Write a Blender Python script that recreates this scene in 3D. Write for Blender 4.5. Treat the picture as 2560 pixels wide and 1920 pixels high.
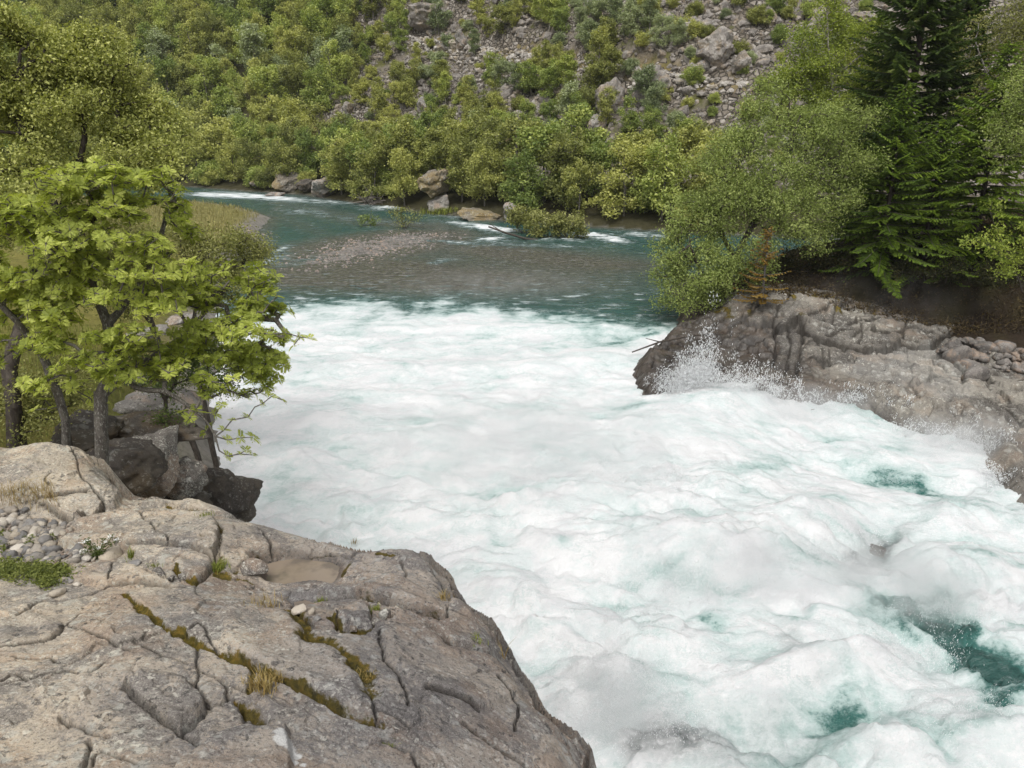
import bpy, bmesh, math, random
import numpy as np
from mathutils import Vector, Matrix, noise as mnoise

random.seed(7)
RNG = np.random.default_rng(7)
for _o in list(bpy.data.objects):
    bpy.data.objects.remove(_o)
scene = bpy.context.scene
COL = scene.collection

# ------------------------------------------------------------------ camera
CAM_H, PITCH, FPX = 12.0, math.radians(18.6), 788.0
cam_data = bpy.data.cameras.new('camera')
cam_data.sensor_width = 36.0
cam_data.lens = 36.0 * FPX / 1024.0
cam_data.clip_start = 0.1
cam_data.clip_end = 2000.0
cam = bpy.data.objects.new('camera', cam_data)
COL.objects.link(cam)
cam.location = (0, 0, CAM_H)
cam.rotation_euler = (math.pi / 2 - PITCH, 0, 0)
scene.camera = cam

# ------------------------------------------------------------------ sky and sun (bright overcast)
SUN_EL, SUN_AZ = math.radians(60), math.radians(190)      # azimuth clockwise from +Y
world = bpy.data.worlds.new('World')
scene.world = world
world.use_nodes = True
wn = world.node_tree
wn.nodes.clear()
sky = wn.nodes.new('ShaderNodeTexSky')
sky.sky_type = 'NISHITA'
sky.sun_disc = False
sky.sun_elevation = SUN_EL
sky.sun_rotation = SUN_AZ
sky.dust_density = 4.0
sky.air_density = 1.0
hs = wn.nodes.new('ShaderNodeHueSaturation')
hs.inputs['Saturation'].default_value = 0.14
bg = wn.nodes.new('ShaderNodeBackground')
bg.inputs['Strength'].default_value = 0.14
wo = wn.nodes.new('ShaderNodeOutputWorld')
wn.links.new(sky.outputs[0], hs.inputs['Color'])
wn.links.new(hs.outputs[0], bg.inputs['Color'])
wn.links.new(bg.outputs[0], wo.inputs['Surface'])
sun_data = bpy.data.lights.new('sun', 'SUN')
sun_data.energy = 1.5
sun_data.angle = math.radians(28)
sun_data.color = (1.0, 0.965, 0.91)
sun = bpy.data.objects.new('sun', sun_data)
COL.objects.link(sun)
sd = Vector((math.sin(SUN_AZ) * math.cos(SUN_EL), math.cos(SUN_AZ) * math.cos(SUN_EL), math.sin(SUN_EL)))
sun.rotation_euler = sd.to_track_quat('Z', 'Y').to_euler()
sun.location = (0, 0, 60)

vs = scene.view_settings
vs.view_transform = 'Standard'
vs.look = 'None'
vs.exposure = 0.27
vs.gamma = 1.0
vs.use_curve_mapping = False
scene.render.engine = 'CYCLES'
cy = scene.cycles
cy.use_denoising = True
cy.max_bounces = 6
cy.diffuse_bounces = 3
cy.glossy_bounces = 2
cy.transmission_bounces = 4
cy.transparent_max_bounces = 6
cy.volume_bounces = 3
cy.caustics_reflective = False
cy.caustics_refractive = False

# ------------------------------------------------------------------ projection helpers (pixel of the 1024 x 768 picture -> a real point)
def ray(u, v):
    a = (np.asarray(u, float) - 512) / FPX
    b = (384 - np.asarray(v, float)) / FPX
    c, s = math.cos(PITCH), math.sin(PITCH)
    return np.stack([a, c + b * s, -s + b * c], -1)

def at_z(u, v, z):
    d = ray(u, v)
    t = (np.asarray(z, float) - CAM_H) / d[..., 2]
    return d * t[..., None] + np.array([0, 0, CAM_H])

def at_y(u, v, y):
    d = ray(u, v)
    t = np.asarray(y, float) / d[..., 1]
    return d * t[..., None] + np.array([0, 0, CAM_H])

def depth_of(p):
    p = np.asarray(p, float)
    return p[..., 1] * math.cos(PITCH) - (p[..., 2] - CAM_H) * math.sin(PITCH)

def project(p):
    p = np.asarray(p, float)
    d = depth_of(p)
    up = p[..., 1] * math.sin(PITCH) + (p[..., 2] - CAM_H) * math.cos(PITCH)
    d = np.where(d < 0.1, 0.1, d)
    return 512 + FPX * p[..., 0] / d, 384 - FPX * up / d, d

# ------------------------------------------------------------------ numpy noise
_perm = np.random.default_rng(11).permutation(4096)
def _hash(i, j, k=0):
    return _perm[(_perm[(_perm[i & 4095] + j) & 4095] + k) & 4095]

_ga = np.random.default_rng(3).uniform(0, 2 * math.pi, 65536)
_gx, _gy = np.cos(_ga).astype(np.float32), np.sin(_ga).astype(np.float32)
def perlin(x, y, seed=0):
    x = np.asarray(x, np.float32); y = np.asarray(y, np.float32)
    xi = np.floor(x); yi = np.floor(y)
    xf = x - xi; yf = y - yi
    xi = xi.astype(np.int32) + (seed * 37 + 11); yi = yi.astype(np.int32) + (seed * 91 + 5)
    u = xf * xf * xf * (xf * (xf * 6 - 15) + 10); w = yf * yf * yf * (yf * (yf * 6 - 15) + 10)
    x0 = (xi & 255) << 8; x1 = ((xi + 1) & 255) << 8; y0 = yi & 255; y1 = (yi + 1) & 255
    i = x0 + y0; n00 = _gx[i] * xf + _gy[i] * yf
    i = x1 + y0; n10 = _gx[i] * (xf - 1) + _gy[i] * yf
    i = x0 + y1; n01 = _gx[i] * xf + _gy[i] * (yf - 1)
    i = x1 + y1; n11 = _gx[i] * (xf - 1) + _gy[i] * (yf - 1)
    n0 = n00 + (n10 - n00) * u; n1 = n01 + (n11 - n01) * u
    return (n0 + (n1 - n0) * w) * np.float32(1.5)

def fbm(x, y, octv=5, seed=0, gain=0.5, lac=2.03):
    s = 0; a = 1.0; t = 0
    for o in range(octv):
        s = s + a * perlin(x, y, seed + o * 17); t += a
        x = x * lac + 3.7; y = y * lac - 1.3; a *= gain
    return s / t

def billow(x, y, octv=5, seed=0, gain=0.55):
    s = 0; a = 1.0; t = 0
    for o in range(octv):
        s = s + a * (2.2 * np.abs(perlin(x, y, seed + o * 19)) - 0.5); t += a
        x, y = x * 1.62 + y * 1.18 + 3.1, y * 1.62 - x * 1.18 + 1.7; a *= gain
    return s / t

def ridged(x, y, octv=4, seed=0, gain=0.5):
    s = 0; a = 1.0; t = 0
    for o in range(octv):
        s = s + a * (1 - 2 * np.abs(perlin(x, y, seed + o * 13))); t += a
        x = x * 2.1 + 5.1; y = y * 2.1 + 2.2; a *= gain
    return s / t

_g3 = np.random.default_rng(5).normal(size=(64, 3)); _g3 /= np.linalg.norm(_g3, axis=1)[:, None]
def perlin3(p, seed=0):
    pi = np.floor(p).astype(np.int64); pf = p - pi
    f = pf ** 3 * (pf * (pf * 6 - 15) + 10)
    out = 0
    for a in (0, 1):
        for b in (0, 1):
            for c in (0, 1):
                h = _g3[_hash(pi[:, 0] + a, pi[:, 1] + b, pi[:, 2] + c + seed * 7) & 63]
                d = (h * (pf - np.array([a, b, c]))).sum(1)
                wgt = (f[:, 0] if a else 1 - f[:, 0]) * (f[:, 1] if b else 1 - f[:, 1]) * (f[:, 2] if c else 1 - f[:, 2])
                out = out + d * wgt
    return out * 1.5

def fbm3(p, octv=4, seed=0, gain=0.5):
    s = 0; a = 1.0; t = 0
    for o in range(octv):
        s = s + a * perlin3(p, seed + o); t += a
        p = p * 2.07 + 1.9; a *= gain
    return s / t

def facets(x, y, seed=0, jit=0.8):
    """jointed plates on a unit grid: offset and tilt of the nearest plate, and the distance to its joint"""
    xi = np.floor(x).astype(np.int32); yi = np.floor(y).astype(np.int32)
    d1 = np.full(x.shape, 9.0, np.float32); d2 = d1.copy(); h = np.zeros(x.shape, np.float32); t = h.copy()
    r = np.random.default_rng(900 + seed).random((256, 256, 5)).astype(np.float32)
    for a in (-1, 0, 1):
        for b in (-1, 0, 1):
            q = r[(xi + a) & 255, (yi + b) & 255]
            dx = x - (xi + a + 0.5 + jit * (q[..., 0] - 0.5)); dy = y - (yi + b + 0.5 + jit * (q[..., 1] - 0.5))
            d = dx * dx + dy * dy
            m = d < d1
            d2 = np.where(m, d1, np.minimum(d2, d)); d1 = np.where(m, d, d1)
            h = np.where(m, q[..., 2] - 0.5, h); t = np.where(m, dx * (q[..., 3] - 0.5) + dy * (q[..., 4] - 0.5), t)
    return h, t, np.sqrt(d2) - np.sqrt(d1)

def sstep(a, b, x):
    t = np.clip((np.asarray(x, float) - a) / (b - a), 0, 1)
    return t * t * (3 - 2 * t)

# ------------------------------------------------------------------ polygon helpers
def seg_dist(x, y, poly, closed=True):
    """distance to a polyline, and the side (+ left / - right) of its nearest segment, and the position along it"""
    best = np.full(x.shape, 1e9); side = np.ones(x.shape); along = np.zeros(x.shape)
    n = len(poly); acc = 0.0
    for i in range(n if closed else n - 1):
        ax, ay = poly[i][0], poly[i][1]; bx, by = poly[(i + 1) % n][0], poly[(i + 1) % n][1]
        dx, dy = bx - ax, by - ay
        L2 = dx * dx + dy * dy + 1e-12
        t = np.clip(((x - ax) * dx + (y - ay) * dy) / L2, 0, 1)
        d = np.hypot(x - ax - t * dx, y - ay - t * dy)
        m = d < best
        best = np.where(m, d, best)
        cr = dx * (y - ay) - dy * (x - ax)
        side = np.where(m, np.sign(cr), side)
        along = np.where(m, acc + t * math.sqrt(L2), along)
        acc += math.sqrt(L2)
    return best, side, along

def inside(x, y, poly):
    r = np.zeros(x.shape, bool)
    n = len(poly); j = n - 1
    for i in range(n):
        xi, yi = poly[i][0], poly[i][1]; xj, yj = poly[j][0], poly[j][1]
        if yi != yj:
            c = ((yi > y) != (yj > y)) & (x < (xj - xi) * (y - yi) / (yj - yi) + xi)
            r ^= c
        j = i
    return r

def sdist(x, y, poly):
    d = seg_dist(x, y, poly)[0]
    return np.where(inside(x, y, poly), d, -d)      # positive inside

def tps_fit(pts, z, lam=1e-3):
    pts = np.asarray(pts, float); z = np.asarray(z, float); n = len(pts)
    r = np.linalg.norm(pts[:, None] - pts[None], axis=2)
    K = np.where(r > 0, r * r * np.log(r + 1e-12), 0) + lam * np.eye(n)
    A = np.zeros((n + 3, n + 3)); A[:n, :n] = K
    A[:n, n] = 1; A[:n, n + 1:] = pts; A[n, :n] = 1; A[n + 1:, :n] = pts.T
    return pts, np.linalg.solve(A, np.concatenate([z, [0, 0, 0]]))

def tps_eval(model, x, y):
    pts, w = model; x = np.asarray(x, float); y = np.asarray(y, float)
    s = w[-3] + w[-2] * x + w[-1] * y
    if x.size < 3000:
        r2 = (x[..., None] - pts[:, 0]) ** 2 + (y[..., None] - pts[:, 1]) ** 2
        return s + (0.5 * r2 * np.log(r2 + 1e-12) * w[:-3]).sum(-1)
    for i, (px, py) in enumerate(pts):
        r2 = (x - px) ** 2 + (y - py) ** 2
        s = s + w[i] * 0.5 * r2 * np.log(r2 + 1e-12)
    return s

# ------------------------------------------------------------------ mesh helpers
def mesh_np(name, V, Fc, mats=(), attrs=None, smooth=True, mat_index=None):
    V = np.ascontiguousarray(V, np.float32); Fc = np.ascontiguousarray(Fc, np.int32)
    me = bpy.data.meshes.new(name)
    n, k = Fc.shape
    me.vertices.add(len(V)); me.vertices.foreach_set('co', V.ravel())
    me.loops.add(n * k); me.loops.foreach_set('vertex_index', Fc.ravel())
    me.polygons.add(n)
    me.polygons.foreach_set('loop_start', np.arange(0, n * k, k, dtype=np.int32))
    me.polygons.foreach_set('loop_total', np.full(n, k, np.int32))
    me.polygons.foreach_set('use_smooth', np.full(n, bool(smooth)))
    if mat_index is not None:
        me.polygons.foreach_set('material_index', np.asarray(mat_index, np.int32))
    for m in mats:
        me.materials.append(m)
    if attrs:
        for an, val in attrs.items():
            val = np.asarray(val, np.float32)
            if val.ndim == 1:
                at = me.attributes.new(an, 'FLOAT', 'POINT'); at.data.foreach_set('value', np.ascontiguousarray(val))
            else:
                at = me.attributes.new(an, 'FLOAT_COLOR', 'POINT')
                c = np.ones((len(V), 4), np.float32); c[:, :3] = val
                at.data.foreach_set('color', c.ravel())
    me.update(calc_edges=True)
    me.validate(verbose=False)
    return me

def link(name, me, parent=None, loc=None, rot=None, scale=None, **props):
    o = bpy.data.objects.new(name, me)
    COL.objects.link(o)
    if parent is not None:
        o.parent = parent
    if loc is not None:
        o.location = loc
    if rot is not None:
        o.rotation_euler = rot
    if scale is not None:
        o.scale = scale
    for k, v in props.items():
        o[k] = v
    return o

def thing(name, label, category, loc=(0, 0, 0), group=None, rz=0.0, scale=None):
    o = link(name, None, loc=loc, rot=(0, 0, rz), scale=scale, label=label, category=category)
    o.empty_display_size = 0.2
    if group:
        o['group'] = group
    return o

def copy_tree(src, loc, rz=0.0, scale=(1, 1, 1), label=None, group=None, tilt=(0, 0)):
    r = src.copy(); COL.objects.link(r)
    r.location = loc; r.rotation_euler = (tilt[0], tilt[1], rz); r.scale = scale
    if label: r['label'] = label
    if group: r['group'] = group
    for ch in src.children:
        c = ch.copy(); COL.objects.link(c); c.parent = r
        for g in ch.children:
            d = g.copy(); COL.objects.link(d); d.parent = c
    return r

def grid_faces(nx, ny):
    i = np.arange(nx * ny).reshape(ny, nx)
    return np.stack([i[:-1, :-1].ravel(), i[:-1, 1:].ravel(), i[1:, 1:].ravel(), i[1:, :-1].ravel()], 1)

# ------------------------------------------------------------------ materials
def new_mat(name):
    m = bpy.data.materials.new(name); m.use_nodes = True
    nt = m.node_tree; nt.nodes.clear()
    out = nt.nodes.new('ShaderNodeOutputMaterial')
    return m, nt, out

class N:
    """a few shortcuts for wiring nodes"""
    def __init__(s, nt): s.nt = nt
    def n(s, t, **kw):
        x = s.nt.nodes.new(t)
        for k, v in kw.items(): setattr(x, k, v)
        return x
    def put(s, sock, v):
        if isinstance(v, bpy.types.NodeSocket): s.nt.links.new(v, sock)
        elif isinstance(v, (tuple, list)) and len(v) == 3 and sock.type == 'RGBA': sock.default_value = (*v, 1)
        else: sock.default_value = v
    def noise(s, scale, vec=None, detail=4, rough=0.55, dist=0.0):
        x = s.n('ShaderNodeTexNoise'); x.inputs['Scale'].default_value = scale
        x.inputs['Detail'].default_value = detail; x.inputs['Roughness'].default_value = rough
        x.inputs['Distortion'].default_value = dist
        if vec is not None: s.put(x.inputs['Vector'], vec)
        return x.outputs['Fac']
    def math(s, op, a, b=0.0, c=0.0, clamp=False):
        x = s.n('ShaderNodeMath', operation=op, use_clamp=clamp)
        s.put(x.inputs[0], a); s.put(x.inputs[1], b); s.put(x.inputs[2], c)
        return x.outputs[0]
    def mix(s, f, a, b, mode='MIX'):
        x = s.n('ShaderNodeMix', data_type='RGBA', blend_type=mode)
        s.put(x.inputs[0], f); s.put(x.inputs[6], a); s.put(x.inputs[7], b)
        return x.outputs[2]
    def ramp(s, f, stops, interp='LINEAR'):
        x = s.n('ShaderNodeValToRGB'); x.color_ramp.interpolation = interp
        e = x.color_ramp.elements
        while len(e) < len(stops): e.new(0.5)
        for q, (p, c) in zip(e, stops):
            q.position = p
            q.color = (c, c, c, 1) if isinstance(c, (int, float)) else (*c, 1)
        s.put(x.inputs[0], f)
        return x.outputs[0]
    def step(s, a, b, x):
        m = s.n('ShaderNodeMapRange', interpolation_type='SMOOTHSTEP')
        s.put(m.inputs[0], x); s.put(m.inputs[1], a); s.put(m.inputs[2], b)
        return m.outputs[0]
    def attr(s, name, out='Fac'):
        return s.n('ShaderNodeAttribute', attribute_name=name).outputs[out]
    def bump(s, h, strength=0.5, dist=0.05, normal=None):
        x = s.n('ShaderNodeBump'); s.put(x.inputs['Height'], h)
        x.inputs['Strength'].default_value = strength; x.inputs['Distance'].default_value = dist
        if normal is not None: s.put(x.inputs['Normal'], normal)
        return x.outputs[0]
    def pos(s, scale=None):
        g = s.n('ShaderNodeNewGeometry').outputs['Position']
        if scale is None: return g
        v = s.n('ShaderNodeVectorMath', operation='MULTIPLY'); s.put(v.inputs[0], g); v.inputs[1].default_value = scale
        return v.outputs[0]
    def obj(s): return s.n('ShaderNodeTexCoord').outputs['Object']
    def rand(s): return s.n('ShaderNodeObjectInfo').outputs['Random']
    def bsdf(s, col, rough=0.8, spec=0.3, normal=None, **kw):
        b = s.n('ShaderNodeBsdfPrincipled')
        s.put(b.inputs['Base Color'], col); s.put(b.inputs['Roughness'], rough)
        s.put(b.inputs['Specular IOR Level'], spec)
        if normal is not None: s.put(b.inputs['Normal'], normal)
        for k, v in kw.items(): s.put(b.inputs[k.replace('_', ' ')], v)
        return b.outputs[0]

def rock_material(name, pale, mid, dark, speck=1.0, scale=1.0, moss=True, wet=False, lichen=0.5, vec='pos', bump=0.6, warm=(0.40, 0.27, 0.18)):
    m, nt, out = new_mat(name); k = N(nt)
    P = k.pos() if vec == 'pos' else k.obj()
    big = k.noise(0.55 * scale, P, 5, 0.6)
    med = k.noise(3.1 * scale, P, 6, 0.65, 0.4)
    fine = k.noise(26 * scale, P, 6, 0.72)
    grit = k.noise(85 * scale, P, 3, 0.7)
    c = k.mix(k.step(0.40, 0.60, big), mid, pale)
    # dark weathering crust with grainy edges
    def dev(n_, w_): return k.math('MULTIPLY', k.math('SUBTRACT', n_, 0.5), w_)
    n9 = k.noise(9 * scale, P, 5, 0.68)
    grain = k.math('ADD', dev(fine, 0.65), dev(grit, 0.55))
    dk = k.step(-0.035, 0.05, k.math('ADD', k.math('ADD', dev(k.noise(1.3 * scale, P, 5, 0.62, 0.5), 1.45), dev(n9, 0.6)), grain))
    c = k.mix(k.math('MULTIPLY', dk, 0.74), c, dark)
    dk2 = k.step(0.52, 0.60, k.math('ADD', med, grain))
    c = k.mix(k.math('MULTIPLY', dk2, 0.40), c, dark)
    c = k.mix(k.math('MULTIPLY', k.step(0.50, 0.62, k.noise(1.1 * scale, P, 4, 0.6, 0.8)), 0.45), c, warm)
    # crustose lichen: pale blotches and dark specks
    li = k.math('MULTIPLY', k.step(0.52, 0.60, fine), k.step(0.40, 0.62, k.noise(2.0 * scale, P, 4, 0.6)))
    c = k.mix(k.math('MULTIPLY', li, lichen, clamp=True), c, (0.56, 0.55, 0.49))
    for vs_, th, cc, am in ((6.0, 0.40, (0.46, 0.46, 0.42), 0.8), (16.0, 0.40, (0.58, 0.56, 0.49), 0.85), (10.0, 0.36, (0.06, 0.056, 0.055), 0.85)):
        vo = k.n('ShaderNodeTexVoronoi', feature='F1'); vo.inputs['Scale'].default_value = vs_ * scale
        vv = k.n('ShaderNodeVectorMath', operation='ADD'); k.put(vv.inputs[0], P)
        nz_ = k.n('ShaderNodeTexNoise'); nz_.inputs['Scale'].default_value = 14 * scale; k.put(nz_.inputs['Vector'], P)
        sc_ = k.n('ShaderNodeVectorMath', operation='SCALE'); k.put(sc_.inputs[0], nz_.outputs['Color']); sc_.inputs['Scale'].default_value = 0.13 / scale
        nt.links.new(sc_.outputs[0], vv.inputs[1]); k.put(vo.inputs['Vector'], vv.outputs[0])
        msk = k.math('MULTIPLY', k.step(th, th * 0.55, vo.outputs['Distance']), k.step(0.47, 0.58, k.noise(vs_ * 0.22 * scale, vv.outputs[0], 4, 0.65)))
        c = k.mix(k.math('MULTIPLY', msk, am * min(1.0, lichen + 0.2)), c, cc)
    c = k.mix(k.math('MULTIPLY', k.step(0.54, 0.62, k.noise(30 * scale, P, 5, 0.75)), 0.65 * speck), c, (0.055, 0.05, 0.047))
    c = k.mix(k.math('MULTIPLY', k.step(0.52, 0.62, grit), 0.5 * speck), c, (0.58, 0.55, 0.49))
    if moss:
        mo = k.attr('moss')
        mf = k.step(0.35, 0.6, k.math('ADD', mo, k.math('MULTIPLY', k.math('SUBTRACT', k.noise(22, P, 4, 0.7), 0.5), 0.9)))
        mf = k.math('MULTIPLY', mf, k.step(0.02, 0.12, mo))
        mc = k.ramp(k.noise(14, P, 4, 0.6), [(0.3, (0.035, 0.03, 0.006)), (0.5, (0.115, 0.09, 0.012)), (0.68, (0.20, 0.13, 0.018))])
        c = k.mix(mf, c, mc)
        c = k.mix(k.math('MULTIPLY', k.attr('crack'), 0.9, clamp=True), c, (0.03, 0.025, 0.019))
        c = k.mix(k.math('MULTIPLY', k.attr('white'), 1.0, clamp=True), c, (0.80, 0.80, 0.76))
    rough = 0.86
    if wet:
        w = k.attr('wet')
        c = k.mix(w, c, k.mix(1.0, c, (0.30, 0.27, 0.26), 'MULTIPLY'))
        rough = k.math('SUBTRACT', 0.86, k.math('MULTIPLY', w, 0.52))
    h = k.math('ADD', k.math('MULTIPLY', fine, 0.5), k.math('ADD', k.math('MULTIPLY', grit, 0.25), k.math('MULTIPLY', med, 0.9)))
    s = k.bsdf(c, rough, 0.35, k.bump(h, bump, 0.05))
    nt.links.new(s, out.inputs['Surface'])
    return m

def leaf_material(name, c0, c1, c2, hue_spread=0.5, trans=0.35, rough=0.55):
    """c0..c2: dark, middle and light leaf colours, mixed by a per-leaf tone and by the plant"""
    m, nt, out = new_mat(name); k = N(nt)
    tone = k.attr('tone')
    r = k.math('ADD', tone, k.math('MULTIPLY', k.math('SUBTRACT', k.rand(), 0.5), hue_spread))
    c = k.ramp(r, [(0.05, c0), (0.5, c1), (0.95, c2)])
    b = k.bsdf(c, rough, 0.25)
    t = k.n('ShaderNodeBsdfTranslucent'); k.put(t.inputs['Color'], k.mix(1.0, c, (1.15, 1.2, 0.55), 'MULTIPLY'))
    mx = k.n('ShaderNodeMixShader'); mx.inputs[0].default_value = trans
    nt.links.new(b, mx.inputs[1]); nt.links.new(t.outputs[0], mx.inputs[2])
    nt.links.new(mx.outputs[0], out.inputs['Surface'])
    return m

def bark_material(name, a, b, c=None, scale=6.0):
    m, nt, out = new_mat(name); k = N(nt)
    P = k.pos((1, 1, 0.45))
    n1 = k.noise(scale * 2, P, 5, 0.7, 0.6); n2 = k.noise(scale * 7, P, 4, 0.7)
    col = k.mix(k.step(0.38, 0.62, n1), a, b)
    if c: col = k.mix(k.step(0.54, 0.62, n2), col, c)
    nt.links.new(k.bsdf(col, 0.9, 0.2, k.bump(k.math('ADD', n1, n2), 0.7, 0.03)), out.inputs['Surface'])
    return m

# ================================================================== THE LAND: river outline, heights
LEFT_BANK = [(-1.0, -20), (-0.6, 2), (-1.2, 6), (-3.2, 11), (-6.2, 16), (-8.6, 20.5), (-10.4, 25), (-12.2, 30), (-14, 36), (-16.4, 43), (-19.3, 52),
             (-20.0, 58), (-19.2, 60.6), (-20.6, 64), (-22.6, 70), (-23.6, 76), (-24.6, 80.5), (-28.5, 86), (-34, 91), (-44, 96), (-64, 102), (-120, 112)]
FAR_BANK = [(-120, 139), (-84, 132), (-47, 119), (-38, 112.5), (-28, 107), (-19, 96), (-10, 86.5), (-4, 80.5), (1, 77.5), (7, 74), (13, 71), (22, 68), (30, 66)]
RIGHT_BANK = [(28, 62), (19, 56), (13.5, 48), (10.5, 43), (8.6, 38.5), (7.2, 35.5), (9.5, 34.2), (14, 34.2), (19, 34.5), (22, 32), (22.5, 27), (24, 20), (25, 0), (25, -20)]
RIVER = LEFT_BANK + FAR_BANK + RIGHT_BANK

def water_level(x, y):
    w = np.interp(y, [-20, 8, 13, 20, 28, 36, 42.5, 46.5, 400], [-2.2, -1.6, -1.1, -0.1, 0.95, 1.75, 2.3, 2.5, 2.5])
    return w - (0.85 * sstep(6.5, 12.5, x) + 0.45 * sstep(13, 17, x)) * sstep(38, 33, y) * sstep(12, 22, y)

ROADS = []      # (world polyline, half width) filled below

def hill_profile(d):
    return np.interp(d, [0, 3, 14, 20, 30, 60, 300], [0.0, 0.9, 4.0, 7.2, 14.0, 37.5, 190.0])

def ground_height(x, y, roads=True):
    x = np.asarray(x, float); y = np.asarray(y, float)
    sd_ = sdist(x, y, RIVER)
    dl = seg_dist(x, y, LEFT_BANK, False)[0]
    df = seg_dist(x, y, FAR_BANK, False)[0]
    dr = seg_dist(x, y, RIGHT_BANK, False)[0]
    wl_ = water_level(x, y)
    n1 = fbm(x / 11, y / 11, 5, 3); n2 = fbm(x / 3.1, y / 3.1, 4, 9)
    bed = wl_ - np.minimum(2.2, 0.25 * sd_ + 0.1)
    # gravel bar
    bar = sdist(x, y, BAR)
    bed = np.where(bar > -6, np.maximum(bed, 2.47 - 0.07 * np.maximum(-bar, 0) * 1.2 + 0.07 * sstep(0, 3.5, bar) + 0.03 * n2), bed)
    hf = 2.5 + hill_profile(df) + np.minimum(df * 0.07, 2.0) * n1 * 1.6 + np.minimum(df * 0.05, 0.7) * n2
    # left bank: rocky and about 4 m above the rapids near the camera, a low grassy spit farther up
    top_l = np.interp(y, [0, 12, 18, 26, 36, 48, 58, 70, 120], [7.0, 6.6, 5.6, 4.6, 4.0, 3.7, 3.3, 3.15, 3.2])
    rise = np.interp(y, [0, 20, 40, 60], [1.6, 1.1, 0.6, 0.45])
    hl = np.minimum(wl_ + 0.15 + dl * rise, top_l + 0.02 * dl) + 0.22 * n1 * sstep(0, 3, dl) + 0.10 * n2 * sstep(0, 1.5, dl)
    hr = np.minimum(wl_ + 0.2 + dr * 0.55, 3.6 + 0.10 * dr) + np.maximum(dr - 9, 0) * 0.34 + 0.35 * n1 * sstep(0, 3, dr) + 0.15 * n2
    # blend the three lands by nearness
    e = 3.0
    wl3, wf3, wr3 = np.exp(-dl / e), np.exp(-df / e), np.exp(-dr / e)
    mn = np.minimum(np.minimum(dl, df), dr)
    wl3, wf3, wr3 = np.exp(-(dl - mn) / e), np.exp(-(df - mn) / e), np.exp(-(dr - mn) / e)
    land = (hl * wl3 + hf * wf3 + hr * wr3) / (wl3 + wf3 + wr3)
    z = np.where(sd_ > 0, bed, land)
    if roads:
        for line, hw in ROADS:
            d, s, al = seg_dist(x, y, line, False)
            acc = np.concatenate([[0], np.cumsum(np.linalg.norm(np.diff(np.array(line)[:, :2], axis=0), axis=1))])
            zr = np.interp(al, acc, [p[2] for p in line])
            f = 1 - sstep(hw, hw + 2.2, d)
            z = z * (1 - f) + zr * f
    return z

BAR = [tuple(at_z(u, v, 2.5)[:2]) for u, v in ((272, 264), (300, 250), (340, 240), (400, 232), (452, 232), (462, 237), (440, 247), (400, 256), (350, 266), (300, 274))]

def ray_ground(u, v, y0=20.0, y1=330.0, roads=True):
    """first point of the land that the pixel's ray meets"""
    d = ray(u, v); ys = np.linspace(y0, y1, 700); t = ys / d[1]
    px, pz = d[0] * t, CAM_H + d[2] * t
    g = ground_height(px, ys, roads)
    hit = np.nonzero(pz < g)[0]
    if len(hit) == 0: return None
    i = hit[0]
    return np.array([px[i], ys[i], g[i]])

for trace, hw in (([(-40, 108), (120, 122), (240, 129), (330, 133), (400, 137), (480, 141), (590, 148.5), (650, 152), (720, 160)], 1.5),
                  ([(360, 30), (419, 41), (470, 47), (523, 52), (578, 65), (657, 73), (694, 79), (743, 88), (800, 98)], 1.4)):
    line = []
    for (u, v) in trace:
        p = ray_ground(u, v, 75, roads=False)
        line.append(tuple(p))
    # even out the heights along the line
    zz = np.array([p[2] for p in line]); zz = np.convolve(np.pad(zz, 1, 'edge'), [0.25, 0.5, 0.25], 'valid')
    ROADS.append(([(p[0], p[1], float(q)) for p, q in zip(line, zz)], hw))

# ---- ground sheet
gx = np.unique(np.concatenate([np.arange(-330, -150, 6.0), np.arange(-150, -40, 1.3), np.arange(-40, 60, 0.7), np.arange(60, 120, 1.6), np.arange(120, 331, 6.0)]))
gy = np.unique(np.concatenate([np.arange(-40, 8, 2.0), np.arange(8, 66, 0.6), np.arange(66, 190, 0.8), np.arange(190, 260, 2.5), np.arange(260, 431, 8.0)]))
GX, GY = np.meshgrid(gx, gy)
GZ = ground_height(GX, GY)
_under = sstep(-0.5, 1.5, sdist(GX, GY, [(5, 31), (9, 30), (17, 30), (19, 25), (23, 17), (40, 17), (40, 41.5), (13, 41.5), (8.5, 38.5)]))
GZ = GZ - 2.5 * _under
_u2 = sstep(0.0, 1.5, sdist(GX, GY, [(-13, 0), (1.5, 0), (1.0, 6), (-2.5, 10.5), (-6.5, 13.2), (-13, 13.2)]))
GZ = GZ - 1.5 * _u2
# keep the sheet under the finer rock meshes that stand on it near the camera
U_, V_, D_ = project(np.stack([GX, GY, GZ], -1))
df = seg_dist(GX, GY, FAR_BANK, False)[0]; dl = seg_dist(GX, GY, LEFT_BANK, False)[0]; dr = seg_dist(GX, GY, RIGHT_BANK, False)[0]
sdr = sdist(GX, GY, RIVER)
isfar = (df < dl) & (df < dr); isleft = (dl <= df) & (dl <= dr)
def mixc(c, m, col): return c * (1 - m[..., None]) + np.array(col) * m[..., None]
gc = np.zeros(GX.shape + (3,)) + np.array([0.10, 0.09, 0.05])
nA = fbm(GX / 7, GY / 7, 5, 31); nB = fbm(GX / 2.0, GY / 2.0, 4, 37)
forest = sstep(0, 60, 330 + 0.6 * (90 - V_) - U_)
far_c = mixc(np.zeros(GX.shape + (3,)) + np.array([0.19, 0.165, 0.14]), sstep(0.02, 0.30, nA + 0.3 * nB), (0.20, 0.15, 0.045))
far_c = mixc(far_c, sstep(0.05, 0.3, nB - 0.4 * nA), (0.11, 0.11, 0.04))
far_c = mixc(far_c, forest * 0.85, (0.05, 0.05, 0.022))
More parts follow.
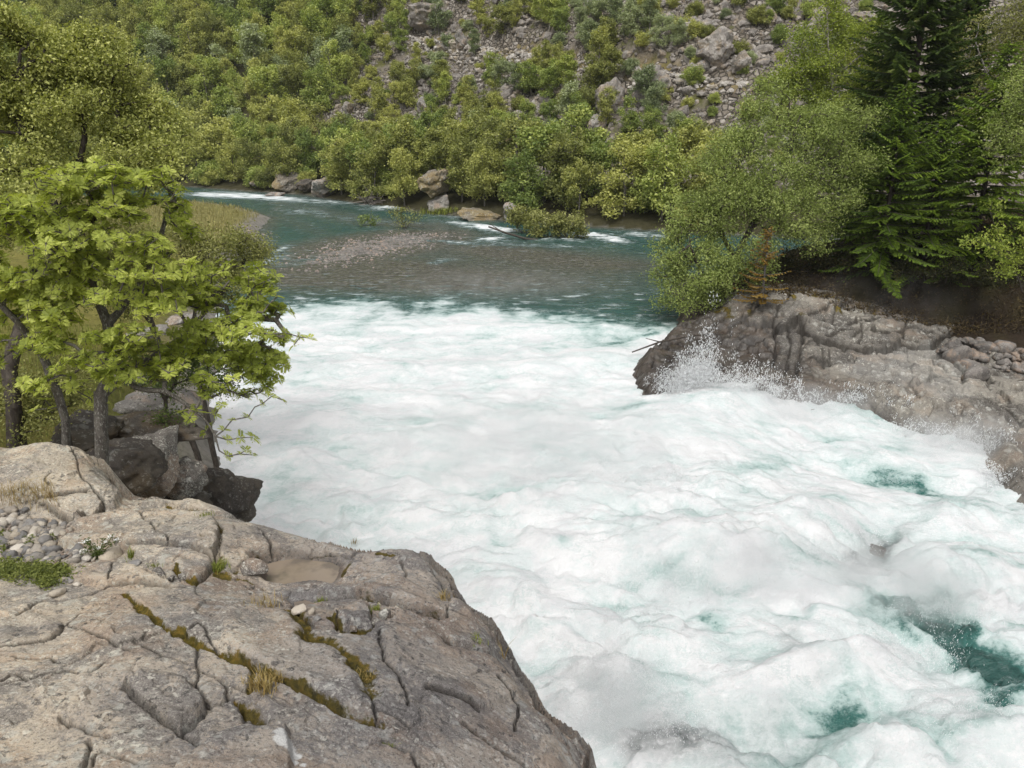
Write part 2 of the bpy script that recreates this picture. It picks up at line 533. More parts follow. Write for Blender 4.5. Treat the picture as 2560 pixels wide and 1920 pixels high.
far_c = mixc(far_c, 1 - sstep(6, 14, df), (0.06, 0.055, 0.028))
left_c = mixc(np.zeros(GX.shape + (3,)) + np.array([0.22, 0.20, 0.055]), sstep(-0.1, 0.35, nA), (0.17, 0.17, 0.05))
left_c = mixc(left_c, sstep(50, 60, GY) * 0.9, (0.22, 0.20, 0.075))
left_c = mixc(left_c, (1 - sstep(0.6, 2.2, dl)), (0.27, 0.25, 0.22))
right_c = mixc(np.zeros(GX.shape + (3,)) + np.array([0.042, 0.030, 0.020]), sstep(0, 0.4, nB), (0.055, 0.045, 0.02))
gc = np.where(isfar[..., None], far_c, np.where(isleft[..., None], left_c, right_c))
gc = np.where((sdr > 0)[..., None], np.array([0.22, 0.21, 0.195]) * (1 + 0.5 * nB[..., None]), gc)
for line, hw in ROADS:
    d = seg_dist(GX, GY, line, False)[0]
    gc = mixc(gc, 0.8 * (1 - sstep(hw + 0.2, hw + 1.8, d)), (0.25, 0.19, 0.08))
m, nt, out = new_mat('ground_soil'); k = N(nt)
P = k.pos()
col = k.n('ShaderNodeAttribute', attribute_name='gcol').outputs['Color']
f1 = k.noise(2.4, P, 6, 0.7); f2 = k.noise(11, P, 5, 0.7)
col = k.mix(k.math('MULTIPLY', k.step(0.45, 0.62, f1), 0.6), col, k.mix(1.0, col, (0.5, 0.52, 0.45), 'MULTIPLY'))
col = k.mix(k.math('MULTIPLY', k.step(0.55, 0.68, f2), 0.5), col, k.mix(1.0, col, (1.5, 1.4, 1.3), 'MULTIPLY'))
vo = k.n('ShaderNodeTexVoronoi', feature='F1'); vo.inputs['Scale'].default_value = 1.5; k.put(vo.inputs['Vector'], P)
vd = k.n('ShaderNodeTexVoronoi', feature='DISTANCE_TO_EDGE'); vd.inputs['Scale'].default_value = 1.5; k.put(vd.inputs['Vector'], P)
cs = k.n('ShaderNodeSeparateColor'); k.put(cs.inputs[0], vo.outputs['Color'])
stc = k.ramp(cs.outputs[0], [(0.0, (0.11, 0.092, 0.072)), (0.45, (0.225, 0.195, 0.16)), (0.8, (0.32, 0.285, 0.245)), (1.0, (0.42, 0.385, 0.345))])
stc = k.mix(k.step(0.10, 0.02, vd.outputs['Distance']), stc, (0.04, 0.035, 0.028))
pick = k.math('MULTIPLY', k.step(0.35, 0.45, k.math('ADD', k.attr('stony'), k.math('MULTIPLY', k.math('SUBTRACT', cs.outputs[1], 0.5), 0.9))), k.step(0.02, 0.2, k.attr('stony')))
col = k.mix(pick, col, stc)
hh_ = k.math('ADD', k.math('ADD', f1, f2), k.math('MULTIPLY', k.math('MULTIPLY', k.step(0.0, 0.25, vd.outputs['Distance']), pick), 2.5))
nt.links.new(k.bsdf(col, 0.95, 0.15, k.bump(hh_, 0.8, 0.15)), out.inputs['Surface'])
GROUND_MAT = m
me = mesh_np('ground', np.stack([GX, GY, GZ], -1).reshape(-1, 3), grid_faces(len(gx), len(gy)), [m], {'gcol': gc.reshape(-1, 3), 'stony': (np.where(isfar, (1 - forest) * sstep(7, 13, df) * np.clip(0.62 + 1.3 * nA, 0.05, 1), 0)).ravel()})
link('ground', me, kind='structure')

def ground_at(x, y):
    x = np.asarray(x, float); y = np.asarray(y, float)
    i = np.clip(np.searchsorted(gx, x) - 1, 0, len(gx) - 2); j = np.clip(np.searchsorted(gy, y) - 1, 0, len(gy) - 2)
    a = np.clip((x - gx[i]) / (gx[i + 1] - gx[i]), 0, 1); b = np.clip((y - gy[j]) / (gy[j + 1] - gy[j]), 0, 1)
    return (GZ[j, i] * (1 - a) + GZ[j, i + 1] * a) * (1 - b) + (GZ[j + 1, i] * (1 - a) + GZ[j + 1, i + 1] * a) * b

def ray_ground(u, v, y0=60.0, y1=260.0):
    d = ray(u, v); ys = np.linspace(y0, y1, 500); t = ys / d[1]
    px, pz = d[0] * t, CAM_H + d[2] * t
    g = ground_at(px, ys)
    hit = np.nonzero(pz < g)[0]
    if len(hit) == 0: return None
    i = hit[0]
    return np.array([px[i], ys[i], g[i]])

# ---- tracks across the hillside: a thin gravel strip on each bench
def ribbon(line, half, lift, step=0.8):
    pts = np.array(line); acc = np.concatenate([[0], np.cumsum(np.linalg.norm(np.diff(pts[:, :2], axis=0), axis=1))])
    s = np.arange(0, acc[-1], step)
    c = np.stack([np.interp(s, acc, pts[:, i]) for i in range(3)], 1)
    t = np.gradient(c[:, :2], axis=0); t /= np.linalg.norm(t, axis=1)[:, None]
    nn = np.stack([-t[:, 1], t[:, 0]], 1)
    rows = []
    for w in (-1, -0.5, 0, 0.5, 1):
        q = c.copy(); q[:, :2] += nn * (half * w * (1 + 0.12 * perlin(s / 3, s * 0 + w * 3.3))[:, None])
        q[:, 2] += lift + 0.05 * (1 - w * w)
        rows.append(q)
    V = np.stack(rows, 1).reshape(-1, 3)
    return V, grid_faces(5, len(s))
m, nt, out = new_mat('track_gravel'); k = N(nt); P = k.pos()
c = k.mix(k.noise(1.2, P, 6, 0.7), (0.34, 0.31, 0.28), (0.22, 0.18, 0.12))
c = k.mix(k.step(0.55, 0.65, k.noise(0.5, P, 4, 0.6)), c, (0.24, 0.17, 0.06))
nt.links.new(k.bsdf(c, 0.95, 0.2, k.bump(k.noise(9, P, 4, 0.7), 0.6, 0.05)), out.inputs['Surface'])
for (line, hw), nm in zip(ROADS, ('road', 'footpath')):
    V, Fc = ribbon(line, hw * (0.85 if nm == 'road' else 0.6), 0.06)
    link(nm, mesh_np(nm, V, Fc, [m]), kind='structure')

# ================================================================== WATER
def blob(u, v, ru, rv, ang=0.0, z=None):
    """an ellipse of the picture laid on the water: world centre and axes"""
    p = at_z(u, v, 0.0)
    for _ in range(12):
        p = at_z(u, v, float(water_level(p[0], p[1])))
    return p

def ellipse_field(X, Y, specs):
    """sum of soft ellipses given in pixels (u, v, ru, rv, angle deg, strength)"""
    lvl = water_level(X, Y)
    U, V, _ = project(np.stack([X, Y, lvl], -1))
    f = np.zeros(X.shape)
    for (u, v, ru, rv, ang, s) in specs:
        a = math.radians(ang); du, dv = U - u, V - v
        p = (du * math.cos(a) + dv * math.sin(a)) / ru; q = (-du * math.sin(a) + dv * math.cos(a)) / rv
        f += s * np.exp(-(p * p + q * q))
    return f

def warp(x, y, a, s, seed):
    return x + a * fbm(x / s, y / s, 3, seed), y + a * fbm(x / s, y / s, 3, seed + 50)

# where the photo shows green water through the foam (positive = greener), laid out on the river's surface
TEAL = [(600, 600, 60, 6, 12, 0.22), (820, 610, 60, 6, -6, 0.3), (800, 500, 70, 6, 10, 0.22), (680, 520, 60, 6, 4, 0.2), (400, 440, 60, 6, 6, 0.2), (330, 400, 50, 6, 4, 0.18), (620, 410, 60, 6, -6, 0.2), (470, 350, 90, 4, 0, 0.2), (600, 345, 60, 5, -6, 0.4), (930, 540, 60, 8, 6, 0.28), (925, 622, 60, 16, 18, 0.95), (975, 655, 50, 26, 45, 0.85), (1015, 690, 34, 26, 20, 0.75), (700, 617, 26, 12, 20, 0.62), (742, 592, 34, 14, -25, 0.42),
        (563, 552, 7, 5, 0, 0.65), (860, 448, 50, 10, 8, 0.40), (905, 476, 60, 9, 14, 0.55), (772, 462, 40, 12, -8, 0.36), (960, 505, 60, 22, 10, 0.36),
        (870, 420, 45, 12, 10, 0.28), (840, 705, 65, 24, -12, 0.50), (900, 735, 90, 26, 8, 0.42), (770, 750, 70, 22, 6, 0.42), (860, 560, 70, 14, -10, 0.30),
        (540, 640, 14, 10, 30, 0.42), (500, 545, 18, 9, 10, 0.35), (735, 655, 30, 10, 5, 0.35), (980, 570, 60, 22, 0, 0.26), (520, 545, 60, 10, 5, 0.18),
        (300, 500, 45, 14, 10, 0.28), (470, 420, 60, 10, 5, 0.16), (350, 330, 60, 9, 0, 0.16), (610, 620, 40, 20, 0, 0.15),
        (560, 320, 50, 9, -4, 0.42), (640, 318, 60, 14, -10, 0.65), (660, 332, 40, 12, -20, 0.55), (450, 312, 50, 5, 0, 0.3), (340, 375, 60, 8, 5, 0.14),
        (405, 560, 50, 10, 15, 0.18), (700, 470, 40, 8, -10, 0.2), (285, 490, 26, 12, 20, 0.25), (420, 470, 80, 8, 8, 0.14), (560, 470, 80, 8, -6, 0.12)]
# darker, smoother or stone-tinted water
GREY = [(870, 556, 26, 15, -30, 1.5), (885, 545, 30, 7, -35, 0.8), (680, 748, 55, 18, 8, 1.2), (770, 735, 80, 20, 5, 0.35), (790, 640, 30, 18, 60, 0.35), (310, 487, 40, 8, 8, 0.22)]
# standing waves: heights in metres
WAVES = [(560, 330, 160, 6, 0, 0.22), (420, 400, 90, 7, 5, 0.22), (520, 420, 90, 7, -4, 0.2), (420, 520, 60, 10, 12, 0.3), (590, 560, 70, 12, 10, 0.4), (860, 470, 80, 8, 10, -0.3), (980, 520, 60, 14, 8, 0.45), (650, 640, 70, 14, 5, 0.5), (850, 660, 60, 14, -10, 0.5), (1000, 740, 60, 20, 10, 0.5), (760, 740, 60, 14, 6, -0.4), (740, 405, 60, 15, 4, 0.55), (850, 412, 80, 14, 8, 0.45), (960, 450, 50, 14, 16, 0.25), (660, 425, 60, 14, -10, 0.35), (700, 555, 120, 22, 8, 0.85),
         (800, 520, 80, 18, -8, 0.55), (960, 575, 80, 18, 6, 0.75), (930, 650, 60, 24, 25, -0.5), (868, 560, 32, 18, 0, -0.45), (610, 690, 50, 26, 0, 0.8),
         (760, 690, 70, 22, -8, 0.5), (520, 600, 60, 24, 30, 0.5), (440, 450, 120, 18, 3, 0.35), (330, 420, 80, 16, 4, 0.3), (560, 500, 80, 18, -5, 0.4),
         (905, 480, 60, 10, 14, -0.35), (840, 710, 60, 18, -10, -0.45), (400, 370, 150, 9, 0, 0.25), (600, 360, 80, 9, -4, 0.25), (300, 470, 40, 16, 12, 0.3)]
RIFFLE = [(215, 196, 40, 2.6, 3, 0.95), (255, 197, 45, 3, 6, 0.75), (300, 200, 40, 3, 6, 0.5), (420, 206, 22, 2.0, -8, 0.0), (392, 208, 26, 2.5, -4, 0.9), (350, 204, 30, 2, 5, 0.55),
          (475, 226, 32, 2.4, 7, 1.0), (500, 231, 26, 2.2, 4, 0.9), (492, 240, 18, 2.4, 0, 1.0), (590, 236, 26, 3, 2, 1.0), (615, 241, 18, 2.5, 4, 1.0), (560, 240, 22, 2, 2, 0.75),
          (650, 236, 30, 3, 5, 0.75), (640, 228, 26, 2, 5, 0.6), (455, 218, 30, 2, 5, 0.4), (282, 250, 10, 3, -20, 0.7), (265, 262, 30, 5, -15, 0.55), (300, 262, 30, 4, -10, 0.35),
          (440, 262, 12, 2, -8, 0.8), (455, 243, 40, 1.6, 4, 0.6), (330, 216, 40, 3, 8, 0.35), (298, 212, 20, 3, 0, 0.4), (540, 246, 60, 2, 2, 0.5), (380, 222, 30, 2, 3, 0.3)]
SHALLOW = [(470, 285, 220, 14, 0, 0.55), (400, 275, 150, 16, 2, 0.85), (330, 272, 90, 12, -6, 0.8), (560, 262, 110, 14, 2, 0.7), (330, 214, 60, 8, 10, 0.5), (300, 225, 40, 7, 20, 0.4), (420, 226, 60, 5, 4, 0.75), (490, 250, 90, 8, 4, 0.7), (640, 265, 60, 8, 0, 0.35)]

wx = np.unique(np.concatenate([np.arange(-124, -26, 0.9), np.arange(-26, -16, 0.30), np.arange(-16, 25, 0.105), np.arange(25, 34, 0.5)]))
wy = np.unique(np.concatenate([np.arange(-18, 7, 0.5), np.arange(7, 30, 0.085), np.arange(30, 48, 0.105), np.arange(48, 82, 0.22), np.arange(82, 142, 0.45)]))
WX, WY = np.meshgrid(wx, wy)
wsd = sdist(WX, WY, RIVER)
lv = water_level(WX, WY)
rapid = 1 - sstep(39.2, 44.8, WY + 2.0 * fbm(WX / 1.6, WY / 3.6, 4, 77) + 3.2 * fbm(WX / 5.0, WY / 5.0, 2, 79) + 0.42 * np.maximum(WX - 0.5, 0))
qx, qy = warp(WX, WY, 0.7, 2.2, 61)
amp = rapid * np.interp(WY, [8, 18, 26, 40, 46], [0.46, 0.42, 0.17, 0.08, 0.05]) * (0.65 + 0.7 * sstep(-0.2, 0.3, fbm(WX / 4.5, WY / 3.5, 3, 117)))
bil = billow(qx / 1.9, qy / 1.3, 5, 101, 0.55)
fin = billow(qx / 0.55, qy / 0.42, 3, 133, 0.6)
H = lv + ellipse_field(WX, WY, WAVES) * rapid + amp * bil + 0.06 * rapid * fin * np.interp(WY, [8, 40], [1, 0.6])
calm = 1 - rapid
H += calm * (0.06 * fbm(WX / 1.3, WY / 0.6, 4, 201) + 0.05 * ridged(WX / 2.2 + 0.2 * WY, WY / 1.0, 3, 211) * sstep(44, 52, WY))
rif = ellipse_field(WX, WY, RIFFLE)
strk = fbm(WX / 1.6, WY / 0.5, 4, 301) + 0.5 * fbm(WX / 0.5, WY / 0.35, 3, 307)
H += calm * np.clip(rif, 0, 1) * (0.10 + 0.16 * strk)
teal = ellipse_field(qx, qy, TEAL); grey = ellipse_field(qx, qy, GREY)
lace = fbm(qx / 0.8, qy / 0.6, 5, 401, 0.6)
soft = fbm(qx / 2.6, qy / 1.5, 4, 431, 0.55)
crest = fbm(qx / 2.4 + 0.25 * qy, qy / 0.55, 5, 441, 0.62)
foam = rapid * (0.93 + 0.20 * lace + 0.46 * soft + 0.30 * crest + 0.12 * bil) - teal * (0.62 + 0.9 * lace) * rapid
foam += calm * (np.clip(rif, 0, 1.2) * (0.75 + 1.3 * strk) + 0.0)
foam += calm * 0.9 * np.maximum(fbm(WX / 1.8 + 0.2 * WY, WY / 0.45, 5, 311, 0.6) - 0.14, 0)
foam += calm * sstep(53, 43, WY) * (0.04 + 1.1 * np.maximum(strk - 0.05, 0))
# broken white water along the shores of the rapids
shore = (1 - sstep(0.0, 2.2, wsd)) * rapid
foam = np.clip(foam + 0.3 * shore, 0, 1.25)
grey = np.clip(grey * (0.8 + 0.8 * lace), 0, 1) * rapid
shallow = np.clip(ellipse_field(WX, WY, SHALLOW), 0, 1) * (1 - rapid)
barw = sstep(-5, 0.5, sdist(WX, WY, BAR)); shallow = np.maximum(shallow, 0.95 * barw)
shallow = np.maximum(shallow, 0.8 * (1 - sstep(0.0, 2.6, wsd)) * (WY > 48))
calmw = 1 - rapid
m, nt, out = new_mat('river_water'); k = N(nt)
P = k.pos((0.75, 1.15, 1.0))
fo = k.attr('foam')
n1 = k.noise(3.4, P, 6, 0.68, 0.6); n2 = k.noise(13, P, 5, 0.7, 0.5)
det = k.math('ADD', k.math('MULTIPLY', k.math('SUBTRACT', n1, 0.5), 0.50), k.math('MULTIPLY', k.math('SUBTRACT', n2, 0.5), 0.42))
edge = k.step(0.0, 0.2, fo)
f = k.math('ADD', fo, k.math('MULTIPLY', det, edge))
deep = k.mix(k.noise(0.10, k.pos((1, 1, 1)), 3, 0.5), (0.024, 0.066, 0.058), (0.034, 0.105, 0.092))
bedc = k.ramp(k.noise(3.2, k.pos((1, 1, 1)), 6, 0.75), [(0.34, (0.040, 0.042, 0.034)), (0.5, (0.092, 0.09, 0.074)), (0.66, (0.20, 0.19, 0.165))])
deep = k.mix(k.attr('shallow'), deep, bedc)
c = k.mix(k.step(0.10, 0.42, f), deep, k.mix(k.attr('calm'), (0.055, 0.165, 0.145), (0.06, 0.10, 0.095)))
c = k.mix(k.step(0.38, 0.62, f), c, k.mix(k.attr('calm'), (0.44, 0.565, 0.545), (0.36, 0.41, 0.41)))
c = k.mix(k.step(0.56, 0.86, f), c, (0.70, 0.75, 0.75))
c = k.mix(k.step(0.85, 1.05, f), c, (0.805, 0.81, 0.815))
lil = k.math('MULTIPLY', k.step(0.45, 0.68, k.noise(0.55, k.pos((0.8, 1.2, 0.5)), 5, 0.6, 0.8)), k.math('MULTIPLY', k.step(0.6, 0.9, f), 0.55))  # soft grey-lilac shading of the foam, painted into its colour
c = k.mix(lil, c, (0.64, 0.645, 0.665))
lacy = k.math('MULTIPLY', k.step(0.055, 0.0, k.math('ABSOLUTE', k.math('SUBTRACT', k.noise(2.3, k.pos((0.8, 1.25, 1)), 6, 0.72, 0.9), 0.5))), k.step(0.46, 0.66, k.noise(0.8, k.pos((0.8, 1.2, 1)), 4, 0.6)))
c = k.mix(k.math('MULTIPLY', lacy, k.math('MULTIPLY', edge, 0.6)), c, (0.51, 0.605, 0.595))
lac2 = k.math('MULTIPLY', k.step(0.035, 0.0, k.math('ABSOLUTE', k.math('SUBTRACT', k.noise(5.5, k.pos((0.7, 1.4, 1)), 6, 0.7, 1.2), 0.5))), k.step(0.48, 0.62, k.noise(1.1, k.pos((0.8, 1.2, 1)), 4, 0.6)))
c = k.mix(k.math('MULTIPLY', lac2, k.math('MULTIPLY', edge, 0.5)), c, (0.50, 0.58, 0.58))
gm = k.math('MULTIPLY', k.attr('grey'), k.step(0.25, 0.7, k.math('SUBTRACT', 1.1, n1)))
c = k.mix(k.math('MULTIPLY', gm, 0.92), c, (0.075, 0.09, 0.09))
rough = k.math('ADD', 0.10, k.math('MULTIPLY', k.step(0.2, 0.75, f), 0.75))
rip = k.math('ADD', k.math('MULTIPLY', k.noise(1.5, k.pos((0.6, 1.6, 1)), 4, 0.6, 0.5), 1.0), k.math('MULTIPLY', k.noise(5.5, k.pos((0.7, 1.4, 1)), 4, 0.62, 0.4), 0.45))
fr1 = k.math('ABSOLUTE', k.math('SUBTRACT', k.noise(6.5, k.pos((1, 1.2, 1)), 5, 0.72, 0.3), 0.5)); fr2 = k.math('ABSOLUTE', k.math('SUBTRACT', k.noise(21, k.pos((1, 1.1, 1)), 4, 0.75), 0.5))
froth = k.math('ADD', k.math('MULTIPLY', fr1, 3.2), k.math('MULTIPLY', fr2, 1.4))
nb = k.bump(k.math('ADD', k.math('MULTIPLY', rip, k.math('SUBTRACT', 1.7, k.math('MULTIPLY', edge, 1.25))), k.math('MULTIPLY', froth, k.math('MULTIPLY', edge, 0.36))), 0.7, 0.15)
b = k.bsdf(c, rough, 0.5, nb, IOR=1.33)
nt.links.new(b, out.inputs['Surface'])
keep = (wsd > np.where((WX > 5) & (WY > 20), -1.2, -4.0))
Fc = grid_faces(len(wx), len(wy))
Fc = Fc[keep.ravel()[Fc].all(1)]
used = np.unique(Fc); remap = np.zeros(WX.size, np.int64); remap[used] = np.arange(len(used))
Vw = np.stack([WX, WY, H], -1).reshape(-1, 3)[used]
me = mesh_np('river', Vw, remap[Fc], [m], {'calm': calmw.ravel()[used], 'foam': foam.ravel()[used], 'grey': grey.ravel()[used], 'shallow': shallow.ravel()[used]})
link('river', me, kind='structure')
WATER_MAT = m

def water_height(x, y):
    i = int(np.clip(np.searchsorted(wx, x), 0, len(wx) - 1)); j = int(np.clip(np.searchsorted(wy, y), 0, len(wy) - 1))
    return float(H[j, i])

# ================================================================== BEDROCK, near left
def c1(*pts): return [(x / 7.9, 560 + y / 7.9) for x, y in pts]
def c5(*pts): return [(x / 6.583, 432 + y / 6.583) for x, y in pts]
def c6(*pts): return [(240 + x / 6.144, 516 + y / 6.144) for x, y in pts]
def cb(*pts): return [(x / 13.825, 496 + y / 13.825) for x, y in pts]
def cr(*pts): return [(700 + x / 6.827, 260 + y / 6.827) for x, y in pts]

FG_CTRL = [(-60, 780, 8.1), (0, 768, 8.0), (120, 780, 8.0), (260, 790, 7.9), (420, 790, 7.5), (560, 790, 6.95), (0, 690, 7.85), (130, 690, 7.85), (260, 690, 7.75), (380, 690, 7.55),
           (480, 700, 7.15), (540, 720, 6.9), (0, 620, 7.55), (120, 615, 7.65), (220, 620, 7.6), (330, 630, 7.45), (420, 640, 7.2), (480, 655, 6.9), (-60, 600, 7.5),
           (0, 585, 7.35), (100, 590, 7.35), (180, 590, 7.35), (258, 592, 7.05), (300, 565, 6.94), (340, 575, 6.94), (300, 594, 6.97), (340, 594, 6.97), (390, 590, 7.08), (440, 590, 6.85),
           (420, 550, 6.95), (345, 545, 6.92), (300, 535, 6.95), (255, 520, 6.75), (210, 500, 6.75), (230, 540, 7.12), (160, 535, 7.12), (80, 545, 7.0), (0, 550, 6.95), (-60, 545, 6.95),
           (150, 500, 6.85), (110, 500, 7.05), (0, 525, 6.95), (-60, 520, 7.0), (60, 515, 7.0),
           (0, 460, 7.25), (50, 452, 7.35), (95, 462, 7.15), (115, 480, 6.95), (-60, 470, 7.2), (30, 485, 7.25), (80, 490, 7.15)]
_p = np.array([at_z(u, v, z) for u, v, z in FG_CTRL])
FG_TPS = tps_fit(_p[:, :2], _p[:, 2], 0.02)
FG_EDGE_PX = [(-70, 438, 7.15), (0, 450, 7.2), (40, 446, 7.3), (75, 452, 7.2), (100, 463, 7.0), (114, 480, 6.9), (128, 497, 6.8), (165, 496, 6.8), (205, 497, 6.75), (240, 514, 6.7), (258, 520, 6.7), (300, 531, 6.85),
              (345, 543, 6.85), (370, 545, 6.9), (405, 544, 6.9), (428, 555, 6.75), (445, 575, 6.7), (462, 598, 6.7), (485, 612, 6.65), (497, 640, 6.6), (507, 655, 6.6), (530, 690, 6.65), (545, 712, 6.65),
              (562, 722, 6.6), (581, 748, 6.5), (578, 775, 6.4), (590, 840, 6.2)]
_e = [tuple(at_z(u, v, z)[:2]) for u, v, z in FG_EDGE_PX]
FG_POLY = _e + [(0.4, 1.6), (-4, 1.2), (-12, 1.2), (-13, 11.5)]

def fg_base(x, y):
    z = tps_eval(FG_TPS, x, y)
    return np.clip(z, 6.0, 8.4)

def on_fg(pts, base=None):
    base = base or fg_base
    out_ = []
    for (u, v) in pts:
        z = 7.2
        for _ in range(14):
            p = at_z(u, v, z); z = 0.5 * z + 0.5 * float(base(np.array([p[0]]), np.array([p[1]]))[0])
        out_.append((float(p[0]), float(p[1])))
    return out_

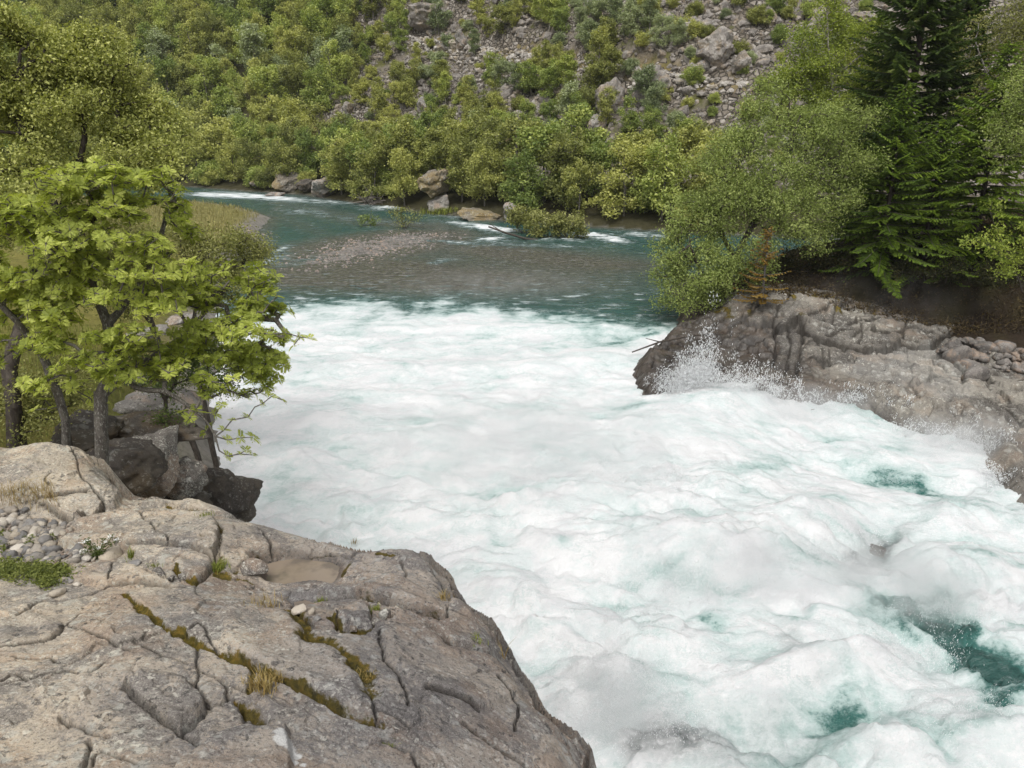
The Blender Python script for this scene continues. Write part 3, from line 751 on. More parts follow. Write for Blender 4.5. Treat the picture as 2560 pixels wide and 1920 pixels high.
# joints in the rock: (trace, half width m, depth m, moss 0..1, step m: how far the side left of the trace stands higher)
FG_CRACKS = [
    (c1((1000, 280), (1080, 340), (1130, 400), (1230, 480), (1350, 550), (1480, 600), (1600, 670), (1750, 740), (1900, 800), (2010, 860), (2130, 900), (2212, 940)), .030, .09, 1, .02),
    (c6((40, 905), (200, 990), (330, 1050), (450, 1120), (570, 1170), (650, 1215), (740, 1250), (850, 1300)), .030, .10, .75, .05),
    (c1((0, 480), (100, 440), (200, 390), (290, 345), (400, 320), (600, 290), (720, 265), (800, 225), (870, 190), (1000, 195), (1200, 215), (1370, 235), (1520, 240)), .030, .10, .35, .05),
    (c1((215, 410), (330, 425), (450, 460), (540, 500), (660, 525), (760, 580), (830, 630), (930, 665), (1060, 710)), .010, .045, .1, .012),
    (c1((640, 400), (540, 500), (490, 560), (400, 625), (250, 660), (120, 695), (0, 715)), .009, .04, 0, .02),
    (c1((0, 980), (60, 940), (120, 930), (210, 965), (300, 920), (430, 880), (560, 865), (740, 885), (790, 850), (850, 785)), .011, .05, .1, .02),
    (c1((110, 770), (180, 795), (300, 795), (390, 780), (420, 815)), .011, .05, 0, .02),
    (c1((480, 1220), (570, 1300), (660, 1350), (740, 1395), (880, 1415)), .012, .06, .3, .05),
    (c1((940, 1020), (1000, 1060), (1100, 1130), (1180, 1190), (1280, 1270), (1380, 1330), (1450, 1370), (1590, 1460)), .012, .06, .2, .06),
    (c1((1520, 1000), (1560, 1060), (1630, 1130), (1640, 1190), (1560, 1270), (1440, 1355)), .030, .16, .2, -.07),
    (c1((1640, 1160), (1720, 1150), (1780, 1110), (1770, 1000), (1730, 960)), .016, .08, .2, .02),
    (c1((1575, 680), (1570, 760), (1550, 830), (1545, 950), (1520, 1000)), .011, .05, 0, .02),
    (c1((1560, 900), (1680, 935), (1760, 975), (1860, 1030), (1950, 1075)), .018, .08, .6, .03),
    (c1((1830, 1110), (1900, 1160), (1940, 1250), (1970, 1340)), .016, .08, .8, 0),
    (c1((1860, 1130), (1980, 1190), (2060, 1260), (2212, 1350)), .050, .11, .8, .05),
    (c1((980, 650), (1080, 635), (1140, 620), (1150, 575)), .010, .05, 0, .015),
    (c1((1090, 640), (1200, 700), (1300, 750), (1380, 795), (1470, 830)), .008, .04, 0, .012),
    (c1((1480, 570), (1540, 540), (1580, 520), (1630, 560), (1680, 650), (1740, 720)), .010, .05, 0, .015),
    (c1((690, 1440), (720, 1500), (700, 1560), (680, 1640)), .022, .09, .4, .02),
    (c1((740, 1643), (760, 1560), (830, 1520), (950, 1560), (1060, 1620)), .016, .07, .3, -.03),
    (c1((2010, 860), (2000, 950), (1960, 1050)), .030, .08, .9, .02),
    (c1((2212, 1340), (2050, 1345), (1930, 1350), (1800, 1380), (1650, 1460), (1500, 1530), (1380, 1643)), .014, .09, .2, -.10),
    (c6((0, 575), (100, 580), (200, 585), (300, 590), (380, 640), (420, 700), (430, 760)), .070, .07, 1, .04),
    (c6((430, 760), (550, 790), (640, 860), (700, 920), (770, 1000), (800, 1060), (800, 1100)), .085, .08, 1, .03),
    (c6((800, 1100), (815, 1180), (830, 1280)), .012, .06, .2, .02),
    (c6((870, 700), (865, 800), (880, 900), (950, 980), (1000, 1080), (1040, 1180)), .012, .07, .1, .05),
    (c6((1130, 1080), (1250, 1110), (1400, 1150), (1470, 1210)), .012, .08, 0, .08),
    (c6((820, 1200), (930, 1250), (1030, 1320)), .018, .09, .4, .05),
    (c6((870, 1400), (950, 1440), (1060, 1470), (1100, 1548)), .018, .10, .3, .03),
    (c6((480, 515), (600, 515), (700, 510), (800, 525), (950, 570), (1100, 620), (1200, 640), (1270, 670)), .028, .12, .5, .16),
    (c6((760, 200), (700, 270), (640, 350), (580, 420)), .022, .08, .8, .02),
    (c6((570, 415), (640, 420), (740, 390)), .020, .05, .9, .02),
    (c6((-240, 175), (-120, 190), (0, 205), (100, 225), (200, 245), (330, 240), (540, 258), (680, 270)), .016, .08, .5, .14),
    (c6((130, 100), (180, 170), (195, 240)), .012, .06, .2, .01),
    (c6((1150, 690), (1200, 740), (1300, 820), (1420, 850), (1540, 870)), .018, .09, .2, .08),
    (c6((990, 300), (1020, 370), (1005, 400)), .016, .08, .4, .03),
    (c6((1290, 590), (1450, 650), (1530, 690)), .014, .08, .1, .06), (c6((1270, 560), (1275, 660)), .018, .09, .5, .02),
    (c6((1200, 420), (1300, 480), (1400, 560), (1500, 600)), .014, .08, .2, .06), (c6((1160, 300), (1240, 400), (1290, 520)), .012, .07, .1, .05),
    (c6((560, 640), (620, 700), (720, 710), (810, 700)), .040, .08, .9, 0), (c6((590, 690), (600, 610), (770, 530)), .014, .07, .2, .05),
    (c6((780, 540), (800, 620), (810, 690)), .022, .09, .6, .02), (c6((700, 200), (850, 180), (950, 175)), .030, .05, .9, 0), (c6((850, 240), (940, 260)), .040, .03, .9, 0),
    (c6((320, 520), (330, 580), (480, 690)), .020, .09, .5, .03), (c6((0, 405), (60, 420), (150, 460)), .030, .05, .7, 0),
    (c6((1380, 1280), (1500, 1380), (1640, 1480), (1760, 1548)), .022, .12, .1, .08), (c6((1590, 1000), (1700, 1180), (1690, 1330)), .014, .09, 0, .05), (c6((1640, 860), (1780, 1050), (1870, 1180)), .014, .09, 0, .05),
    (c5((480, 160), (520, 240), (530, 320), (580, 370), (640, 430), (690, 490)), .012, .06, 0, .02),
    (c5((220, 505), (330, 545), (430, 600), (500, 640)), .014, .06, 0, .03),
    (c5((200, 520), (260, 500), (330, 480), (450, 445), (550, 430), (630, 415)), .014, .08, 0, .05),
    (c5((690, 490), (670, 540), (600, 600), (560, 620), (500, 630)), .016, .08, 0, -.10),
    (c5((330, 300), (300, 350), (340, 400)), .010, .05, 0, .03), (c5((470, 180), (600, 175), (720, 240), (740, 330)), .010, .05, 0, .02),
    (c5((740, 505), (800, 560), (830, 580)), .010, .05, 0, .01),
    (c5((920, 580), (980, 640), (1020, 670), (1080, 730), (1110, 790)), .012, .06, .2, .03),
    (c5((840, 785), (960, 790), (1100, 792), (1250, 810), (1330, 830), (1380, 860)), .014, .07, .3, .07),
    (c5((1400, 600), (1450, 650), (1460, 700), (1440, 780), (1410, 880), (1360, 980), (1270, 1030)), .035, .10, .5, .20),
    (c5((1100, 490), (1250, 510), (1350, 560), (1480, 570), (1600, 560)), .018, .07, .9, .03),
    (c5((500, 880), (640, 890), (720, 892), (900, 905), (1000, 960), (1100, 1020)), .016, .08, .5, .05),
    (c5((720, 990), (740, 940), (760, 900)), .012, .06, .1, 0), (c5((900, 480), (1050, 420), (1200, 420), (1360, 470)), .014, .06, 0, -.06),
    (c5((1660, 560), (1800, 600), (1960, 650), (2200, 670)), .012, .06, 0, .04), (c5((1480, 600), (1700, 640), (1780, 740), (1790, 820)), .012, .06, .3, .03),
    (c5((1170, 920), (1200, 980), (1280, 1020)), .030, .07, 1, 0), (c5((1440, 850), (1420, 950), (1480, 980)), .060, .06, 1, 0), (c5((1550, 950), (1600, 870), (1690, 800)), .020, .06, .8, .02),
]
FG_PLATES = [(p, h) for p, h in [
    (c5((385, 690), (520, 620), (800, 570), (920, 575), (1390, 590), (1455, 650), (1460, 700), (1440, 780), (1400, 860), (1330, 835), (1250, 812), (1100, 795), (960, 790), (840, 785), (640, 770), (400, 745)), .13),
    (c5((840, 790), (1100, 797), (1250, 815), (1380, 865), (1410, 890), (1350, 980), (1270, 1030), (1220, 960), (1170, 915), (930, 870), (870, 830)), .08),
    (c5((450, 900), (640, 892), (760, 893), (900, 905), (1000, 940), (1100, 1000), (1130, 1030), (1000, 1025), (740, 995), (500, 1005), (480, 960)), .07),
    (c5((-60, 140), (130, 105), (300, 110), (480, 150), (620, 180), (720, 230), (770, 330), (800, 420), (760, 500), (690, 490), (640, 430), (560, 430), (330, 480), (260, 500), (0, 540), (-60, 540)), .13),
    (c5((200, 520), (330, 482), (560, 432), (640, 432), (690, 490), (665, 545), (600, 600), (560, 622), (500, 640), (430, 600), (330, 545)), .11),
    (c5((900, 480), (1050, 425), (1200, 425), (1360, 475), (1480, 520), (1600, 555), (1480, 566), (1350, 556), (1250, 508), (1100, 488)), .08),
    (c6((480, 500), (600, 440), (740, 390), (900, 400), (1050, 450), (1200, 560), (1270, 660), (1100, 615), (950, 565), (800, 520), (700, 505)), .09),
    (c6((-120, 610), (150, 600), (300, 600), (380, 660), (410, 720), (430, 790), (540, 820), (640, 890), (780, 1080), (800, 1150), (830, 1290), (650, 1210), (450, 1110), (200, 985), (40, 900), (-90, 820)), .05),
    (c1((940, 1020), (1100, 1130), (1280, 1270), (1380, 1320), (1440, 1310), (1560, 1230), (1630, 1170), (1610, 1110), (1540, 1030), (1400, 960), (1150, 940)), .07),
    (c1((2300, 1345), (1930, 1350), (1650, 1460), (1380, 1643), (1300, 1800), (2300, 1800)), .10),
    (c1((-80, 740), (120, 700), (250, 665), (400, 630), (540, 505), (450, 465), (330, 430), (215, 415), (0, 500), (-80, 520)), .04),
    (c6((1160, 690), (1300, 815), (1540, 865), (1600, 800), (1500, 690), (1280, 672)), .07), (c6((1280, 560), (1450, 640), (1540, 690), (1560, 640), (1480, 560), (1330, 480)), .06),
    (c6((880, 720), (1140, 690), (1290, 830), (1540, 880), (1640, 880), (1780, 1060), (1470, 1215), (1400, 1150), (1130, 1085), (1000, 1000), (900, 900)), .05),
    (c6((560, 640), (600, 600), (760, 540), (790, 620), (800, 680), (620, 690)), .07)]]
FG_PLATES_W = [(on_fg(p), h) for p, h in FG_PLATES]
FG_WORLD = [(on_fg(t), w * (0.72 if mo > .6 else 0.62), d * (1.2 if mo > .6 else 0.8), mo, st * 0.75) for t, w, d, mo, st in FG_CRACKS]
PUDDLE_PX = c6((90, 300), (150, 285), (230, 262), (330, 250), (450, 262), (560, 275), (610, 300), (600, 350), (570, 410), (520, 430), (400, 440), (280, 430), (190, 425), (150, 390), (165, 350), (120, 320))
PUDDLE = [tuple(at_z(u, v, 6.93)[:2]) for u, v in PUDDLE_PX]
PUDDLE2_PX = c6((330, 520), (400, 510), (470, 530), (450, 570), (380, 585), (335, 560))
PUDDLE2 = [tuple(at_z(u, v, 7.02)[:2]) for u, v in PUDDLE2_PX]

def fg_height(x, y, detail=True):
    """height, moss, tint of the near bedrock"""
    z = fg_base(x, y)
    # blocky jointing on a half-metre scale that follows the dip of the slabs
    ca, sa = math.cos(0.62), math.sin(0.62)
    a, b = x * ca - y * sa, x * sa + y * ca
    wa, wb = warp(a, b, 0.35, 0.8, 501)
    z = z + 0.028 * fbm(wa / 1.9, wb / 1.2, 2, 511)
    h1, t1, e1 = facets(wa / 1.25, wb / 0.62, 1)
    h2, t2, e2 = facets(wa / 0.36 + 7, wb / 0.20, 2)
    brk = sstep(0.0, 0.25, fbm(x / 0.9, y / 0.9, 3, 515))               # broken ground, smooth ice-worn slabs between
    z = z + 0.030 * h1 + 0.06 * t1 - 0.010 * (1 - sstep(0.0, 0.03, e1)) + (0.022 * h2 + 0.07 * t2) * (0.12 + 0.8 * brk)
    h3, t3, e3 = facets(wa / 0.13, wb / 0.085, 3)
    z = z + 0.010 * fbm(x / 0.16, y / 0.16, 4, 531) + 0.007 * ridged(x / 0.07, y / 0.07, 3, 541) + (0.006 * h3 + 0.022 * t3) * (0.3 + brk)
    crack = 0.6 * (1 - sstep(0.0, 0.018, e1)) * sstep(0.0, 0.2, fbm(x / 0.7, y / 0.7, 3, 517)) + 0.6 * brk * (1 - sstep(0.0, 0.05, e2)) * sstep(0.0, 0.3, fbm(x / 0.3, y / 0.3, 3, 519))
    moss = np.zeros(x.shape); lowest = np.zeros(x.shape)
    jx, jy = x + 0.020 * fbm(x / 0.13, y / 0.13, 3, 551) + 0.05 * fbm(x / 0.6, y / 0.6, 2, 571), y + 0.020 * fbm(x / 0.13, y / 0.13, 3, 561) + 0.05 * fbm(x / 0.6, y / 0.6, 2, 581)
    for poly, hh in FG_PLATES_W:
        arr = np.array(poly)
        msk = (x > arr[:, 0].min() - .2) & (x < arr[:, 0].max() + .2) & (y > arr[:, 1].min() - .2) & (y < arr[:, 1].max() + .2)
        if msk.any():
            pd = sdist(jx[msk], jy[msk], poly)
            z[msk] += hh * sstep(-0.015, 0.020, pd) - 0.4 * hh * sstep(0.0, 0.6, pd) + 0.02 * sstep(0, 0.1, pd) * sstep(0.22, 0.1, pd)
    for line, w, d, mo, st in FG_WORLD:
        arr = np.array(line); r = 0.9
        msk = (x > arr[:, 0].min() - r) & (x < arr[:, 0].max() + r) & (y > arr[:, 1].min() - r) & (y < arr[:, 1].max() + r)
        if not msk.any(): continue
        xs, ys = jx[msk], jy[msk]
        dd, sd_, al = seg_dist(xs, ys, line, False)
        wv = w * np.clip(0.95 + 0.7 * perlin(al * 4, al * 0 + w * 100) + 0.4 * perlin(al * 13, al * 0 + w * 70), 0.35, 2.0)
        mo_ = mo * np.clip(0.95 + 0.7 * perlin(al * 2.3, al * 0 + w * 55), 0.35, 1.2)
        if mo > 0.6:                         # filled with moss: shallow, with a soft mound
            cut = -d * 0.55 * np.exp(-(dd / (wv * 1.5)) ** 4) + 0.012 * fbm(xs / 0.03, ys / 0.03, 2, 3) * np.exp(-(dd / (wv * 1.5)) ** 4)
        else:
            wv = np.maximum(wv, 0.010)
            cut = -d * np.exp(-(dd / wv) ** 2) - 0.04 * d * np.exp(-(dd / (wv * 3)) ** 2)
        stp = st * 0.25 * np.where(sd_ > 0, 1, 0) * np.exp(-dd / 0.9)
        z[msk] += cut + stp
        if mo < 0.9: crack[msk] = np.maximum(crack[msk], (1 - mo) * np.exp(-(dd / np.maximum(wv * 1.15, 0.011)) ** 2))
        if mo > 0:
            moss[msk] = np.maximum(moss[msk], mo_ * np.exp(-(dd / (wv * (1.5 + 0.5 * mo))) ** 2))
    # hollow of the rain pool
    for poly, lev in ((PUDDLE, 6.90), (PUDDLE2, 7.0)):
        pd = sdist(x, y, poly)
        f = sstep(-0.10, 0.05, pd)
        z = z * (1 - f) + (lev - 0.03 + 0.008 * fbm(x / 0.2, y / 0.2, 3, 5)) * f
        z = np.where(pd < -0.0, np.maximum(z, lev + 0.012 + np.minimum(-pd, 0.06) * 0.4) * (pd > -0.35) + z * (pd <= -0.35), z)
    # over the brink: the face drops to the rapids in ribs
    sd_ = sdist(x, y, FG_POLY)
    rib = (0.15 * ridged(a / 0.9, b / 0.55, 2, 601) + 0.05 * fbm(x / 0.5, y / 0.5, 2, 611)) * np.where((x < -4.5) & (y > 8), 0.4, 1.0)
    e = sd_ + rib * 0.5 * sstep(0.5, 0.0, np.abs(sd_))
    z = z - 0.30 * sstep(0.45, 0.0, e) ** 2 * (e > -0.05)
    o = np.maximum(-e, 0)
    left = (x < -4.5) & (y > 8)
    slope = np.where(left, 1.8, 3.6)
    z = z - o * slope - rib * np.minimum(o, 1.0) * 1.2
    return z, moss, sd_, crack

def xspace(a, b, s): return np.arange(a, b + 1e-6, s)
fx = np.unique(np.concatenate([xspace(-12.5, -8.6, 0.10), xspace(-8.6, 1.7, 0.0130), xspace(1.7, 3.2, 0.06)]))
fy = np.unique(np.concatenate([xspace(1.2, 3.4, 0.08), xspace(3.4, 7.0, 0.0125), xspace(7.0, 12.0, 0.0160), xspace(12.0, 14.2, 0.08)]))
FX, FY = np.meshgrid(fx, fy)
FZ, FM, FS, FK = fg_height(FX, FY)
fU, fV, _ = project(np.stack([FX, FY, FZ], -1))
tint = np.clip(sstep(40, 400, fU + 0.40 * (fV - 600) + 150 * fbm(FX / 0.9, FY / 0.9, 4, 701)) * 0.95 + 0.25 * sstep(0.1, 0.35, fbm(FX / 0.7, FY / 0.7, 4, 711)), 0, 1)
white = np.zeros(FX.shape)
for (u, v, r) in [(c6((270, 1400))[0] + (0.055,)), (c6((280, 1435))[0] + (0.07,)), (c6((310, 1460))[0] + (0.05,)), (c6((350, 1470))[0] + (0.035,)), (c6((330, 1510))[0] + (0.03,)), (c6((255, 1465))[0] + (0.025,)), (c6((390, 1525))[0] + (0.02,))]:
    q = on_fg([(u, v)])[0]
    white = np.maximum(white, sstep(1.15, 0.85, np.hypot(FX - q[0], FY - q[1]) / r + 0.35 * fbm(FX / 0.05, FY / 0.05, 3, 721)))
white = np.maximum(white, 0.0)
wet = sstep(-0.4, -3.2, FZ - 4.2) + 0.75 * sstep(0.10, 0.0, np.abs(sdist(FX, FY, PUDDLE) + 0.02)) 
wet = np.clip(wet, 0, 1)
ROCK_FG = rock_material('bedrock_pale', (0.51, 0.445, 0.36), (0.39, 0.345, 0.29), (0.155, 0.147, 0.145), 1.0, 1.0, wet=True, lichen=0.75, bump=0.75, warm=(0.36, 0.25, 0.165))
# grey, darker weathering towards the brink: its own mineral colour, mixed by the tint attribute
nt = ROCK_FG.node_tree; k = N(nt)
bs = [n for n in nt.nodes if n.type == 'BSDF_PRINCIPLED'][0]
src = bs.inputs['Base Color'].links[0].from_socket
g2 = k.mix(k.noise(5, k.pos(), 5, 0.7), (0.72, 0.73, 0.77), (0.56, 0.55, 0.58))
nt.links.new(k.mix(k.attr('tint'), k.mix(1.0, src, (1.06, 1.03, 0.97), 'MULTIPLY'), k.mix(1.0, src, g2, 'MULTIPLY')), bs.inputs['Base Color'])
keep = (FS > -1.9) & (fU > -110) & (fV < 860)
Fc = grid_faces(len(fx), len(fy)); Fc = Fc[keep.ravel()[Fc].all(1)]
used = np.unique(Fc); remap = np.zeros(FX.size, np.int64); remap[used] = np.arange(len(used))
# a coarser copy of the same surface carries on outside the picture and under the fine part
kx, ky = np.arange(-12.5, 3.2, 0.10), np.arange(1.2, 14.2, 0.10)
KX, KY = np.meshgrid(kx, ky); KZ, KM, KS, KK = fg_height(KX, KY)
kF = grid_faces(len(kx), len(ky)); kF = kF[(KS > -3.0).ravel()[kF].all(1)]
nf = len(used); z0 = np.zeros(KX.size)
ctint = np.clip(sstep(-2.2, 1.0, KX), 0, 1).ravel()
me = mesh_np('bedrock', np.concatenate([np.stack([FX, FY, FZ], -1).reshape(-1, 3)[used], np.stack([KX, KY, KZ - 0.10], -1).reshape(-1, 3)]), np.concatenate([remap[Fc], kF + nf]), [ROCK_FG],
             {'moss': np.concatenate([FM.ravel()[used], KM.ravel()]), 'tint': np.concatenate([tint.ravel()[used], ctint]), 'white': np.concatenate([white.ravel()[used], z0]), 'wet': np.concatenate([wet.ravel()[used], z0]), 'crack': np.concatenate([FK.ravel()[used], KK.ravel()])}, smooth=False)
del KX, KY, KZ
link('bedrock_terrain', me, kind='structure')

def fg_z(x, y):
    i = int(np.clip(np.searchsorted(fx, x), 0, len(fx) - 1)); j = int(np.clip(np.searchsorted(fy, y), 0, len(fy) - 1))
    return float(FZ[j, i])
def fg_point(u, v):
    z = 7.2
    for _ in range(14):
        p = at_z(u, v, z); z = 0.5 * z + 0.5 * fg_z(p[0], p[1])
    return Vector((p[0], p[1], z))

# rain pools
m, nt, out = new_mat('rain_pool'); k = N(nt); P = k.pos()
c = k.mix(k.noise(3, P, 4, 0.6), (0.20, 0.155, 0.115), (0.27, 0.225, 0.175))
c = k.mix(k.step(0.5, 0.62, k.noise(1.6, P, 4, 0.6)), c, (0.15, 0.125, 0.10))
nt.links.new(k.bsdf(c, 0.10, 0.5, k.bump(k.noise(9, P, 2, 0.5), 0.04, 0.02), IOR=1.33), out.inputs['Surface'])
for poly, lev in ((PUDDLE, 6.902), (PUDDLE2, 7.002)):
    bm = bmesh.new(); c0 = np.mean(poly, 0)
    bm.faces.new([bm.verts.new((c0[0] + (x - c0[0]) * 1.12, c0[1] + (y - c0[1]) * 1.12, lev)) for x, y in poly])
    me = bpy.data.meshes.new('pool_water'); bm.to_mesh(me); bm.free(); me.materials.append(m)
    link('pool_water', me, kind='structure')

# ================================================================== BEDROCK, right bank
RO = [(650, 390, 30.6), (655, 365, 32.3), (700, 338, 36.3), (735, 308, 37.6), (770, 298, 38.4), (820, 295, 40.2), (860, 303, 40.8), (930, 319, 41), (1000, 336, 41), (1080, 346, 41), (1160, 351, 41), (700, 365, 33.2), (740, 350, 34.9),
      (780, 330, 35.9), (850, 325, 37), (920, 340, 37), (740, 388, 31.4), (700, 388, 31.3), (780, 384, 31.7), (830, 355, 34.2), (800, 394, 31.1), (880, 355, 34.6), (930, 355, 35.4), (850, 378, 32.0), (900, 388, 31.0), (945, 398, 30.4),
      (985, 350, 36), (975, 385, 31.7), (1000, 370, 34), (1030, 365, 34.5), (1010, 412, 29.7), (1030, 422, 29.1), (1008, 452, 27.1), (1030, 482, 25.5), (1080, 400, 31.5), (1090, 470, 27), (1150, 440, 29), (1120, 560, 22)]
_p = np.array([at_y(u, v, y) for u, v, y in RO] + [(x, 46.0, 3.2) for x in (8, 13, 18, 24, 30)] + [(x, 43.0, 3.2) for x in (13, 18, 24, 30)] + [(9.5, 41.0, 2.7), (34, 36, 4.5), (34, 28, 3.5), (32, 20, 2.5)])
RO_TPS = tps_fit(_p[:, :2], _p[:, 2], 0.05)
RO_EDGE = [tuple(at_y(u, v, y)[:2]) for u, v, y in [(647, 384, 31.2), (650, 393, 30.6), (668, 397, 30.7), (700, 398, 30.9), (745, 398, 30.9), (800, 402, 30.8), (850, 394, 31.2), (900, 398, 30.6), (945, 406, 30.0), (960, 404, 30.2), (978, 420, 29.2),
                                                   (1000, 440, 28.8), (1004, 460, 27.5), (1018, 490, 25.8), (1060, 560, 22.5)]]
RO_POLY = RO_EDGE + [(24, 18), (34, 20), (34, 46), (10, 46)] + [tuple(at_y(u, v, y)[:2]) for u, v, y in [(690, 325, 38.5), (672, 345, 36.5), (652, 366, 33.8)]]
RO_CRACKS = [(cr(*t), w, d, st) for t, w, d, st in [
    (((600, 500), (612, 600), (600, 700), (590, 780)), .05, .28, .05), (((690, 500), (692, 600), (672, 700), (650, 810)), .06, .30, .05), (((500, 490), (520, 600), (490, 740)), .06, .28, -.1),
    (((800, 570), (830, 680), (850, 750)), .04, .22, .05), (((880, 640), (880, 740)), .03, .18, 0), (((430, 470), (560, 500), (640, 480), (670, 450), (740, 560), (860, 600), (1000, 630), (1150, 645), (1300, 612), (1400, 600), (1560, 620), (1620, 570), (1760, 520)), .10, .35, .35),
    (((1730, 720), (1800, 790), (1800, 860)), .08, .3, .2), (((1390, 620), (1440, 750), (1450, 850)), .02, .10, .03), (((650, 690), (760, 700), (900, 720)), .05, .2, .1), (((500, 480), (520, 360), (600, 280), (620, 180)), .05, .2, .08),
    (((680, 460), (760, 400), (900, 350), (1050, 290)), .05, .2, .12), (((900, 470), (920, 330), (930, 250)), .04, .18, .05), (((1000, 470), (1150, 430), (1350, 440), (1600, 400)), .05, .2, .10), (((1150, 380), (1160, 300)), .04, .15, 0),
    (((850, 560), (1000, 520), (1200, 530), (1400, 500), (1580, 530)), .06, .22, .12), (((1380, 560), (1410, 430), (1380, 330)), .05, .2, .06), (((1080, 600), (1110, 520), (1060, 440)), .05, .2, .06), (((200, 480), (340, 430), (420, 330), (400, 240)), .05, .15, .1),
    (((1950, 950), (2080, 1010), (2200, 1150)), .05, .2, .1), (((2000, 800), (2150, 850), (2212, 830)), .04, .16, .1), (((1480, 880), (1620, 800), (1760, 830)), .05, .18, .1), (((300, 560), (420, 580), (500, 640)), .04, .15, .08)]]
def ro_base(x, y): return np.clip(tps_eval(RO_TPS, x, y), -2, 7)
def on_ro(pts):
    res = []
    for u, v in pts:
        d = ray(u, v); ys = np.linspace(24, 44, 120); t = ys / d[1]
        g = ro_base(d[0] * t, ys); hit = np.nonzero(CAM_H + d[2] * t < g)[0]
        i = hit[0] if len(hit) else 119
        res.append((d[0] * t[i], ys[i]))
    return res
RO_WORLD = [(on_ro(t), w, d, st) for t, w, d, st in RO_CRACKS]
rx = np.unique(np.concatenate([xspace(4.4, 25, 0.055), xspace(25, 34, 0.3)])); ry = np.unique(np.concatenate([xspace(18, 25, 0.15), xspace(25, 42, 0.06), xspace(42, 46, 0.3)]))
RX, RY = np.meshgrid(rx, ry)
def ro_height(x, y):
    z = ro_base(x, y)
    wa, wb = warp(x, y, 0.5, 1.4, 801)
    z = z + 0.16 * fbm(wa / 2.2, wb / 1.2, 4, 811) + 0.12 * ridged(wa / 1.6, wb / 0.55, 4, 821) + 0.05 * fbm(x / 0.35, y / 0.3, 4, 831)
    h1, t1, e1 = facets(wa / 1.9 + 0.3 * wb, wb / 0.8, 5); h2, t2, e2 = facets(wa / 0.7, wb / 0.36 + 0.3 * wa, 6)
    z = z + 0.26 * h1 + 0.5 * t1 - 0.14 * (1 - sstep(0, 0.10, e1)) + 0.10 * h2 + 0.22 * t2 - 0.05 * (1 - sstep(0, 0.12, e2))
    lay = z + 0.18 * wa + 0.06 * fbm(x / 1.0, y / 1.0, 3, 841)           # beds dipping to the left
    q = lay / 0.34; fr = q - np.floor(q)
    z = z + 0.10 * (sstep(0.3, 0.7, fr) - fr)
    ck = np.zeros(x.shape)
    for line, w, d, st in RO_WORLD:
        jx, jy = x + 0.10 * fbm(x / 0.5, y / 0.5, 3, 851), y + 0.10 * fbm(x / 0.5, y / 0.5, 3, 861)
        dd, s_, al = seg_dist(jx, jy, line, False)
        z = z - 0.6 * d * np.exp(-(dd / (w * 1.3)) ** 2) + st * np.where(s_ > 0, 1, 0) * np.exp(-dd / 0.8)
    sd_ = sdist(x, y, RO_POLY)
    rib = 0.25 * ridged(x / 0.9, y / 0.8, 4, 871)
    o = np.maximum(-(sd_ + rib * 0.4), 0)
    for line, w, d, st in RO_WORLD:
        dd = seg_dist(jx, jy, line, False)[0]; ck = np.maximum(ck, np.exp(-(dd / (w * 1.2)) ** 2))
    crk = np.maximum(ck, 0.8 * (1 - sstep(0.0, 0.07, e1)), 0.45 * (1 - sstep(0, 0.09, e2)))
    return z - 1.3 * o, sd_, crk
RZ, RS, RK = ro_height(RX, RY)
rwet = np.clip(sstep(2.3, 0.5, RZ - water_level(RX, RY) + 0.6 * fbm(RX / 1.2, RY / 1.2, 3, 881) + 0.32 * np.maximum(RX - 12.5, 0)), 0, 1) * 0.95
rmoss = np.clip(sstep(0.12, 0.4, fbm(RX / 1.1, RY / 1.1, 4, 891)) * sstep(2.4, 3.2, RZ), 0, 1) * 0.75
SLAB = on_ro([(835, 372), (880, 350), (930, 346), (960, 356), (978, 378), (975, 398), (940, 402), (880, 385)])
ROCK_R = rock_material('bedrock_brown', (0.235, 0.215, 0.18), (0.15, 0.135, 0.115), (0.055, 0.049, 0.044), 0.6, 0.45, wet=True, lichen=0.35, bump=0.7, warm=(0.24, 0.18, 0.13))
keep = (RS > -3.0); Fc = grid_faces(len(rx), len(ry)); Fc = Fc[keep.ravel()[Fc].all(1)]
used = np.unique(Fc); remap = np.zeros(RX.size, np.int64); remap[used] = np.arange(len(used))
me = mesh_np('bank_rock', np.stack([RX, RY, RZ], -1).reshape(-1, 3)[used], remap[Fc], [ROCK_R], {'moss': rmoss.ravel()[used], 'white': (0.14 * sstep(-0.2, 0.5, sdist(RX, RY, SLAB)) * (0.7 + 0.6 * fbm(RX / 0.5, RY / 0.3, 4, 895))).ravel()[used], 'crack': RK.ravel()[used], 'wet': rwet.ravel()[used]})
link('bank_rock_terrain', me, kind='structure')
def ro_at(x, y):
    i = np.clip(np.searchsorted(rx, x), 0, len(rx) - 1); j = np.clip(np.searchsorted(ry, y), 0, len(ry) - 1)
    return RZ[j, i]
def ro_point(u, v):
    d = ray(u, v); ys = np.linspace(24, 45, 400); t = ys / d[1]; X = d[0] * t
    g = ro_at(X, ys); hit = np.nonzero(CAM_H + d[2] * t < g)[0]
    i = hit[0] if len(hit) else 399
    return Vector((X[i], ys[i], g[i]))

# ================================================================== PLANTS: builders
def unit(v, ax=-1):
    return v / (np.linalg.norm(v, axis=ax, keepdims=True) + 1e-9)

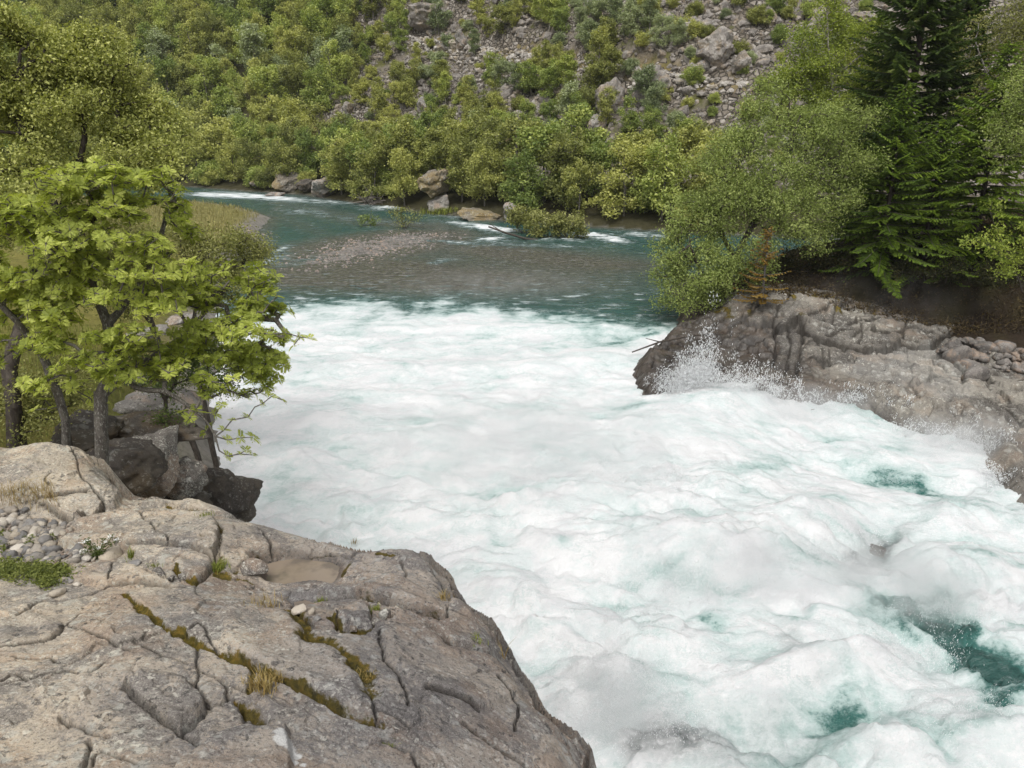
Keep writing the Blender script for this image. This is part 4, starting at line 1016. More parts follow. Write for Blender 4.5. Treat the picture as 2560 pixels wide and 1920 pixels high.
def tubes(P0, P1, R0, R1, sides=5):
    """frusta between point pairs -> V, F"""
    n = len(P0)
    d = unit(P1 - P0)
    P1 = P1 + d * (np.minimum(R1, 0.5) * 0.6)[:, None]
    ref = np.where(np.abs(d[:, 2:3]) > 0.9, np.array([[1.0, 0, 0]]), np.array([[0, 0, 1.0]]))
    a = unit(np.cross(d, ref)); b = np.cross(d, a)
    th = np.linspace(0, 2 * math.pi, sides, endpoint=False)
    ring = a[:, None] * np.cos(th)[None, :, None] + b[:, None] * np.sin(th)[None, :, None]
    V = np.concatenate([P0[:, None] + ring * R0[:, None, None], P1[:, None] + ring * R1[:, None, None]], 1).reshape(-1, 3)
    j = np.arange(sides); j2 = (j + 1) % sides
    base = (np.arange(n) * 2 * sides)[:, None]
    Fc = np.stack([base + j, base + j2, base + sides + j2, base + sides + j], -1).reshape(-1, 4)
    return V, Fc

def grow(trunks, pts, r_base, r_tip, rng, seg=0.35, jit=0.10, arch=0.12, down_pen=0.8, reach=0.0):
    """branches that join every point of PTS to the trunk lines; returns edges with radii and the tips"""
    pos = []; par = []
    for line in trunks:
        line = np.asarray(line, float)
        start = -1
        if pos:
            dd = np.linalg.norm(np.array(pos) - line[0], axis=1)
            start = int(dd.argmin()) if dd.min() < 0.6 * max(seg, 0.3) else -1
        last = start
        for i in range(len(line) - 1):
            n = max(1, int(np.ceil(np.linalg.norm(line[i + 1] - line[i]) / seg)))
            if i == 0 and last == -1:
                pos.append(line[0]); par.append(-1); last = len(pos) - 1
            for q in range(1, n + 1):
                p = line[i] + (line[i + 1] - line[i]) * q / n + rng.normal(0, jit * 0.25 * seg, 3)
                pos.append(p); par.append(last); last = len(pos) - 1
    nt_ = len(pos)
    T = np.array(pos)
    order = np.argsort(np.min(np.linalg.norm(pts[:, None] - T[None], axis=2), axis=1)) if len(pts) else []
    A = np.zeros((nt_ + len(pts) * 14 + 10, 3)); A[:nt_] = T; cnt = nt_
    z0 = T[:, 2].min()
    tips = []
    for i in order:
        p = pts[i]
        c = np.linalg.norm(A[:cnt] - p, axis=1) + down_pen * np.maximum(0, A[:cnt, 2] - p[2]) + reach * np.maximum(0, z0 + 0.18 * (T[:, 2].max() - z0) - A[:cnt, 2])
        q = int(c.argmin()); s = A[q].copy(); L = np.linalg.norm(p - s)
        n = int(np.clip(np.ceil(L / seg), 1, 10))
        last = q
        side = rng.normal(0, 1, 3) * jit * L
        for j in range(1, n + 1):
            t = j / n
            w = math.sin(math.pi * t)
            x = s + (p - s) * t + side * w + np.array([0, 0, arch * L * w]) + (rng.normal(0, 0.05 * seg, 3) if j < n else 0)
            A[cnt] = x; par.append(last); last = cnt; cnt += 1
        tips.append(last)
    A = A[:cnt]; par = np.array(par)
    w = np.zeros(cnt); w[tips] += 1
    for i in range(cnt - 1, -1, -1):
        if par[i] >= 0: w[par[i]] += w[i]
    w = np.maximum(w, 1)
    e = math.log(r_base / r_tip) / math.log(max(w.max(), 2))
    R = r_tip * w ** e
    ch = np.nonzero(par >= 0)[0]
    r0 = R[par[ch]]; r0 = np.minimum(r0, R[ch] * 1.6)
    return A[par[ch]], A[ch], r0, R[ch], A[np.array(tips, int)] if len(tips) else np.zeros((0, 3))

def sublobes(lobes, rng, k_=9, r=(0.26, 0.42)):
    """leafy tufts over the skin of each lobe, so that the crown is layered and ragged"""
    res = []
    for c, rad in lobes:
        rad = np.array(rad)
        for _ in range(k_):
            d = unit(rng.normal(size=3) + np.array([0, 0, 0.25]))
            q = rng.uniform(*r)
            res.append((np.array(c) + d * rad * rng.uniform(0.55, 0.98), tuple(rad * q * np.array([1.15, 1.15, 0.75]))))
    return res

def lobe_points(lobes, n, rng, shell=0.55):
    """n points in a union of ellipsoids: (centre, radii), weighted by surface, mostly near the skin"""
    wts = np.array([(r[0] * r[1] + r[1] * r[2] + r[0] * r[2]) for c, r in lobes]); wts = wts / wts.sum()
    k_ = rng.choice(len(lobes), n, p=wts)
    d = unit(rng.normal(size=(n, 3)))
    rad = np.where(rng.random(n) < shell, rng.uniform(0.78, 1.02, n), rng.uniform(0.25, 0.9, n))
    C = np.array([l[0] for l in lobes])[k_]; Rr = np.array([l[1] for l in lobes])[k_]
    return C + d * Rr * rad[:, None]

def px_lobes(specs, scale_depth=1.0):
    """(u, v, y, ru, rv) of the picture -> ellipsoids in the world"""
    r = []
    for (u, v, y, ru, rv) in specs:
        p = at_y(u, v, y); s = float(depth_of(p)) / FPX
        r.append((p, (ru * s, 0.5 * (ru + rv) * s * scale_depth, rv * s)))
    return r

def leaf_quads(C, n_per, spread, size, rng, up=0.5, aspect=0.6, droop=0.15, tone_c=0.25):
    """diamond leaves about the points C -> V, F, tone"""
    n = len(C) * n_per
    ctone = np.repeat(rng.normal(0, tone_c, len(C)), n_per)
    P = np.repeat(C, n_per, 0) + rng.normal(0, 1, (n, 3)) * np.asarray(spread)
    nrm = unit(rng.normal(0, 1, (n, 3)) + np.array([0, 0, up]) * 1.6)
    t = unit(np.cross(nrm, rng.normal(0, 1, (n, 3)))); t[:, 2] -= droop; t = unit(t)
    b = unit(np.cross(nrm, t))
    s = size * rng.uniform(0.65, 1.35, n)[:, None]
    fold = nrm * s * 0.10
    V = np.stack([P - t * s * 0.5, P + b * s * aspect * 0.5 + fold, P + t * s * 0.55, P - b * s * aspect * 0.5 + fold], 1).reshape(-1, 3)
    Fc = np.arange(n * 4).reshape(-1, 4)
    tone = np.repeat(np.clip(0.5 + ctone + rng.normal(0, 0.14, n), 0, 1), 4)
    return V, Fc, tone

def plant(name, label, category, base, branch, leaves, bark, leaf_mat, crown_name='crown', trunk_name='trunk', group=None, sides=5):
    """an Empty at the base with a trunk and a crown (coordinates given in the world)"""
    base = np.asarray(base, float)
    t = thing(name, label, category, tuple(base), group)
    P0, P1, R0, R1 = branch
    V, Fc = tubes(P0 - base, P1 - base, R0, R1, sides)
    link(trunk_name, mesh_np(trunk_name, V, Fc, [bark]), t)
    if leaves is not None:
        V, Fc, tone = leaves
        link(crown_name, mesh_np(crown_name, V - base, Fc, [leaf_mat], {'tone': tone}, smooth=False), t)
    return t

BARK_GREY = bark_material('bark_grey', (0.16, 0.145, 0.125), (0.085, 0.075, 0.065), (0.30, 0.29, 0.26))
BARK_DARK = bark_material('bark_dark', (0.055, 0.045, 0.038), (0.10, 0.085, 0.07))
BARK_BIRCH = bark_material('bark_birch', (0.50, 0.47, 0.43), (0.22, 0.19, 0.16), (0.07, 0.06, 0.05), 3.0)
DEADWOOD = bark_material('dead_wood', (0.36, 0.32, 0.29), (0.22, 0.19, 0.17))
LEAF_ROWAN = leaf_material('rowan_leaf', (0.24, 0.285, 0.055), (0.46, 0.51, 0.115), (0.66, 0.69, 0.21), 0.45, 0.46)
LEAF_ROWAN_DARK = leaf_material('rowan_leaf_dark', (0.050, 0.075, 0.020), (0.085, 0.120, 0.030), (0.130, 0.170, 0.040), 0.0, 0.3)  # darker leaf colour of the low shrub and the flowering plant
LEAF_ALDER = leaf_material('alder_leaf', (0.175, 0.20, 0.05), (0.375, 0.395, 0.115), (0.60, 0.61, 0.22), 0.0, 0.3, 0.45)
LEAF_BUSH = leaf_material('bush_leaf', (0.145, 0.161, 0.048), (0.258, 0.266, 0.081), (0.419, 0.419, 0.161), 0.0, 0.3, 0.45)
LEAF_WILLOW = leaf_material('willow_leaf', (0.14, 0.175, 0.045), (0.265, 0.325, 0.092), (0.43, 0.485, 0.165), 0.0, 0.32)
LEAF_BIRCH = leaf_material('birch_leaf', (0.169, 0.221, 0.039), (0.299, 0.364, 0.065), (0.468, 0.520, 0.117), 0.0, 0.35)
LEAF_FAR = leaf_material('hill_leaf', (0.183, 0.203, 0.065), (0.337, 0.354, 0.108), (0.527, 0.527, 0.168), 0.7, 0.28)
LEAF_FAR_GREEN = leaf_material('hill_leaf_fresh', (0.165, 0.223, 0.064), (0.312, 0.375, 0.102), (0.509, 0.547, 0.165), 0.7, 0.28)
LEAF_FAR_GREY = leaf_material('hill_leaf_grey', (0.191, 0.236, 0.124), (0.315, 0.360, 0.191), (0.450, 0.495, 0.293), 0.8, 0.25)
NEEDLE = leaf_material('spruce_needle', (0.050, 0.085, 0.012), (0.125, 0.190, 0.022), (0.25, 0.34, 0.035), 0.25, 0.22)
NEEDLE_DARK = leaf_material('spruce_needle_dark', (0.030, 0.052, 0.012), (0.080, 0.125, 0.022), (0.17, 0.23, 0.036), 0.2, 0.2)
NEEDLE_DEAD = leaf_material('spruce_needle_dead', (0.13, 0.08, 0.018), (0.25, 0.16, 0.036), (0.34, 0.24, 0.07), 0.0, 0.3)

# ================================================================== ROWAN by the near rock, with the leaf sprays one can pick out
def rowan_spray(rng, n=6, L=0.19):
    """a rosette of pinnate leaves at a twig's end, pointing +z"""
    Vs = []; tone = []
    for i in range(n):
        az = 2 * math.pi * i / n + rng.normal(0, 0.25); el = rng.uniform(0.15, 0.75)
        ax = np.array([math.cos(az) * math.cos(el), math.sin(az) * math.cos(el), math.sin(el)])
        sd_ = unit(np.cross(ax, [0, 0, 1.0])); up = np.cross(sd_, ax)
        l = L * rng.uniform(0.75, 1.15); tn = rng.uniform(0.25, 0.75)
        for k_ in range(11):
            j = k_ // 2 + 1; t = j / 6.0
            s_ = 1 if k_ % 2 else -1
            c = ax * l * t - np.array([0, 0, 0.32 * l * t * t])
            if k_ == 10: d = unit(ax - np.array([0, 0, 0.5])); 
            else: d = unit(ax * 0.75 + sd_ * s_ - np.array([0, 0, 0.25]))
            ll = l * 0.40 * (0.75 + 0.5 * math.sin(math.pi * t)); w = unit(np.cross(d, up)) * ll * 0.215
            Vs += [c, c + d * ll * 0.45 + w, c + d * ll, c + d * ll * 0.45 - w]
            tone += [np.clip(tn + rng.normal(0, 0.08), 0, 1)] * 4
    V = np.array(Vs)
    return V, np.arange(len(V)).reshape(-1, 4), np.array(tone)

def spray_frame(d, rng):
    """rotation whose z is the twig direction bent upwards"""
    z = unit(d * 0.7 + np.array([0, 0, 0.85]) + rng.normal(0, 0.25, 3))
    x = unit(np.cross(z, rng.normal(0, 1, 3))); y = np.cross(z, x)
    return np.stack([x, y, z], 1)

def rowan(name, label, trunks, lobes, n_pts, r_base, rng, n_single, extra=(), size=1.0):
    base = np.asarray(trunks[0][0], float)
    pts = lobe_points(sublobes(lobes, rng, 7, (0.3, 0.5)), n_pts, rng, 0.6)
    ext = np.array([at_y(u, v, y) for u, v, y in extra]).reshape(-1, 3)
    P0, P1, R0, R1, tips = grow(trunks, np.concatenate([pts, ext]) if len(ext) else pts, r_base, 0.006, rng, 0.30, 0.10, 0.06, 0.5)
    t = thing(name, label, 'tree', tuple(base))
    V, Fc = tubes(P0 - base, P1 - base, R0, R1, 6)
    link('trunk', mesh_np('trunk', V, Fc, [BARK_GREY]), t)
    protos = []
    for i in range(5):
        V, Fc, tn = rowan_spray(rng, 5 + i % 3, 0.118 * size)
        protos.append((V, Fc, tn, mesh_np('leaf_spray', V, Fc, [LEAF_ROWAN], {'tone': tn}, smooth=False)))
    dirs = {tuple(np.round(b, 5)): b - a for a, b in zip(P0, P1)}
    d_view = np.linalg.norm(tips - np.array([0, 0, CAM_H]), axis=1)
    order = np.argsort(d_view)
    bigV = []; bigT = []
    for rank, i in enumerate(order):
        p = tips[i]; d = unit(dirs.get(tuple(np.round(p, 5)), np.array([0, 0, 1.0])))
        M = spray_frame(d, rng); s = rng.uniform(0.6, 1.2)
        V, Fc, tn, me = protos[rng.integers(5)]
        if rank < n_single:
            o = link('leaf_spray', me, t)
            o.matrix_local = Matrix([[*(M[r] * s), (p - base)[r]] for r in range(3)] + [[0, 0, 0, 1]])
        else:
            bigV.append((V * s) @ M.T + p - base); bigT.append(np.clip(tn + rng.normal(0, 0.12), 0, 1))
    if bigV:
        V = np.concatenate(bigV)
        o = link('foliage', mesh_np('foliage', V, np.arange(len(V)).reshape(-1, 4), [LEAF_ROWAN], {'tone': np.concatenate(bigT)}, smooth=False), t)
        o['kind'] = 'stuff'
    return t

rr = np.random.default_rng(21)
yR = 11.6
def W(u, v, y): return at_y(u, v, y)
b0 = at_y(103, 480, 11.5)
yb = b0[1]
rowan('rowan_tree', 'bright green rowan with pinnate leaves leaning from the pale rock over the rapids',
      [[b0, W(101, 425, yb), W(101, 395, yb + .1), W(112, 365, yb + .2), W(108, 325, yb + .3), W(92, 285, yb + .3), W(95, 235, yb + .3), W(90, 190, yb + .2)],
       [W(101, 395, yb + .1), W(135, 370, yb + .3), W(165, 350, yb + .5), W(200, 330, yb + .7), W(240, 315, yb + .8), W(275, 320, yb + .9)],
       [W(108, 325, yb + .3), W(140, 285, yb + .6), W(160, 240, yb + .8), W(170, 200, yb + .8)],
       [W(112, 365, yb + .2), W(135, 388, yb), W(165, 392, yb - .1), W(188, 405, yb - .1), W(203, 418, yb - .1), W(215, 436, yb - .1), W(219, 450, yb - .1)]],
      px_lobes([(60, 178, yb, 26, 16), (90, 185, yb, 46, 24), (110, 178, yb, 30, 16), (140, 195, yb + .6, 40, 26), (165, 188, yb + .6, 22, 24), (178, 220, yb + .6, 22, 22), (60, 215, yb - .2, 55, 40), (20, 225, yb - .2, 30, 30), (110, 225, yb, 40, 30), (120, 255, yb, 60, 35), (60, 285, yb - .3, 55, 36), (130, 310, yb - .3, 55, 28),
                (205, 290, yb + .8, 45, 26), (240, 292, yb + .9, 45, 30), (262, 315, yb + .9, 28, 26), (215, 330, yb + .5, 55, 32), (190, 360, yb + .2, 38, 26), (235, 365, yb + .5, 40, 26), (215, 385, yb, 26, 16), (255, 385, yb + .6, 24, 14), (100, 350, yb - .3, 40, 20), (150, 360, yb - .2, 34, 18), (60, 355, yb - .3, 34, 18), (115, 378, yb - .3, 26, 10), (265, 365, yb + .6, 24, 18), (275, 345, yb + .8, 20, 14)], 0.9),
      2100, 0.10, rr, 290,
      extra=[(u, v, yb - .1 + .05 * (i % 3)) for i, (u, v) in enumerate([(196, 408), (205, 413), (215, 414), (232, 420), (248, 417), (210, 425), (228, 440), (240, 438), (253, 437), (228, 456), (240, 454), (252, 455), (246, 450), (190, 418), (182, 412), (224, 430),
                                                                       (206, 432), (300, 337), (309, 338), (294, 345), (286, 333), (272, 396), (282, 400), (262, 404), (222, 405)])])
b1 = at_y(66, 478, 11.7); y1 = b1[1]
rowan('rowan_tree', 'yellow-green rowan of two thin trunks beside the rounded boulder at the picture\'s edge',
      [[b1, W(66, 420, y1), W(58, 395, y1), W(40, 350, y1 + .1), W(35, 300, y1 + .2), W(30, 250, y1 + .2)],
       [W(40, 350, y1 + .1), W(15, 320, y1 - .1), W(-20, 280, y1 - .1)]],
      px_lobes([(15, 250, y1, 45, 36), (25, 310, y1 - .2, 45, 36), (-30, 280, y1, 40, 50), (60, 335, y1 - .1, 34, 22), (55, 385, y1 - .2, 26, 14), (30, 215, y1 + .3, 36, 26), (5, 350, y1 - .1, 26, 20), (60, 300, y1 - .3, 40, 34), (10, 290, y1 - .4, 36, 30)], 0.9),
      650, 0.065, rr, 130, extra=[(95, 405, y1 - .1), (104, 402, y1 - .1), (90, 398, y1), (45, 400, y1), (35, 410, y1), (52, 408, y1)])

# old leaning trunk with dark bark at the edge of the picture and the alders behind
def leafy(name, label, trunks, lobes, n_pts, r_base, rng, leaf_mat, n_per, spread, size, bark=BARK_DARK, up=0.5, category='tree', seg=0.5, group=None, shell=0.7, r_tip=0.006, arch=0.10, aspect=0.6, droop=0.15, tone_c=0.25, sides=5, extra_pts=None, sub=True):
    pts = lobe_points(sublobes(lobes, rng) if sub else lobes, n_pts, rng, shell)
    if extra_pts is not None: pts = np.concatenate([pts, extra_pts])
    P0, P1, R0, R1, tips = grow(trunks, pts, r_base, r_tip, rng, seg, 0.10, arch)
    return plant(name, label, category, trunks[0][0], (P0, P1, R0, R1), leaf_quads(tips, n_per, spread, size, rng, up, aspect, droop, tone_c), bark, leaf_mat, group=group, sides=sides)

def gp(u_x, y, dz=-0.2):
    return np.array([u_x, y, float(ground_height(np.array([u_x]), np.array([y]))[0]) + dz])

g0 = W(15, 448, 13.6)
leafy('alder_tree', 'olive green alder with a thick dark leaning trunk rising behind the rowans',
      [[np.array([g0[0], 13.6, 6.2]), W(14, 410, 13.6), W(8, 370, 13.9), W(20, 330, 14.2), W(40, 280, 15), W(60, 220, 16), W(80, 160, 17), W(85, 100, 17.5)],
       [W(40, 280, 15), W(90, 215, 16), W(115, 150, 17), W(120, 100, 17.5)], [W(60, 220, 16), W(30, 160, 16), W(15, 100, 16.5), W(20, 50, 16.5)], [W(8, 370, 13.9), W(-15, 340, 14), W(-40, 300, 14.5)]],
      px_lobes([(20, 55, 16.5, 45, 36), (75, 72, 17.5, 46, 38), (108, 88, 17.8, 40, 42), (60, 120, 16.8, 60, 40), (132, 118, 17.8, 34, 34), (168, 138, 17.6, 26, 20), (110, 150, 17, 55, 30), (15, 125, 16, 45, 45), (15, 185, 15.5, 45, 40),
                (150, 165, 17, 42, 22), (-30, 120, 16, 50, 70), (-40, 240, 15, 40, 60), (100, 45, 18, 22, 16), (70, 40, 17.5, 22, 14), (0, 25, 16.5, 22, 16)], 0.9),
      2300, 0.14, np.random.default_rng(31), LEAF_ALDER, 40, 0.125, 0.066, tone_c=0.26)
leafy('alder_bush', 'dull green alder bush spreading over the riverbank behind the rowan',
      [[gp(-9.9, 24.2), W(190, 330, 24), W(200, 290, 24), W(205, 250, 24)], [W(190, 330, 24), W(165, 290, 23.5), W(150, 260, 23.5)], [W(190, 330, 24), W(225, 290, 24.3), W(245, 260, 24.5)], [gp(-10.3, 24.0), W(150, 320, 23.6), W(120, 280, 23.6)]],
      px_lobes([(205, 246, 24, 30, 20), (238, 250, 24.4, 30, 20), (255, 270, 24.6, 24, 26), (170, 250, 23.8, 40, 34), (215, 285, 24, 44, 30), (140, 280, 23.6, 40, 40), (250, 242, 24.2, 14, 10), (100, 290, 23.5, 40, 50), (120, 235, 23.5, 40, 30), (60, 260, 22.5, 50, 50)], 1.0),
      1150, 0.10, np.random.default_rng(32), LEAF_BUSH, 40, 0.17, 0.072, category='bush')
leafy('alder_bush', 'low dark-leaved shrub growing on the bank under the rowan at the edge of the rapids',
      [[gp(-8.6, 17.5), W(165, 400, 17.2), W(180, 370, 17), W(195, 345, 17)], [W(165, 400, 17.2), W(150, 375, 17.3), W(140, 350, 17.3)]],
      px_lobes([(170, 375, 17, 30, 26), (205, 365, 16.6, 30, 22), (235, 375, 16.4, 24, 20), (140, 365, 17.3, 26, 22), (165, 420, 16.6, 22, 12)], 0.9),
      230, 0.05, np.random.default_rng(33), LEAF_ROWAN_DARK, 40, 0.13, 0.055, category='bush')
leafy('alder_bush', 'dull green bush around the dark alder trunk at the edge of the picture',
      [[gp(-9.4, 13.9), W(22, 420, 13.9), W(20, 395, 13.9)], [gp(-10.2, 14.2), W(-10, 410, 14.2), W(-14, 380, 14.2)], [gp(-8.6, 14.4), W(62, 410, 14.4), W(58, 388, 14.4)]],
      px_lobes([(30, 392, 13.9, 30, 20), (-10, 390, 14.2, 34, 30), (60, 398, 14.6, 30, 18), (80, 375, 15.0, 30, 18), (30, 425, 13.7, 30, 12)], 0.9),
      300, 0.04, np.random.default_rng(34), LEAF_BUSH, 34, 0.12, 0.055, category='bush')

# ================================================================== TREES on the right bank
rng = np.random.default_rng(41)
leafy('willow_tree', 'broad pale green willow drooping to the water beside the brown bank rock',
      [[gp(9.6, 40.2), W(715, 300, 40), W(735, 260, 40.5), W(760, 210, 41), W(785, 160, 41.5), W(800, 115, 42)],
       [W(715, 300, 40), W(700, 270, 39.5), W(690, 245, 39.3), W(670, 260, 39.0)], [W(735, 260, 40.5), W(715, 220, 40.3), W(725, 185, 40.5), W(745, 155, 41)], [W(760, 210, 41), W(800, 190, 41), W(825, 160, 41.5)], [W(715, 300, 40), W(745, 285, 39.3), W(770, 270, 39)]],
      px_lobes([(796, 113, 42, 46, 32), (818, 135, 42, 44, 30), (762, 130, 41.5, 30, 28), (742, 156, 41, 38, 28), (727, 191, 40.5, 42, 34), (822, 165, 41.5, 40, 28), (779, 182, 40.8, 46, 32), (750, 214, 40, 54, 32), (702, 215, 40, 34, 22),
                (692, 243, 39.6, 38, 22), (668, 268, 39, 24, 18), (700, 270, 39, 40, 28), (735, 250, 39.4, 44, 32), (790, 215, 40.2, 40, 26), (700, 298, 38.8, 32, 20), (680, 290, 38.6, 30, 20), (735, 285, 38.8, 24, 20), (820, 200, 40.5, 30, 28), (845, 175, 41.5, 30, 40), (850, 120, 42.5, 30, 30), (805, 235, 40.5, 30, 22), (720, 165, 41, 24, 20)], 0.9),
      2400, 0.22, rng, LEAF_WILLOW, 34, 0.23, 0.125, BARK_DARK, 0.4, aspect=0.5, r_tip=0.008, tone_c=0.22)
leafy('birch_tree', 'tall yellow-green birch whose narrow top stands against the grey scree',
      [[gp(22, 52.0), W(838, 190, 52), W(836, 130, 52), W(832, 80, 52), W(828, 45, 52), W(827, 8, 52)], [W(836, 130, 52), W(815, 95, 52), W(798, 62, 52)], [W(832, 80, 52), W(855, 60, 52)]],
      px_lobes([(827, 10, 52, 18, 14), (826, 28, 52, 32, 13), (798, 60, 52, 28, 24), (827, 62, 52.5, 36, 20), (853, 52, 52, 22, 22), (812, 78, 52, 46, 22), (858, 78, 52, 26, 24), (780, 88, 52, 22, 20), (845, 100, 52, 40, 24), (862, 32, 52, 10, 12)], 0.8),
      950, 0.16, rng, LEAF_BIRCH, 32, 0.25, 0.13, BARK_BIRCH, 0.5, aspect=0.6, r_tip=0.008)
leafy('birch_tree', 'brownish green birch filling the upper corner behind the dark spruce',
      [[gp(33, 50.0), W(1006, 180, 50), W(1008, 110, 50), W(1004, 60, 50), W(1000, 20, 50)], [W(1008, 110, 50), W(985, 70, 50), W(975, 40, 50)]],
      px_lobes([(1000, 20, 50, 30, 26), (1015, 60, 50, 34, 30), (980, 55, 50, 28, 34), (1000, 100, 50, 34, 30), (1030, 20, 50, 30, 40), (978, 100, 50, 22, 24)], 0.8),
      520, 0.15, rng, LEAF_BUSH, 34, 0.24, 0.12, BARK_BIRCH, 0.5, r_tip=0.008)
leafy('birch_tree', 'grey-green birch overhanging the spruce branches at the picture\'s edge',
      [[gp(27.5, 37.5), W(1050, 250, 37), W(1045, 180, 36.5), W(1030, 130, 36.3), W(1025, 90, 36.2)]],
      px_lobes([(1018, 118, 36.2, 24, 30), (1012, 150, 36.2, 20, 24), (1035, 90, 36.5, 24, 34), (1040, 160, 36.5, 26, 40)], 0.8),
      330, 0.10, rng, LEAF_WILLOW, 34, 0.22, 0.10, BARK_DARK, 0.5, r_tip=0.008)
leafy('birch_sapling', 'fresh green birch sapling in front of the dark spruces above the stone pile',
      [[gp(24.6, 35.0), W(1022, 290, 34), W(1012, 260, 33.6), W(998, 235, 33.4), W(990, 210, 33.4)], [W(1012, 260, 33.6), W(985, 243, 33.2), W(968, 240, 33.2)], [W(1022, 290, 34), W(1032, 250, 33.6)]],
      px_lobes([(992, 208, 33.4, 7, 10), (996, 226, 33.4, 8, 10), (978, 241, 33.2, 16, 4), (1002, 248, 33.4, 14, 12), (1012, 270, 33.4, 14, 12), (1026, 240, 33.6, 12, 18), (1024, 262, 33.6, 14, 14)], 1.0),
      120, 0.035, rng, LEAF_BIRCH, 16, 0.14, 0.12, BARK_DARK, 0.6, r_tip=0.006)

def spruce(name, label, base, h, r_max, rng, leaf_mat, needle_len=0.20, whorl=0.34, droop=0.35, bare=0.08, top_bare=0.0, sparse=1.0, lean=(0, 0), twig=0.55, bark=BARK_DARK, side=None, run=0.12):
    """trunk with whorls of boughs; every bough carries twigs set with needle blades"""
    base = np.asarray(base, float)
    t = thing(name, label, 'tree', tuple(base))
    nz = int(h / 0.5) + 1
    zs = np.linspace(0, h, nz); tr = np.stack([lean[0] * zs / h, lean[1] * zs / h, zs], 1)
    R = np.interp(zs, [0, h], [0.016 * h + 0.02, 0.008])
    E0, E1, S0, S1 = [tr[:-1]], [tr[1:]], [R[:-1]], [R[1:]]
    TP, TD, TL, TC = [], [], [], []
    z = h * bare
    while z < h * 0.985:
        f = 1 - z / h
        r = r_max * (f ** 0.85) * (1.0 if z > h * 0.15 else 0.75 + 0.25 * z / (h * 0.15))
        nb = int(rng.integers(4, 7))
        a0 = rng.uniform(0, 6.28)
        for i in range(nb):
            if rng.random() > sparse: continue
            az = a0 + 2 * math.pi * i / nb + rng.normal(0, 0.2)
            if side is not None and math.cos(az - side) < -0.2 and rng.random() < 0.75: continue
            L = max(0.14, r * rng.uniform(0.75, 1.12))
            n = max(3, int(L / 0.22) + 1); s = np.linspace(0, 1, n)
            up0 = 0.55 * (1 - f) + 0.05
            prof = L * (up0 * s - (droop * (0.35 + 0.75 * f)) * s ** 1.4 * 1.25 + 0.16 * s ** 3)
            c = np.stack([math.cos(az) * L * s, math.sin(az) * L * s, prof], 1) + [lean[0] * z / h, lean[1] * z / h, z + rng.normal(0, 0.06)]
            rb = np.interp(s, [0, 1], [0.012 + 0.006 * L, 0.004])
            E0.append(c[:-1]); E1.append(c[1:]); S0.append(rb[:-1]); S1.append(rb[1:])
            # twigs on both sides and the tip
            m = max(3, int(L / 0.13))
            st = np.linspace(0.12 if f > 0.3 else 0.02, 1.0, m)
            C = np.stack([np.interp(st, s, c[:, q]) for q in range(3)], 1)
            out_ = np.array([math.cos(az), math.sin(az), 0]); sd_ = np.array([-math.sin(az), math.cos(az), 0])
            l = twig * min(1.0, 0.35 + L * 0.35) * (0.35 + 0.9 * np.sin(math.pi * np.minimum(1, 0.22 + 0.75 * st))) * rng.uniform(0.7, 1.2, m) * (1 - 0.5 * st)
            for sg in (-1, 1):
                TP.append(C); TL.append(l); TC.append(np.full(m, rng.normal(0, 0.14)))
                TD.append(out_ * rng.uniform(0.55, 0.95, (m, 1)) + sd_ * sg * rng.uniform(0.6, 1.0, (m, 1)) + np.array([0, 0, 1.0]) * rng.uniform(-0.55, 0.0, (m, 1)))
            TP.append(C[-1:]); TL.append(np.array([twig * 0.5])); TD.append((out_ + np.array([0, 0, 0.1]))[None]); TC.append(np.zeros(1))
        z += whorl * (0.55 + 0.6 * f) * rng.uniform(0.8, 1.2)
    if top_bare:
        top = tr[-1]
        E0.append(top[None]); E1.append((top + [0.05, 0, top_bare])[None]); S0.append(np.array([0.014])); S1.append(np.array([0.005]))
    V, Fc = tubes(np.concatenate(E0), np.concatenate(E1), np.concatenate(S0), np.concatenate(S1), 5)
    link('trunk', mesh_np('trunk', V, Fc, [bark]), t)
    # runs of needles along every twig: two crossed narrow blades each
    TP, TD, TL, TC = np.concatenate(TP), unit(np.concatenate(TD)), np.concatenate(TL), np.concatenate(TC)
    kk = np.maximum(2, (TL / run).astype(int)); idx = np.repeat(np.arange(len(TP)), kk)
    q = np.arange(len(idx)) - np.repeat(np.cumsum(kk) - kk, kk)
    f0 = (q / kk[idx])[:, None]; f1 = ((q + 1.35) / kk[idx])[:, None]
    d = TD[idx]; l = TL[idx][:, None]
    o = TP[idx] + d * l * f0; e = TP[idx] + d * l * f1 - np.array([0, 0, 0.03]); mid = (o + e) / 2
    w = unit(np.cross(d, np.array([0, 0, 1.0]))); v = np.cross(w, d); ww = (0.045 + 0.02 * rng.random(len(idx)))[:, None] * (run / 0.12)
    V = np.stack([o, mid + w * ww, e, mid - w * ww, o, mid + v * ww * 0.8, e, mid - v * ww * 0.8], 1).reshape(-1, 3)
    tn = np.repeat(0.34 + 0.30 * f0[:, 0] + TC[idx] + rng.normal(0, 0.10, len(idx)), 8)
    link('crown', mesh_np('crown', V, np.arange(len(V)).reshape(-1, 4), [leaf_mat], {'tone': np.clip(tn, 0, 1)}, smooth=False), t)
    return t

